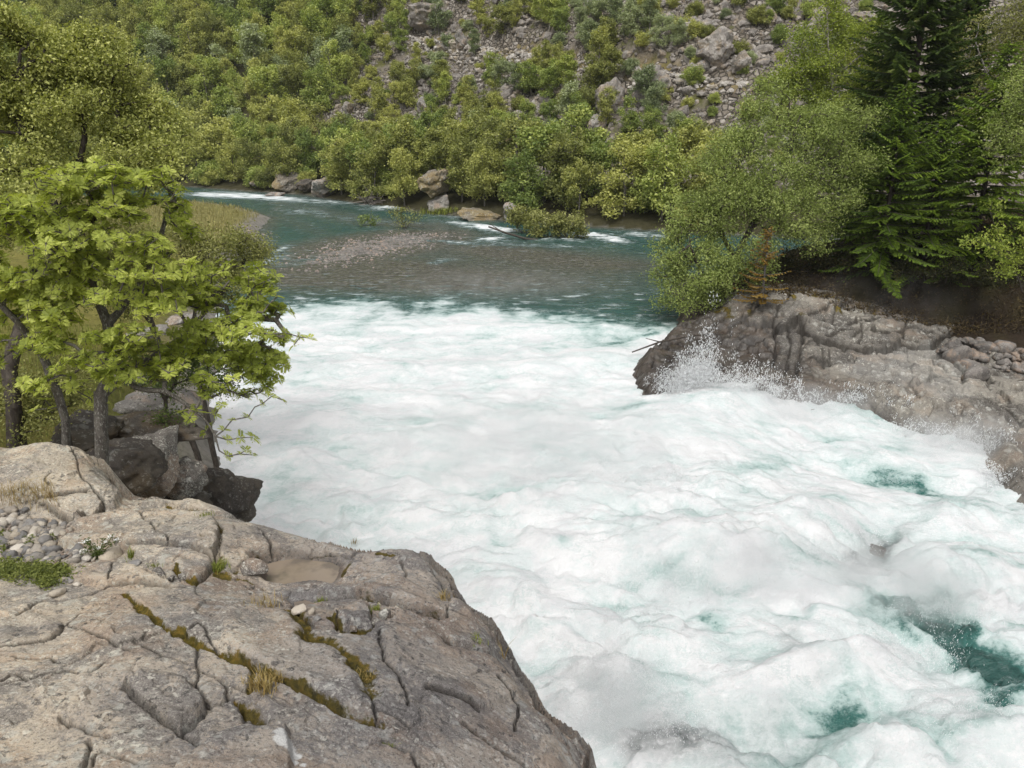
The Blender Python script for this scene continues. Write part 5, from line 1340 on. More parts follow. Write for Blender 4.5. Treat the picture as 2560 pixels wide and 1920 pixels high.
LEAF_UNDER = leaf_material('undergrowth_leaf', (0.022, 0.026, 0.010), (0.05, 0.052, 0.018), (0.10, 0.09, 0.03), 0.3, 0.2)  # near-black, so the shade under the spruces is in the leaf colour
def spruce_at(u_top, v_top, y, **kw):
    top = at_y(u_top, v_top, y); b = gp(float(top[0]), y, -0.1)
    return b, float(top[2] - b[2])
rng = np.random.default_rng(51)
b, h = spruce_at(952, -170, 47)
spruce('spruce_tree', 'tall dark spruce towering out of the top of the picture', b, h, 5.4, rng, NEEDLE_DARK, whorl=0.50, droop=0.32, twig=0.8, run=0.17)
b, h = spruce_at(907, 82, 41.5)
spruce('spruce_tree', 'bright green young spruce with a bare leader beside the willow', b, h, 4.2, rng, NEEDLE, whorl=0.38, droop=0.36, top_bare=0.9, bare=0.03, twig=0.55)
b, h = spruce_at(946, 118, 42.2)
spruce('spruce_tree', 'second young green spruce with a short leader, under the tall dark one', b, h, 4.2, rng, NEEDLE, whorl=0.40, droop=0.36, top_bare=0.6, bare=0.03, twig=0.55)
b, h = spruce_at(884, 8, 52)
spruce('spruce_tree', 'slender mid-green spruce between the birch and the tall dark spruce', b, h, 4.2, rng, NEEDLE, whorl=0.50, droop=0.25, twig=0.6, sparse=0.85)
b, h = spruce_at(1012, 40, 42.5)
spruce('spruce_tree', 'spruce with long bright sweeping boughs at the picture\'s edge', b, h, 4.8, rng, NEEDLE, whorl=0.46, droop=0.38, twig=0.65, bare=0.03)
b, h = spruce_at(985, -90, 54)
spruce('spruce_tree', 'deep green spruce standing behind the brownish birch', b, h, 4.0, rng, NEEDLE_DARK, whorl=0.6, droop=0.30, twig=0.8, run=0.2)
b = at_y(762, 300, 37.0); b[2] = float(ro_at(b[0], b[1])) - 0.15
spruce('spruce_sapling', 'small dying spruce with orange needles on the brown bank rock', b, 3.9, 1.55, rng, NEEDLE_DEAD, whorl=0.30, droop=0.22, bare=0.14, twig=0.26, sparse=0.9, bark=BARK_GREY, side=math.pi)
# bushes added to fill the dark under the spruces, its shade in their colour
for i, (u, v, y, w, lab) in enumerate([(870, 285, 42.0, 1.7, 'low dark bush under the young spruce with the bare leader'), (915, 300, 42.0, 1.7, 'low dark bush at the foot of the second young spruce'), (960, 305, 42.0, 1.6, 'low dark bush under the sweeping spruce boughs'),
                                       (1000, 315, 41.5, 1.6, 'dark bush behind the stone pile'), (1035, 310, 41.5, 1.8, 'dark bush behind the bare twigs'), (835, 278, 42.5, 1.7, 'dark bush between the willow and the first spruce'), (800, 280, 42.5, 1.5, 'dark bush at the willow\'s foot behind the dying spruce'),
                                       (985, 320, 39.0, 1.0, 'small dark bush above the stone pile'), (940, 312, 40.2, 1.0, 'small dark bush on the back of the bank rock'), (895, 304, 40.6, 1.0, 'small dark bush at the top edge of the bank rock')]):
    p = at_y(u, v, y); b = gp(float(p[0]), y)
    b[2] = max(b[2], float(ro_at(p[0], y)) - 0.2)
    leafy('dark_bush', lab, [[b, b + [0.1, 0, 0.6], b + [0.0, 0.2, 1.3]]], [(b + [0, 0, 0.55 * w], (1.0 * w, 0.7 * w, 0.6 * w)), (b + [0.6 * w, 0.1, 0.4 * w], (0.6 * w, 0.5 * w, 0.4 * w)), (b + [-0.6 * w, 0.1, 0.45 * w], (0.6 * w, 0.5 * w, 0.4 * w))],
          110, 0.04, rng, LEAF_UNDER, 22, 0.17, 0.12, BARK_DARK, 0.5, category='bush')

# brown litter and ferns on the ground under the spruces
xs_ = rng.uniform(11, 34, 2600); ys_ = rng.uniform(38.5, 47, 2600)
zs_ = np.maximum(ground_at(xs_, ys_), ro_at(xs_, ys_))
ok = sdist(xs_, ys_, RIVER) < -1.5
V, Fc, t = leaf_quads(np.stack([xs_, ys_, zs_ + 0.12], 1)[ok], 9, (0.22, 0.22, 0.12), 0.17, rng, 0.5, 0.4)
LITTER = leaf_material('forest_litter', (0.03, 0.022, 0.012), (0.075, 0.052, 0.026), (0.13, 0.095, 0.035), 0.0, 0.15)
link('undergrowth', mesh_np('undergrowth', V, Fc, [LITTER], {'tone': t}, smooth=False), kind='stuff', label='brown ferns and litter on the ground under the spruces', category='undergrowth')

# ================================================================== FOREST on the far hillside: kinds, then copies
rng = np.random.default_rng(61)
def hill_proto(i, kind):
    """a broadleaf tree about 6 m high, at the origin"""
    h = 6.0; lobes = []; nl = int(rng.integers(10, 14))
    wide = {'round': 2.3, 'tall': 1.7, 'bush': 1.9}[kind]; hh = {'round': 6.0, 'tall': 7.0, 'bush': 3.0}[kind]
    for j in range(nl):
        a = rng.uniform(0, 6.28); zc = rng.uniform(0.14, 0.86)
        rr_ = wide * (0.72 - 0.55 * abs(zc - 0.5)) * rng.uniform(0.5, 0.9)
        lobes.append((np.array([math.cos(a) * rr_, math.sin(a) * rr_, zc * hh]), tuple(np.array([1, 1, 0.8]) * wide * rng.uniform(0.34, 0.52))))
    lobes.append((np.array([0, 0, 0.90 * hh]), (wide * .36, wide * .36, wide * .38)))
    lobes.append((np.array([0, 0, 0.55 * hh]), (wide * .66, wide * .66, wide * .7)))
    pts = lobe_points(sublobes(lobes, rng, 4, (0.45, 0.7)), 150, rng, 0.75)
    pts = pts[pts[:, 2] > 0.4]
    trunk = [np.array([0, 0, -0.6]), np.array([rng.normal(0, .1), rng.normal(0, .1), 0.3 * hh]), np.array([rng.normal(0, .2), rng.normal(0, .2), 0.8 * hh])]
    P0, P1, R0, R1, tips = grow([trunk], pts, 0.11, 0.015, rng, 0.6, 0.08, 0.1)
    keep = R1 > 0.018
    V, Fc = tubes(P0[keep], P1[keep], R0[keep], R1[keep], 4)
    tm = mesh_np('trunk', V, Fc, [BARK_GREY if kind != 'tall' else BARK_BIRCH])
    V, Fc, tn = leaf_quads(tips, 46, 0.21, 0.19, rng, 0.7, 0.75, 0.1, 0.20)
    return tm, mesh_np('crown', V, Fc, [LEAF_FAR], {'tone': tn}, smooth=False)
PROTO = {}
for kind, num in (('round', 6), ('tall', 4), ('bush', 3)):
    for i in range(num):
        PROTO[(kind, i)] = hill_proto(i, kind)
TONE = {'olive': LEAF_FAR, 'fresh': LEAF_FAR_GREEN, 'grey': LEAF_FAR_GREY}
PNUM = {'round': 6, 'tall': 4, 'bush': 3}
def hill_tree(name, label, cat, p, kind, tone, s, group, sxy=1.0):
    tm, cm = PROTO[(kind, int(rng.integers(PNUM[kind])))]
    t = thing(name, label, cat, (float(p[0]), float(p[1]), float(p[2]) - 0.1), group, rng.uniform(0, 6.28), (s * sxy, s * sxy, s))
    link('trunk', tm, t); c = link('crown', cm, t)
    c.material_slots[0].link = 'OBJECT'; c.material_slots[0].material = TONE[tone]
    return t

def sample_hill(n, xr, yr):
    x = rng.uniform(*xr, n); y = rng.uniform(*yr, n)
    z = ground_height(x, y); sd_ = sdist(x, y, RIVER)
    d_far = seg_dist(x, y, FAR_BANK, False)[0]; d_o = np.minimum(seg_dist(x, y, LEFT_BANK, False)[0], seg_dist(x, y, RIGHT_BANK, False)[0])
    ok = (sd_ < -0.8) & (d_far < d_o)
    for line, hw in ROADS: ok &= seg_dist(x, y, line, False)[0] > hw + 1.3
    U, V, D = project(np.stack([x, y, z], -1))
    return x[ok], y[ok], z[ok], U[ok], V[ok], d_far[ok]

placed = []
_RA = np.concatenate([np.array(l)[:-1, :2] for l, h in ROADS]); _RB = np.concatenate([np.array(l)[1:, :2] for l, h in ROADS])
def road_dist(p):
    d = _RB - _RA; t = np.clip(((p[:2] - _RA) * d).sum(1) / (d * d).sum(1), 0, 1)
    return np.hypot(*(p[:2] - _RA - d * t[:, None]).T).min()
def free(x, y, r):
    for (a, b, q) in placed:
        if (a - x) ** 2 + (b - y) ** 2 < (0.5 * (r + q)) ** 2: return False
    return True

# 1. belt along the far bank
xs, ys, zs, Us, Vs, ds = sample_hill(9000, (-110, 34), (66, 150))
nb_belt = 0; belt = []
for x, y, z, u, v, d in zip(xs, ys, zs, Us, Vs, ds):
    if d > 9 or not (-30 < u < 720) or nb_belt >= 110: continue
    r = 3.1
    if not free(x, y, r): continue
    gap = any(abs(u - g) < 14 and d < 5 for g in (270, 300, 325, 430))       # boulders stand at the water there
    if gap: continue
    s = rng.uniform(1.0, 1.4) * (1.0 if d > 2.5 else 0.9)
    zone = 'olive' if rng.random() < 0.62 else 'fresh'
    belt.append((hill_tree('bank_tree', 'x', 'tree', (x, y, z), 'round', zone, s, 'trees along the far bank', rng.uniform(0.9, 1.15)), u, d, zone))
    placed.append((x, y, r)); nb_belt += 1

ORD = 'first second third fourth fifth sixth seventh eighth ninth tenth eleventh twelfth thirteenth fourteenth fifteenth sixteenth seventeenth eighteenth nineteenth twentieth'.split()
for u0, u1, mark in ((-60, 287, 'left of the mossy-topped far boulder'), (287, 436, 'right of the mossy-topped far boulder'), (436, 545, 'right of the tilted ochre slab'), (545, 800, 'right of the shrub islet')):
    for near in (True, False):
        row = sorted([q for q in belt if u0 <= q[1] < u1 and (q[2] < 4.0) == near], key=lambda q: q[1], reverse=(u0 < 0))
        for i, (o, u, d, zone) in enumerate(row):
            o['label'] = ORD[min(i, 19)] + (' waterline tree ' if near else ' second-row tree ') + mark + ', ' + {'olive': 'olive-green', 'fresh': 'fresh green'}[zone]
xs, ys, zs, Us, Vs, ds = sample_hill(5000, (-90, 34), (66, 130))
nb_under = 0; shr = []
for x, y, z, u, v, d in zip(xs, ys, zs, Us, Vs, ds):
    if d > 4.5 or not (-10 < u < 690) or nb_under >= 70 or not free(x, y, 1.3): continue
    if any(abs(u - g) < 16 and d < 4 for g in (287, 325, 440, 478, 510)): continue
    shr.append((hill_tree('bank_shrub', 'x', 'shrub', (x, y, z), 'bush', ('olive', 'fresh')[int(rng.integers(2))], rng.uniform(0.6, 1.0), 'shrubs along the far waterline', 1.15), u))
    nb_under += 1; placed.append((x, y, 1.0))
for u0, u1, mark in ((-60, 287, 'left of the mossy-topped far boulder'), (287, 436, 'right of the mossy-topped far boulder'), (436, 545, 'right of the tilted ochre slab'), (545, 800, 'right of the shrub islet')):
    for i, (o, u) in enumerate(sorted([q for q in shr if u0 <= q[1] < u1], key=lambda q: q[1], reverse=(u0 < 0))):
        o['label'] = ORD[min(i, 19)] + ' low shrub at the far waterline ' + mark

# 2. closed wood on the left slope
xs, ys, zs, Us, Vs, ds = sample_hill(16000, (-150, 2), (95, 215))
order = np.argsort(ys)
nb_wood = 0
for i in order[::1]:
    x, y, z, u, v, d = xs[i], ys[i], zs[i], Us[i], Vs[i], ds[i]
    lim = 338 + 0.55 * (95 - v)
    if d < 7 or u > lim or u < -40 or v < -26: continue
    if u > 285 and 78 < v < 140 and rng.random() < 0.6: continue
    r = 3.9
    if not free(x, y, r): continue
    if nb_wood >= 300: break
    s = rng.uniform(1.05, 1.55)
    q = rng.random()
    zone = 'olive' if q < 0.52 else ('fresh' if q < 0.86 else 'grey')
    place = 'at the top of the hillside wood' if v < 45 else ('in the middle of the hillside wood' if v < 100 else 'along the lower edge of the hillside wood')
    side = 'over the alder' if u < 110 else ('over the grassy spit' if u < 230 else ('over the far boulders' if u < 320 else 'beside the scree'))
    lab = {'olive': 'olive-green', 'fresh': 'fresh green', 'grey': 'grey-green'}[zone] + ' tree ' + place + ', ' + side
    hill_tree('forest_tree', lab, 'tree', (x, y, z), 'round' if rng.random() < 0.8 else 'tall', zone, s, lab.replace(' tree', ' trees'), rng.uniform(0.9, 1.2))
    placed.append((x, y, r)); nb_wood += 1

# 3. clusters on the scree slope
def c2(x, y): return (320 + x / 6.144, y / 6.144)
CLUST = [(1200, 60, 260, 60, 5, 'olive'), (820, 640, 120, 90, 4, 'olive'), (560, 560, 90, 70, 3, 'olive'), (1420, 420, 150, 70, 5, 'olive'), (1700, 720, 100, 70, 4, 'olive'), (2000, 850, 120, 60, 4, 'fresh'), (250, 620, 120, 80, 4, 'olive'), (850, 900, 200, 40, 4, 'fresh'), (1700, 120, 120, 70, 4, 'grey'), (1600, 930, 200, 40, 4, 'olive'), (100, 180, 150, 130, 5, 'olive'), (220, 330, 190, 130, 7, 'olive'), (430, 230, 110, 110, 5, 'fresh'), (90, 500, 110, 110, 4, 'olive'), (450, 700, 130, 110, 6, 'olive'), (690, 200, 60, 40, 2, 'grey'), (1100, 170, 170, 70, 6, 'olive'),
         (1400, 190, 100, 60, 4, 'fresh'), (1290, 520, 220, 90, 8, 'fresh'), (1080, 690, 90, 80, 4, 'olive'), (1560, 360, 200, 90, 7, 'olive'), (1880, 160, 160, 90, 5, 'grey'), (1850, 400, 80, 60, 3, 'olive'), (1750, 530, 100, 80, 4, 'olive'),
         (1490, 800, 150, 80, 6, 'fresh'), (1320, 860, 80, 50, 2, 'fresh'), (700, 560, 50, 40, 2, 'grey'), (1850, 820, 100, 70, 3, 'grey'), (2060, 700, 90, 90, 3, 'grey'), (1000, 780, 90, 50, 3, 'olive'), (700, 830, 90, 50, 3, 'olive'), (330, 120, 100, 90, 3, 'olive'),
         (950, 330, 60, 30, 2, 'grey'), (1290, 330, 70, 40, 2, 'fresh'), (600, 420, 60, 60, 2, 'olive'), (2150, 300, 60, 50, 2, 'grey'), (2200, 480, 60, 50, 2, 'grey'), (1650, 640, 60, 40, 2, 'fresh'), (1200, 950, 200, 40, 4, 'fresh'), (300, 930, 220, 40, 5, 'olive')]
nb_scree = 0
for (cx, cyy, rx_, ry_, n, tone) in CLUST:
    for _ in range(n):
        for _try in range(12):
            u, v = c2(cx + rng.uniform(-1, 1) * rx_, cyy + rng.uniform(-0.4, 1.0) * ry_)
            p = ray_ground(u, v, 66)
            if p is None: continue
            if not free(p[0], p[1], 2.2): continue
            if road_dist(p) < 2.5: continue
            placed.append((p[0], p[1], 2.2))
            tt = tone if rng.random() < 0.7 else ('olive', 'fresh', 'grey')[int(rng.integers(3))]
            place = 'above the footpath' if v < 48 else ('between footpath and road' if v < 135 else 'by the lower road')
            lab = {'olive': 'olive-green', 'fresh': 'fresh green', 'grey': 'grey-green'}[tt] + ' scree birch ' + place + (', left of the tilted slab' if u < 436 else (', above the shrub islet' if u < 600 else ', near the willow'))
            hill_tree('scree_birch', lab, 'tree', p, 'tall' if rng.random() < 0.6 else 'round', tt, rng.uniform(0.55, 0.85), lab.replace(' birch', ' birches'), rng.uniform(0.95, 1.25))
            nb_scree += 1
            break
# low bushes between them
nb_bush = 0
while nb_bush < 210:
    u, v = rng.uniform(330, 900), rng.uniform(2, 165)
    p = ray_ground(u, v, 66)
    if p is None or not free(p[0], p[1], 1.4): nb_bush += 0.2; continue
    if road_dist(p) < 2.1: nb_bush += 0.2; continue
    placed.append((p[0], p[1], 1.2))
    tt = ('olive', 'grey', 'fresh')[int(rng.integers(3))]
    lab = {'olive': 'olive-green', 'fresh': 'fresh green', 'grey': 'grey-green'}[tt] + ' low bush between the scree stones ' + ('above the footpath' if v < 48 else 'below the footpath')
    hill_tree('scree_bush', lab, 'bush', p, 'bush', tt, rng.uniform(0.3, 0.75), lab.replace(' bush', ' bushes'))
    nb_bush += 1
print('trees', nb_belt, nb_wood, nb_scree, nb_bush)

# ================================================================== STONES
_ico = {}
def ico(level):
    if level not in _ico:
        bm = bmesh.new(); bmesh.ops.create_icosphere(bm, subdivisions=level, radius=1.0)
        _ico[level] = (np.array([v.co[:] for v in bm.verts]), np.array([[v.index for v in f.verts] for f in bm.faces]))
        bm.free()
    return _ico[level]

def rock_shape(level, rng, planes=12, aniso=(1, 1, 1), rough=0.05, sharp=30.0, cut=(0.60, 1.0)):
    """a block bounded by random planes with worn edges, unit size"""
    D, Fc = ico(level)
    nrm = unit(rng.normal(size=(planes, 3))); dist = rng.uniform(cut[0], cut[1], planes)
    dots = np.maximum(D @ nrm.T, 1e-3)
    r = dist[None] / dots
    rad = (np.sum(r ** -sharp, 1)) ** (-1 / sharp)
    V = D * np.minimum(rad, 1.25)[:, None]
    if rough > 0:
        o = rng.uniform(0, 90, 3)
        q = 0.5 + np.floor(3.0 * V @ unit(rng.normal(size=3)) + 0.6 * perlin3(V * 1.5 + o)) % 2 if level > 3 else 0.5
        V = V * (1 + rough * fbm3(V * 2.2 + o, 5 if level > 2 else 2, 3, 0.6)[:, None] * 1.9 + (0.35 * rough * (np.asarray(q) - 0.5))[..., None])
    return V * np.asarray(aniso), Fc

ROCK_GREY = rock_material('boulder_grey', (0.27, 0.25, 0.225), (0.18, 0.165, 0.15), (0.085, 0.078, 0.073), 0.6, 0.8, moss=False, lichen=0.5)
ROCK_DARK = rock_material('boulder_dark', (0.105, 0.088, 0.068), (0.066, 0.055, 0.045), (0.03, 0.025, 0.023), 0.15, 0.8, moss=False, lichen=0.08, warm=(0.10, 0.065, 0.025))
ROCK_LICHEN = rock_material('boulder_lichen', (0.20, 0.185, 0.16), (0.115, 0.10, 0.088), (0.055, 0.048, 0.043), 1.0, 0.9, moss=False, lichen=0.9)
ROCK_OCHRE = rock_material('boulder_ochre', (0.22, 0.17, 0.075), (0.17, 0.145, 0.11), (0.09, 0.08, 0.07), 0.5, 0.4, moss=False, lichen=0.3, warm=(0.24, 0.155, 0.04))
ROCK_SCREE = rock_material('boulder_scree', (0.33, 0.30, 0.27), (0.22, 0.195, 0.175), (0.10, 0.088, 0.08), 0.3, 0.5, moss=False, lichen=0.3, warm=(0.28, 0.20, 0.11))
ROCK_RIVER = rock_material('river_stone', (0.25, 0.225, 0.205), (0.165, 0.148, 0.135), (0.085, 0.077, 0.072), 0.4, 1.2, moss=False, lichen=0.15)

ROCK_BAR = rock_material('bar_pebble', (0.33, 0.29, 0.26), (0.24, 0.21, 0.19), (0.14, 0.125, 0.115), 0.2, 1.2, moss=False, lichen=0.15)
def pebble_material(name):
    m, nt, out = new_mat(name); k = N(nt)
    r = k.rand(); P = k.obj()
    c = k.ramp(r, [(0.0, (0.16, 0.155, 0.15)), (0.3, (0.235, 0.225, 0.215)), (0.55, (0.32, 0.285, 0.24)), (0.8, (0.44, 0.38, 0.30)), (1.0, (0.55, 0.51, 0.45))])
    c = k.mix(k.math('MULTIPLY', k.step(0.45, 0.7, k.noise(1.6, P, 5, 0.65)), 0.5), c, k.mix(1.0, c, (0.5, 0.48, 0.46), 'MULTIPLY'))
    c = k.mix(k.math('MULTIPLY', k.step(0.55, 0.7, k.noise(14, P, 4, 0.7)), 0.5), c, (0.50, 0.47, 0.42))
    nt.links.new(k.bsdf(c, 0.85, 0.3, k.bump(k.noise(6, P, 5, 0.7), 0.5, 0.1)), out.inputs['Surface'])
    return m
PEBBLE = pebble_material('pebble_mixed')

def stone(name, label, p, size, rng, mat, level=3, rot=None, group=None, cat='stone', planes=12, rough=0.06, smooth=True, **kw):
    V, Fc = rock_shape(level, rng, planes, size, rough, **kw)
    return link(name, mesh_np(name, V, Fc, [mat], smooth=smooth), loc=tuple(map(float, p)), rot=rot if rot is not None else (rng.uniform(-.2, .2), rng.uniform(-.2, .2), rng.uniform(0, 6.28)), label=label, category=cat, **({'group': group} if group else {}))

rng = np.random.default_rng(71)
# -- blocks of the left bank behind the rowan
for (u, v, y, ru, rv, rd, mat, lab, rot) in [
    (216, 497, 18.4, 46, 34, 1.1, ROCK_DARK, 'dark wet boulder sloping into the rapids beyond the pale bedrock', (0.0, 0.35, 0.25)),
    (170, 508, 16.6, 34, 26, 0.9, ROCK_DARK, 'dark brown block wedged between the lichened block and the sloping boulder', (0.2, 0.1, 0.6)),
    (150, 462, 15.4, 34, 44, 0.9, ROCK_LICHEN, 'lichen-spotted upright block behind the bedrock, under the hanging rowan branch', (0.1, -0.15, 0.3)),
    (120, 466, 14.0, 26, 30, 0.8, ROCK_DARK, 'shadowed dark block directly behind the rowan trunk', (0.1, 0.1, 1.0)),
    (180, 478, 16.0, 20, 24, 0.6, ROCK_LICHEN, 'small mossy boulder touching the lichened upright block', (0.2, 0.3, 0.3)),
    (140, 428, 16.6, 44, 15, 1.0, ROCK_DARK, 'long flat dark ledge under the low shrub on the bank', (0.0, 0.12, 0.2)),
    (172, 402, 19.5, 34, 17, 1.1, ROCK_GREY, 'grey boulder at the white water below the low shrub', (0.1, 0.15, 0.5)),
    (135, 376, 20.5, 18, 8, 0.7, ROCK_GREY, 'pale flat-topped stone with yellow lichen seen through the rowan', (0.05, 0.05, 0.4)),
    (85, 432, 15.5, 30, 16, 1.0, ROCK_DARK, 'brown stone behind the two thin rowan trunks', (0.1, 0.1, 0.2)),
    (180, 352, 27.0, 15, 7, 0.7, ROCK_GREY, 'rounded shore stone behind the low shrub', (0, 0, 0.4)),
    (150, 332, 31.0, 16, 6, 0.8, ROCK_GREY, 'pale shore boulder glimpsed through the rowan leaves', (0, 0, 0.2)),
    (182, 320, 34.0, 14, 5, 0.7, ROCK_GREY, 'shore boulder where the first white water starts', (0, 0, 0.8)),
    (150, 304, 38.0, 14, 5, 0.8, ROCK_GREY, 'flat grey shore boulder below the alder bush', (0, 0, 0.1)),
    (262, 252, 59.5, 9, 6, 0.8, ROCK_DARK, 'dark rock at the tip of the grassy spit', (0, 0, 0.3))]:
    p = at_y(u, v, y); s = float(depth_of(p)) / FPX
    stone('boulder', lab, p, (ru * s * 1.15, rd, rv * s * 0.95), rng, mat, 5, rot, None, 'boulder', 18, 0.15)
# -- boulders of the far bank
for (u, v, y, ru, rv, mat, lab, rz) in [
    (262, 184, 112.5, 12, 5, ROCK_OCHRE, 'low ochre boulder at the far bank, first of the row by the bend', 0.2), (287, 181, 109.5, 16, 11, ROCK_OCHRE, 'mossy-topped boulder on the far bank', 0.4),
    (307, 185, 107.0, 10, 9, ROCK_DARK, 'dark boulder between the mossy one and the pointed one on the far bank', 0.1), (325, 187, 103.0, 18, 13, ROCK_GREY, 'pointed grey boulder standing in the river by the far bank', 0.9),
    (436, 182, 86.0, 20, 14, ROCK_OCHRE, 'tilted ochre slab leaning among the far bank trees', 0.5), (440, 205, 85.5, 15, 9, ROCK_GREY, 'grey boulder below the tilted ochre slab', 0.3),
    (478, 216, 79.5, 22, 7.5, ROCK_OCHRE, 'long flat boulder with a mossy top by the shrub islet', 0.05), (510, 212, 77.0, 9, 10, ROCK_GREY, 'upright grey boulder next to the shrub islet', 0.7),
    (276, 195, 104.0, 12, 2.4, ROCK_GREY, 'flat rock awash in the far river bend', 0.0)]:
    p = at_y(u, v, y); s = float(depth_of(p)) / FPX
    stone('boulder', lab, p, (ru * s * .82, ru * s * 0.7, rv * s * 0.9), rng, mat, 4, (0.1, 0.1 * rng.normal(), rz), None, 'boulder', 15, 0.17, False)
# -- big crags on the slope
for (u, v, ru, rv, mat, lab) in [
    (348, 110, 8, 11, ROCK_SCREE, 'pale upright boulder at the edge of the wood, above the road'), (610, 100, 26, 22, ROCK_SCREE, 'large mossy crag in the middle of the scree'), (596, 122, 11, 16, ROCK_GREY, 'dark side block at the foot of the mossy crag'),
    (648, 92, 26, 20, ROCK_SCREE, 'broken crag to the right of the mossy one'), (430, 14, 34, 16, ROCK_SCREE, 'long rock shoulder at the top of the picture by the wood'), (462, 40, 11, 13, ROCK_GREY, 'grey block above the bend of the footpath'),
    (453, 45, 8, 6, PEBBLE, 'small bright white rock above the footpath'), (716, 50, 26, 18, ROCK_SCREE, 'big angular block in the boulder field'), (690, 28, 18, 14, ROCK_GREY, 'rounded grey block at the top of the boulder field'),
    (742, 66, 16, 14, ROCK_SCREE, 'cracked boulder at the lower end of the boulder field'), (668, 22, 9, 13, ROCK_GREY, 'dark upright block among the thin birches'), (702, 68, 10, 9, ROCK_GREY, 'block under the big angular one'),
    (728, 38, 10, 9, ROCK_SCREE, 'block leaning on the big angular one'), (770, 18, 12, 9, ROCK_SCREE, 'flat boulder left of the tall birch top'), (790, 12, 9, 7, ROCK_GREY, 'small grey boulder beside the tall birch top'),
    (868, 18, 24, 9, ROCK_SCREE, 'long flat boulder right of the tall birch top'), (590, 38, 7, 8, ROCK_GREY, 'grey block below the thin birches'), (480, 108, 11, 13, ROCK_GREY, 'grey block in the middle of the lower scree'), (425, 108, 12, 12, ROCK_GREY, 'block beside the tree cluster above the road'),
    (638, 146, 13, 7, ROCK_DARK, 'dark block beside the lower road'), (462, 128, 9, 6, ROCK_DARK, 'dark hollowed block above the lower road'), (560, 88, 12, 8, ROCK_SCREE, 'ochre-capped block under the green cluster')]:
    p = ray_ground(u, v + rv * 0.6, 66)
    s = float(depth_of(p)) / FPX
    stone('crag' if ru > 15 else 'boulder', lab, p + [0, 0.3, rv * s * 0.35], (ru * s * .8, ru * s * 0.75, rv * s * 0.95), rng, mat, 4, (0.2 * rng.normal(), 0.2 * rng.normal(), rng.uniform(0, 6)), None, 'boulder', 20, 0.20, False)
# -- scree: single boulders one can pick out, then the rubble
protoS = []
for i in range(8):
    V, Fc = rock_shape(2, rng, 9, (1, rng.uniform(.7, 1), rng.uniform(.55, .85)), 0.05, 22.0)
    protoS.append(mesh_np('scree_boulder', V, Fc, [ROCK_SCREE], smooth=False))
def scree_density(u, v):
    d = 0.25
    for (cu, cv, ru, rv, s) in [(470, 70, 70, 28, 1.0), (690, 45, 70, 50, 1.0), (820, 15, 90, 30, 1.0), (440, 110, 60, 25, 0.7), (640, 110, 60, 40, 0.6), (600, 10, 60, 25, 0.6), (570, 80, 50, 20, 0.3), (360, 110, 30, 25, 0.6), (450, 30, 40, 20, 0.7)]:
        d = max(d, s * math.exp(-((u - cu) / ru) ** 2 - ((v - cv) / rv) ** 2))
    return d
n = 0; tries = 0
while n < 280 and tries < 4000:
    tries += 1
    u, v = rng.uniform(335, 900), rng.uniform(-4, 160)
    if rng.random() > scree_density(u, v): continue
    p = ray_ground(u, v, 66)
    if p is None: continue
    if road_dist(p) < 1.4: continue
    s = float(np.clip(rng.lognormal(-0.75, 0.42), 0.28, 1.2))
    link('scree_boulder', protoS[int(rng.integers(8))], loc=(p[0], p[1], p[2] + 0.1 * s), rot=(rng.uniform(-.5, .5), rng.uniform(-.5, .5), rng.uniform(0, 6.28)), scale=(s, s, s),
         label='angular grey boulder lying loose on the scree slope', category='boulder', group='loose boulders of the scree')
    n += 1
def rubble(name, P, S, rng, mat, level=1, **props):
    protos = [rock_shape(level, rng, 8, (1, rng.uniform(.7, 1), rng.uniform(.5, .8)), 0, 22.0) for _ in range(6)]
    Vs = []; Fs = []; off = 0
    for i, (p, s) in enumerate(zip(P, S)):
        V, Fc = protos[i % 6]
        a, b, c = rng.uniform(0, 6.28), rng.normal(0, .4), rng.normal(0, .4)
        M = np.array(Matrix.Rotation(a, 3, 'Z') @ Matrix.Rotation(b, 3, 'X') @ Matrix.Rotation(c, 3, 'Y'))
        Vs.append((V * s) @ M.T + p); Fs.append(Fc + off); off += len(V)
    return link(name, mesh_np(name, np.concatenate(Vs), np.concatenate(Fs), [mat], smooth=False), kind='stuff', **props)
xs, ys, zs, Us, Vs_, ds = sample_hill(26000, (-40, 90), (75, 175))
sel = [i for i in range(len(xs)) if 325 < Us[i] < 930 and -12 < Vs_[i] < 175 and ds[i] > 6 and rng.random() < 0.3 + 0.9 * scree_density(Us[i], Vs_[i])][:6500]
sel = np.array(sel)
rubble('scree_rubble', np.stack([xs[sel], ys[sel], zs[sel] + 0.02], 1), np.clip(rng.lognormal(-1.1, 0.5, len(sel)), 0.14, 1.0), rng, ROCK_SCREE, label='grey and ochre rubble covering the scree slope', category='rubble')
# -- pale stones shoring up the footpath on its lower side
line = np.array(ROADS[1][0]); acc = np.concatenate([[0], np.cumsum(np.linalg.norm(np.diff(line[:, :2], axis=0), axis=1))])
t_ = rng.uniform(0, acc[-1], 900); c_ = np.stack([np.interp(t_, acc, line[:, i]) for i in range(3)], 1)
tg = np.stack([np.interp(t_ + 0.5, acc, line[:, i]) - np.interp(t_ - 0.5, acc, line[:, i]) for i in range(2)], 1); tg = unit(tg)
nr = np.stack([tg[:, 1], -tg[:, 0]], 1)                      # towards the river
off = rng.uniform(0.9, 3.2, 900)
c_[:, :2] += nr * off[:, None]; c_[:, 2] = ground_at(c_[:, 0], c_[:, 1]) + 0.1
ROCK_PALE = rock_material('boulder_pale', (0.48, 0.45, 0.41), (0.36, 0.33, 0.295), (0.20, 0.18, 0.16), 0.2, 0.4, moss=False, lichen=0.2, warm=(0.34, 0.25, 0.12))
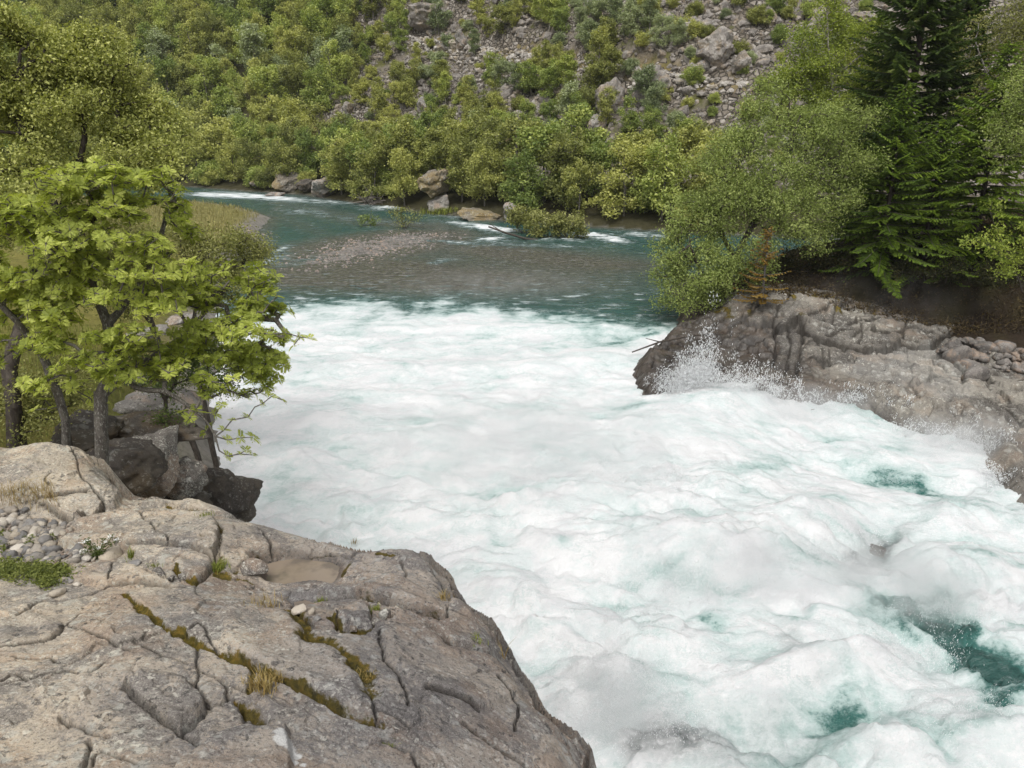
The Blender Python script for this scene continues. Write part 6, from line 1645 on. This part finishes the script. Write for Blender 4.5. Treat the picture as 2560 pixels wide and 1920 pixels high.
rubble('embankment_rubble', c_, np.clip(rng.lognormal(-1.2, 0.4, 900), 0.15, 0.6), rng, ROCK_PALE, label='pale stones shoring up the footpath across the scree', category='rubble')
# -- gravel bar and the shore of the spit
P = []
while len(P) < 3200:
    x, y = rng.uniform(-22, 0), rng.uniform(50, 74)
    if sdist(np.array([x]), np.array([y]), BAR)[0] > -0.9 + 0.5 * rng.normal(): P.append((x, y, 2.52 + 0.10 * rng.random()))
for _ in range(500):
    t = rng.random(); P.append((-20.4 + 0.8 * rng.normal() - 2.6 * t, 63.5 + 8 * t, 2.6 + 0.1 * rng.random()))
P = np.array(P)
P[:, 2] = ground_at(P[:, 0], P[:, 1]) + 0.02
P[:, 2] = np.maximum(P[:, 2] - 0.02, 2.44)
rubble('gravel', P, np.clip(rng.lognormal(-2.75, 0.45, len(P)), 0.03, 0.2), rng, ROCK_BAR, label='grey pebbles of the low gravel bar in the river', category='gravel')
# -- stone pile on the right bank
for i in range(330):
    u, v = rng.uniform(936, 1040), rng.uniform(316, 374)
    if v < 352 - (u - 936) * 0.36 or v > 352 + (u - 936) * 0.30: continue
    p = ro_point(u, v); s = float(np.clip(rng.lognormal(-1.62, 0.36), 0.10, 0.42))
    stone('stone', 'brown-grey rounded stone in the pile at the upper end of the bank slab', (p.x, p.y, p.z + 0.35 * s), (s, s * .8, s * .62), rng, ROCK_RIVER, 2, None, 'stones piled on the right bank', 'stone', 10, 0.05, sharp=9.0)
for (u, v, s, lab) in [(958, 358, .85, 'largest flat brown stone below the stone pile'), (987, 350, .62, 'rounded stone at the lower edge of the stone pile'), (1003, 352, .6, 'round stone at the picture side of the stone pile'), (968, 368, .5, 'stone touching the sloping slab under the pile'), (975, 378, .6, 'lowest stone by the white water on the bank')]:
    p = ro_point(u, v)
    stone('stone', lab, (p.x, p.y, p.z + 0.2 * s), (s, s * .8, s * .6), rng, ROCK_RIVER, 3, None, None, 'stone', 10, 0.06, sharp=9.0)
# -- rocks that break the rapids
for (u, v, y, ru, rv, lab, rot) in [(872, 558, 22.0, 24, 15, 'dark rock breaking the middle of the rapids', (0.1, 0.2, 0.4)), (668, 752, 13.2, 34, 13, 'dark drowned rock under the foam at the bottom edge', (0.0, 0.1, 0.1)), (690, 388, 31.6, 18, 12, 'black wet rock hit by the splash below the bank', (0.1, 0.1, 0.2))]:
    p = at_y(u, v, y); s = float(depth_of(p)) / FPX
    p[2] = water_height(p[0], p[1]) - 0.72 * rv * s
    stone('rapids_rock', lab, p, (ru * s, ru * s * 0.9, rv * s), rng, ROCK_DARK, 4, rot, None, 'rock', 12, 0.10)

# -- stones in the pocket of the near bedrock
POCKET = cb((-60, 200), (160, 200), (350, 200), (420, 330), (880, 390), (1050, 470), (800, 580), (790, 740), (1200, 770), (1330, 850), (1290, 970), (950, 1000), (600, 960), (300, 900), (-60, 860))
def near_stone(u, v, su, sv, label, mat=PEBBLE, group=None, level=3, planes=10, rz=None, sharp=12.0, sink=0.25, rough=0.05):
    p = fg_point(u, v); s = float(depth_of(np.array(p))) / FPX
    a, c = su * s * 0.5, max(sv * s * 0.42, su * s * 0.22)
    return stone('stone', label, (p.x, p.y, p.z + c * (1 - 2 * sink)), (a, a * 0.8, c), rng, mat, level, (rng.normal(0, .12), rng.normal(0, .12), rz if rz is not None else rng.uniform(0, 6.28)), group, 'stone', planes, rough, sharp=sharp)
for (x, y, w, h, lab) in [(250, 770, 230, 150, 'cream angular stone lying in the gravel pocket, left of the long pale one'), (500, 780, 250, 140, 'long pale stone in the middle of the gravel pocket'), (480, 905, 210, 120, 'yellowish stone at the edge of the green weeds'),
                          (1560, 830, 330, 200, 'pale block shaped like a blunt wedge beside the white-flowered plant'), (820, 1345, 220, 130, 'pale angular stone sitting in the joint below the weeds'), (1060, 1232, 110, 70, 'small flat oval stone next to the weeds'),
                          (970, 1180, 150, 100, 'blue-grey stone at the tip of the weeds'), (880, 1160, 90, 70, 'small grey stone beside the blue-grey one'), (250, 545, 200, 100, 'flat brown stone at the back of the gravel pocket'), (835, 510, 200, 85, 'white-rimmed flat stone under the upper slab'),
                          (10, 450, 140, 120, 'pale stone cut by the picture edge in the gravel pocket'), (440, 585, 210, 60, 'reddish flat stone in the gravel pocket'), (520, 540, 120, 50, 'small white stone above the reddish one'), (80, 270, 180, 80, 'smooth stone under the boulder at the picture edge'),
                          (1080, 815, 160, 70, 'flat grey stone below the white-flowered plant'), (1850, 950, 200, 90, 'low pale stone in front of the blunt wedge block'), (620, 760, 140, 130, 'grey stone leaning on the long pale one'), (150, 370, 160, 70, 'bright cream stone near the back of the gravel pocket')]:
    u, v = cb((x, y))[0]
    near_stone(u, v, w / 13.825, h / 13.825, lab)
for (x, y, w, h, lab) in [(1120, 985, 70, 65, 'small angular block jammed in the mossy joint'), (1200, 970, 60, 70, 'second block jammed in the mossy joint'), (1650, 920, 190, 110, 'flat grey slab fragment beside the rain pool'), (1040, 940, 110, 50, 'thin flake lying on the ledge below the upper slab')]:
    u, v = c5((x, y))[0]; near_stone(u, v, w / 6.583, h / 6.583, lab, ROCK_LICHEN)
for (x, y, w, h, lab) in [(370, 585, 90, 60, 'white rounded stone in the moss, left of a similar one'), (440, 605, 70, 60, 'white rounded stone split from its neighbour in the moss'), (480, 640, 50, 40, 'small white stone at the end of the white pair'), (885, 625, 80, 110, 'upright flake standing in the ledge hollow'), (700, 690, 60, 40, 'little pale stone in the moss under the ledge'), (820, 660, 70, 60, 'spotted stone beside the upright flake')]:
    u, v = c6((x, y))[0]; near_stone(u, v, w / 6.144, h / 6.144, lab, PEBBLE if 'white' in lab else ROCK_LICHEN)
pebP = [mesh_np('pebble', *rock_shape(2, rng, 9, (1, .8, .6), 0.03, sharp=8.0), [PEBBLE]) for _ in range(8)]
n = 0
pk = np.array(POCKET)
while n < 280:
    u, v = rng.uniform(pk[:, 0].min(), pk[:, 0].max()), rng.uniform(pk[:, 1].min(), pk[:, 1].max())
    if not inside(np.array([u]), np.array([v]), POCKET)[0]: continue
    p = fg_point(u, v); s = float(np.clip(rng.lognormal(-3.1, 0.42), 0.02, 0.10))
    link('pebble', pebP[int(rng.integers(8))], loc=(p.x, p.y, p.z + 0.35 * s), rot=(rng.normal(0, .3), rng.normal(0, .3), rng.uniform(0, 6.28)), scale=(s, s, s),
         label='small grey pebble among others in the pocket of the near bedrock', category='pebble', group='pebbles in the gravel pocket')
    n += 1
P = []
while len(P) < 900:
    u, v = rng.uniform(pk[:, 0].min(), pk[:, 0].max()), rng.uniform(pk[:, 1].min(), pk[:, 1].max())
    if rng.random() < 0.8 and inside(np.array([u]), np.array([v]), POCKET)[0]:
        p = fg_point(u, v); P.append((p.x, p.y, p.z + 0.005))
rubble('gravel', np.array(P), np.clip(rng.lognormal(-4.0, 0.3, len(P)), 0.01, 0.04), rng, ROCK_RIVER, label='fine grey grit between the pebbles of the rock pocket', category='gravel')

# ================================================================== SMALL PLANTS
def blade_material(name, c0, c1):
    m, nt, out = new_mat(name); k = N(nt)
    c = k.mix(k.attr('tone'), c0, c1)
    nt.links.new(k.bsdf(c, 0.7, 0.2), out.inputs['Surface'])
    return m
GRASS_DRY = blade_material('grass_dry', (0.20, 0.13, 0.035), (0.38, 0.30, 0.12))
GRASS_GREEN = blade_material('grass_green', (0.10, 0.13, 0.02), (0.24, 0.26, 0.05))
GRASS_SPIT = blade_material('grass_spit', (0.19, 0.185, 0.055), (0.32, 0.28, 0.11))
WEED = leaf_material('weed_leaf', (0.08, 0.10, 0.025), (0.16, 0.19, 0.045), (0.26, 0.28, 0.08), 0.0, 0.3)
FLOWER = blade_material('flower_white', (0.75, 0.75, 0.72), (0.8, 0.8, 0.78))
def blades(C, h, w, rng, lean=0.5):
    n = len(C)
    a = rng.uniform(0, 6.28, n); d = np.stack([np.cos(a), np.sin(a), np.zeros(n)], 1); sd_ = np.stack([-np.sin(a), np.cos(a), np.zeros(n)], 1)
    hh = (h * rng.uniform(0.55, 1.2, n))[:, None]; le = (lean * rng.uniform(0.1, 1.0, n))[:, None]
    mid = C + d * hh * le * 0.35 + np.array([0, 0, 1]) * hh * 0.6; tip = C + d * hh * le + np.array([0, 0, 1]) * hh * (1 - 0.35 * le)
    V = np.stack([C - sd_ * w, C + sd_ * w, mid + sd_ * w * 0.7, mid - sd_ * w * 0.7, mid - sd_ * w * 0.7, mid + sd_ * w * 0.7, tip + sd_ * w * 0.08, tip - sd_ * w * 0.08], 1).reshape(-1, 3)
    return V, np.arange(n * 8).reshape(-1, 4), np.repeat(rng.random(n), 8)
def tuft(u, v, h, n, r, mat, label, p=None):
    p = np.array(fg_point(u, v)) if p is None else p
    C = np.zeros((n, 3)); C[:, :2] = rng.normal(0, r, (n, 2)); C[:, 2] = -0.02
    V, Fc, t = blades(C, h, 0.0035, rng, 0.8)
    return link('grass_tuft', mesh_np('grass_tuft', V, Fc, [mat], {'tone': t}, smooth=False), loc=tuple(p), label=label, category='grass')
for (pts, h, n, r, mat, lab) in [(c6((130, 1060)), .16, 160, .05, GRASS_DRY, 'rusty dry grass tuft in the joint crossing below the long mossy crack'), (c6((140, 555)), .10, 120, .09, GRASS_DRY, 'dry grass along the moss left of the white stones'),
                                 (c6((830, 580)), .08, 80, .03, GRASS_GREEN, 'green tuft in the ledge hollow under the brow'), (c6((700, 165)), .16, 60, .06, GRASS_DRY, 'thin dry grass on the brink above the rain pool'), (c6((940, 165)), .16, 40, .05, GRASS_DRY, 'few thin stalks on the brink beyond the orange moss'),
                                 (c6((1250, 510)), .12, 60, .04, GRASS_DRY, 'dry tuft on the broken brink'), (c6((1440, 760)), .06, 90, .05, GRASS_GREEN, 'small green cushion near the brink'), (c6((900, 1415)), .07, 80, .03, GRASS_GREEN, 'small green tuft in the lowest joint of the bedrock'),
                                 (c6((230, 1010)), .09, 80, .04, GRASS_DRY, 'short dry tuft in the long mossy crack'), (c6((500, 520)), .06, 60, .03, GRASS_GREEN, 'little green tuft by the small rain pool'), (c5((1450, 900)), .12, 220, .05, GRASS_GREEN, 'yellow-green grass at the end of the upper slab'),
                                 (c5((1660, 560)), .07, 90, .05, GRASS_DRY, 'ochre grass cushion where the bedrock meets the dark boulder'), (c5((1350, 548)), .06, 80, .05, GRASS_GREEN, 'small grass cushion in the crack on the back ledge'), (c5((870, 820)), .14, 60, .03, GRASS_GREEN, 'dark green leaves behind the blunt wedge block'),
                                 (c5((1030, 880)), .08, 60, .03, GRASS_GREEN, 'small plant on the ledge below the upper slab'), (c5((300, 1000)), .10, 140, .06, GRASS_GREEN, 'bright green grass at the lower tip of the weeds'), (c6((770, 990)), .07, 90, .05, GRASS_DRY, 'tan grass at the lower end of the broad moss band'),
                                 (c6((1620, 870)), .22, 10, .012, GRASS_DRY, 'lone thin stalks hanging over the lower brink'), (c6((1360, 470)), .25, 8, .012, GRASS_DRY, 'lone stalks on the brink by the white water')]:
    tuft(pts[0][0], pts[0][1], h, n, r, mat, lab)
# dry stalks bending over the boulder's foot
C = []
for _ in range(230):
    u, v = c5((rng.uniform(0, 380), 440 + rng.normal(0, 30)))[0]
    p = fg_point(u, v); C.append((p.x, p.y, p.z - 0.01))
V, Fc, t = blades(np.array(C), 0.28, 0.003, rng, 1.3)
link('dry_grass', mesh_np('dry_grass', V, Fc, [GRASS_DRY], {'tone': t}, smooth=False), kind='stuff', label='thin straw-coloured grass bending at the foot of the near boulder', category='grass')
# weeds in the pocket
C = []
for (x, y, rx_, ry_, n) in [(150, 1050, 260, 130, 330), (600, 1080, 300, 110, 380), (650, 1230, 110, 60, 120), (30, 590, 90, 60, 60), (20, 770, 70, 60, 50), (430, 660, 80, 60, 40), (760, 590, 40, 20, 16), (880, 1040, 120, 60, 60)]:
    for _ in range(n):
        u, v = cb((x + rng.normal(0, .5) * rx_, y + rng.normal(0, .5) * ry_))[0]
        p = fg_point(u, v); C.append((p.x, p.y, p.z + rng.uniform(0.01, 0.06)))
V, Fc, t = leaf_quads(np.array(C), 7, 0.022, 0.034, rng, 0.8, 0.5)
link('weeds', mesh_np('weeds', V, Fc, [WEED], {'tone': t}, smooth=False), kind='stuff', label='low green weeds growing between the stones of the rock pocket', category='weeds')
# the white-flowered plant
b = np.array(fg_point(*cb((1370, 870))[0]))
yar = thing('flowering_plant', 'dark leafy plant with small white flower heads in front of the upper slab', 'plant', tuple(b))
tipz = [np.array([(x - 1370) / 13.825, 0, (870 - y) / 13.825]) * float(depth_of(b)) / FPX + np.array([0, rng.normal(0, .03), 0]) for x, y in [(1580, 520), (1500, 570), (1640, 600), (1330, 730), (1250, 580), (1200, 620), (1160, 760), (1400, 700)]]
E0, E1 = [], []; L = []
for t_ in tipz:
    q = np.linspace(0, 1, 6)[:, None]; c = t_ * q + np.array([0, 0, 0.03]) * np.sin(q * math.pi)
    E0.append(c[:-1]); E1.append(c[1:]); L.append(c[1:])
E0, E1 = np.concatenate(E0), np.concatenate(E1)
V, Fc = tubes(E0, E1, np.full(len(E0), .0035), np.full(len(E0), .003), 4)
link('stem', mesh_np('stem', V, Fc, [GRASS_GREEN], {'tone': np.zeros(len(V))}), yar)
V, Fc, t = leaf_quads(np.concatenate(L), 12, 0.025, 0.04, rng, 0.3, 0.25)
link('leaves', mesh_np('leaves', V, Fc, [LEAF_ROWAN_DARK], {'tone': t}, smooth=False), yar)
for t_ in tipz:
    V, Fc, t = leaf_quads(np.array([t_]), 26, (0.022, 0.022, 0.005), 0.016, rng, 2.0, 0.9)
    link('flower', mesh_np('flower', V, Fc, [FLOWER], {'tone': t}, smooth=False), yar)
# grass of the spit and of the left bank
C = []
xs_ = rng.uniform(-60, -19, 30000); ys_ = rng.uniform(56, 100, 30000)
ok = (sdist(xs_, ys_, RIVER) < -0.7) & (seg_dist(xs_, ys_, LEFT_BANK, False)[0] < seg_dist(xs_, ys_, FAR_BANK, False)[0])
xs_, ys_ = xs_[ok][:11000], ys_[ok][:11000]
C = np.stack([xs_, ys_, ground_height(xs_, ys_) - 0.03], 1)
V, Fc, t = blades(C, 0.40, 0.03, rng, 0.6)
link('spit_grass', mesh_np('spit_grass', V, Fc, [GRASS_SPIT], {'tone': t}, smooth=False), kind='stuff', label='tall tan grass covering the low spit in the river bend', category='grass')
xs_ = rng.uniform(-22, -8.8, 9000); ys_ = rng.uniform(12.5, 30, 9000)
ok = (sdist(xs_, ys_, RIVER) < -1.2); xs_, ys_ = xs_[ok], ys_[ok]
C = np.stack([xs_, ys_, ground_height(xs_, ys_) - 0.03], 1)
V, Fc, t = blades(C, 0.30, 0.010, rng, 0.8)
link('bank_grass', mesh_np('bank_grass', V, Fc, [GRASS_GREEN], {'tone': t}, smooth=False), kind='stuff', label='yellow-green grass on the bank behind the rowans', category='grass')

# ================================================================== THINGS IN THE RIVER
# shrub islet: low stones, three shrubs, a drift log
def water_pt(u, v): return at_z(u, v, 2.5)
for (u, v, w, hgt, lab) in [(524, 234, 17, 34, 'low shrub at the left end of the islet'), (548, 238, 20, 28, 'round shrub in the middle of the islet'), (570, 239, 16, 32, 'shrub at the right end of the islet')]:
    b = water_pt(u, v); s = float(depth_of(b)) / FPX; b[2] = 2.35
    leafy('islet_shrub', lab, [[b, b + [0, 0, 0.5], b + [0.1, 0, 1.0]], [b + [0, 0, 0.1], b + [0.6, 0, 0.7]], [b + [0, 0, 0.1], b + [-0.6, 0, 0.7]]],
          [(b + [0, 0, hgt * s * .55], (w * s * .8, 1.0, hgt * s * .45)), (b + [w * s * .5, 0, hgt * s * .4], (w * s * .55, .8, hgt * s * .35)), (b + [-w * s * .5, 0, hgt * s * .42], (w * s * .55, .8, hgt * s * .35))],
          110, 0.05, rng, LEAF_BUSH, 22, 0.20, 0.19, BARK_DARK, 0.6, category='shrub')
b = water_pt(405, 229); b[2] = 2.45
leafy('river_bush', 'thin open bush standing at the head of the gravel bar', [[b, b + [0.1, 0, 0.5]], [b, b + [0.9, 0, 1.1]], [b, b + [-0.9, 0, 1.1]], [b, b + [0.3, 0, 1.4]], [b, b + [-0.4, 0.2, 1.4]]],
      [(b + [0, 0, 1.3], (1.5, .8, 0.55)), (b + [0, 0, 0.8], (1.1, .6, 0.5))], 60, 0.035, rng, LEAF_BUSH, 9, 0.2, 0.17, BARK_DARK, category='bush')
b = water_pt(372, 226); b[2] = 2.4
leafy('river_bush', 'small half-drowned bush left of the open bush on the bar', [[b, b + [0.3, 0, 0.6]], [b, b + [-0.5, 0, 0.7]]], [(b + [-.2, 0, 0.7], (1.0, .6, 0.45))], 40, 0.03, rng, LEAF_FAR_GREEN, 9, 0.2, 0.18, BARK_DARK, category='bush')
def wood(name, label, b, polys, mat=DEADWOOD):
    E0, E1, S0, S1 = [], [], [], []
    for pts, r0, r1 in polys:
        pts = np.array(pts, float); rs = np.linspace(r0, r1, len(pts))
        E0.append(pts[:-1]); E1.append(pts[1:]); S0.append(rs[:-1]); S1.append(rs[1:])
    V, Fc = tubes(np.concatenate(E0), np.concatenate(E1), np.concatenate(S0), np.concatenate(S1), 6)
    return link(name, mesh_np(name, V, Fc, [mat]), loc=tuple(b), label=label, category='driftwood')
b = water_pt(370, 205); b[2] = 2.4
polys = [([(0, 0, 0.1), (1.2, 0.3, 0.5), (2.6, 0.5, 0.5), (4.0, 0.6, 0.3)], .22, .08)]
for i in range(46):
    a = rng.uniform(0, 6.28); e = rng.uniform(-0.1, 1.2); L = rng.uniform(0.7, 2.2)
    d = np.array([math.cos(a) * math.cos(e), 0.6 * math.sin(a), abs(math.sin(e))]); s0 = np.array([rng.uniform(-0.6, 1.4), rng.uniform(-.3, .3), rng.uniform(0.1, 0.9)])
    polys.append(([s0, s0 + d * L * .5 + rng.normal(0, .1, 3), s0 + d * L + rng.normal(0, .2, 3)], .055, .02))
wood('driftwood_stump', 'bleached root stump stranded in the river by the far bank', b, polys)
b = water_pt(515, 240); b[2] = 2.4
wood('drift_log', 'bare dark log slanting out of the water left of the shrub islet', b, [([(-2.2, 0, 1.2), (-0.8, 0, 0.7), (0.9, 0, 0.2), (1.8, 0, 0.1)], .07, .12), ([(-1.2, 0, 0.85), (-2.0, .2, 1.35)], .05, .02), ([(-2.4, 0.3, 0.05), (1.5, 0.4, 0.12)], .08, .06)], BARK_DARK)
b = np.array(ro_point(672, 345)) + [0, 0, 0.1]
wood('dead_branch', 'dark dead branch lying at the willow\'s foot over the white water', b, [([(-1.9, -0.5, -0.3), (-0.6, -0.2, 0.1), (0.8, 0.1, 0.3), (2.0, 0.3, 0.4)], .03, .06), ([(-0.6, -0.2, 0.1), (-1.3, -0.5, 0.35)], .03, .015)], BARK_DARK)
b = np.array(ro_point(1000, 335))
wood('bare_twigs', 'pale leafless twigs above the stone pile', b, [([(0.1, 0, 0), (-0.1, 0, 0.6), (-0.3, 0, 1.3), (-0.45, 0, 1.9)], .03, .012), ([(-0.1, 0, 0.6), (0.5, 0, 1.1), (1.1, 0, 1.6)], .02, .01), ([(-0.3, 0, 1.3), (0.0, 0, 1.8)], .015, .008), ([(0.5, 0, 1.1), (0.4, 0, 1.6)], .015, .008)])
# tufted sedge on the far shore
b = water_pt(445, 214); b[2] = 2.5
C = np.zeros((500, 3)); C[:, 0] = rng.normal(0, 1.2, 500); C[:, 1] = rng.normal(0, .5, 500)
V, Fc, t = blades(C, 0.8, 0.03, rng, 0.9)
link('sedge_tuft', mesh_np('sedge_tuft', V, Fc, [GRASS_GREEN], {'tone': t}, smooth=False), loc=tuple(b), label='green sedge hummock on the far shore below the ochre slab', category='grass')

# ================================================================== SPRAY: drops thrown up by the rapids
m, nt, out = new_mat('water_drop'); k = N(nt)
nt.links.new(k.bsdf((0.86, 0.88, 0.89), 0.35, 0.5), out.inputs['Surface'])
_oct = np.array([(1, 0, -0.6), (-0.5, 0.87, -0.6), (-0.5, -0.87, -0.6), (0, 0, 1.1)], float)
_of = np.array([(0, 1, 3), (1, 2, 3), (2, 0, 3), (0, 2, 1)])
D = []; S = []
DV = []
def fling(u, v, y, n, reach, height, size, spread=(0.3, 0.3), dirx=0.0):
    p = at_y(u, v, y); p[2] = water_height(p[0], p[1])
    nj = max(8, n // 45); m_ = n // nj
    for j in range(nj):
        s = p + np.array([rng.normal(0, spread[0]), rng.normal(0, spread[1]), 0])
        a = rng.uniform(0, 6.28); vx, vy = reach * math.cos(a) * rng.random() + dirx, reach * math.sin(a) * rng.random() * .6
        hh = height * min(1.3, rng.lognormal(-0.9, 0.5))
        t = rng.uniform(0.02, 0.98, m_) ** 0.9
        D.append(s + np.stack([vx * t, vy * t, hh * 4 * t * (1 - t)], 1) + rng.normal(0, 1, (m_, 3)) * (0.03 + 0.12 * t)[:, None])
        DV.append(np.stack([np.full(m_, vx), np.full(m_, vy), hh * 4 * (1 - 2 * t)], 1) + 1e-3)
        S.append(size * np.minimum(rng.lognormal(-0.2, 0.7, m_), 2.0))
fling(690, 388, 30.8, 6000, 1.5, 2.3, 0.011, (0.35, 0.15)); fling(705, 384, 31.0, 3500, 0.8, 3.0, 0.010, (0.25, 0.1)); fling(672, 394, 30.6, 2500, 1.0, 1.0, 0.011, (0.4, .2)); fling(730, 400, 30.6, 3500, 1.2, 1.3, 0.011, (0.8, .3))
fling(770, 400, 30.6, 2500, 1.0, 0.9, 0.011, (0.8, .3)); fling(840, 396, 30.8, 3000, 1.0, 0.8, 0.011, (1.6, .3)); fling(930, 412, 29.4, 2200, 1.0, 0.8, 0.011, (1.2, .3)); fling(985, 432, 28.2, 2500, 1.0, 1.1, 0.010, (.6, .3)); fling(1000, 470, 26.2, 1500, .8, .8, .010, (.4, .4))
fling(600, 690, 14.6, 7000, 1.3, 2.2, 0.0048, (0.6, .35), 0.2); fling(640, 700, 14.2, 4500, 1.2, 1.8, 0.0048, (0.6, .3), 0.3); fling(580, 700, 14.0, 2500, .8, 1.5, 0.0048, (0.3, .3), 0.1); fling(700, 590, 18.5, 3000, 1.2, 1.3, 0.006, (1.2, .4)); fling(790, 560, 19.5, 3000, 1.2, 1.3, 0.006, (1.2, .4))
fling(905, 620, 16.5, 2500, .9, .8, 0.0055, (.9, .3)); fling(640, 480, 24, 2000, 1.4, 1.0, 0.008, (1.6, .6)); fling(960, 570, 18.5, 2000, 1, 1.0, .006, (1, .3)); fling(960, 690, 14.5, 1800, .8, .6, .005, (.8, .4))
D = np.concatenate(D); S = np.concatenate(S); dz = unit(np.concatenate(DV)); dx_ = unit(np.cross(dz, [0.3, 1.0, 0.2])); dy_ = np.cross(dz, dx_)
V = (D[:, None] + (_oct[None, :, 0:1] * dx_[:, None] + _oct[None, :, 1:2] * dy_[:, None] + _oct[None, :, 2:3] * dz[:, None] * 4.0) * S[:, None, None] * 0.8).reshape(-1, 3); Fc = (_of[None] + (np.arange(len(D)) * 4)[:, None, None]).reshape(-1, 3)
link('spray', mesh_np('spray', V, Fc, [m]), kind='stuff', label='drops and spray thrown up over the rapids', category='spray')

# ================================================================== MIST hanging over the rapids: soft-edged puffs of fine spray
cy.volume_step_rate = 2.0
cy.volume_max_steps = 48
m, nt, out = new_mat('spray_mist'); k = N(nt)
oc = k.obj()
ln = k.n('ShaderNodeVectorMath', operation='LENGTH'); k.put(ln.inputs[0], oc)
fall = k.step(1.0, 0.25, ln.outputs['Value'])
nz = k.step(0.34, 0.66, k.noise(1.1, k.pos(), 4, 0.6))
dn = k.math('MULTIPLY', k.math('MULTIPLY', fall, nz), k.n('ShaderNodeAttribute', attribute_type='OBJECT', attribute_name='density').outputs['Fac'])
pv = k.n('ShaderNodeVolumePrincipled')
pv.inputs['Color'].default_value = (0.97, 0.975, 0.98, 1)
pv.inputs['Anisotropy'].default_value = 0.2
k.put(pv.inputs['Density'], dn)
nt.links.new(pv.outputs[0], out.inputs['Volume'])
V, Fc = ico(3)
mist_me = mesh_np('spray_mist', V, Fc, [m])
for (u, v, y, rx_, ry_, rz_, den, lab) in [
    (612, 700, 14.6, 1.9, 1.4, 1.4, 1.15, 'grey plume of fine spray rising beside the brink of the near bedrock'),
    (730, 560, 19.5, 4.2, 2.4, 1.3, 0.9, 'soft spray over the big wave in the middle of the rapids'),
    (900, 580, 19.0, 3.4, 2.0, 1.3, 1.0, 'spray blowing over the green trough of the rapids'),
    (780, 410, 30.0, 5.0, 1.8, 1.4, 0.7, 'spray along the foot of the bank rock'),
    (960, 440, 28.0, 3.4, 1.8, 1.3, 0.7, 'spray at the foot of the sloping bank slab'),
    (520, 440, 26.0, 8.0, 5.5, 1.5, 0.55, 'thin spray over the upper rapids'),
    (690, 384, 31.0, 1.3, 0.8, 1.4, 1.3, 'dense spray bursting over the tip of the bank rock'),
    (500, 290, 45.0, 9.0, 4.0, 1.6, 0.09, 'thin mist drifting over the lip of the rapids'),
    (880, 300, 40.0, 8.0, 2.5, 2.2, 0.05, 'thin bluish mist under the spruces')]:
    p = at_y(u, v, y)
    o = link('spray_mist', mist_me, loc=tuple(p), scale=(rx_, ry_, rz_), kind='stuff', label=lab, category='mist')
    o['density'] = den

# ================================================================== HAZE: the damp air of the valley
m, nt, out = new_mat('valley_haze'); k = N(nt)
pv = k.n('ShaderNodeVolumePrincipled')
pv.inputs['Color'].default_value = (0.90, 0.93, 0.96, 1)
pv.inputs['Density'].default_value = 0.00018
pv.inputs['Anisotropy'].default_value = 0.3
nt.links.new(pv.outputs[0], out.inputs['Volume'])
bm = bmesh.new(); bmesh.ops.create_cube(bm, size=1.0)
me = bpy.data.meshes.new('haze'); bm.to_mesh(me); bm.free(); me.materials.append(m)
zt = float(GZ.max()) + 25.0; zb = float(min(GZ.min(), -6.0)) - 1.0
link('haze', me, loc=(0, 195, (zt + zb) / 2), scale=(700, 520, zt - zb), kind='stuff', label='thin pale haze filling the valley air', category='haze')
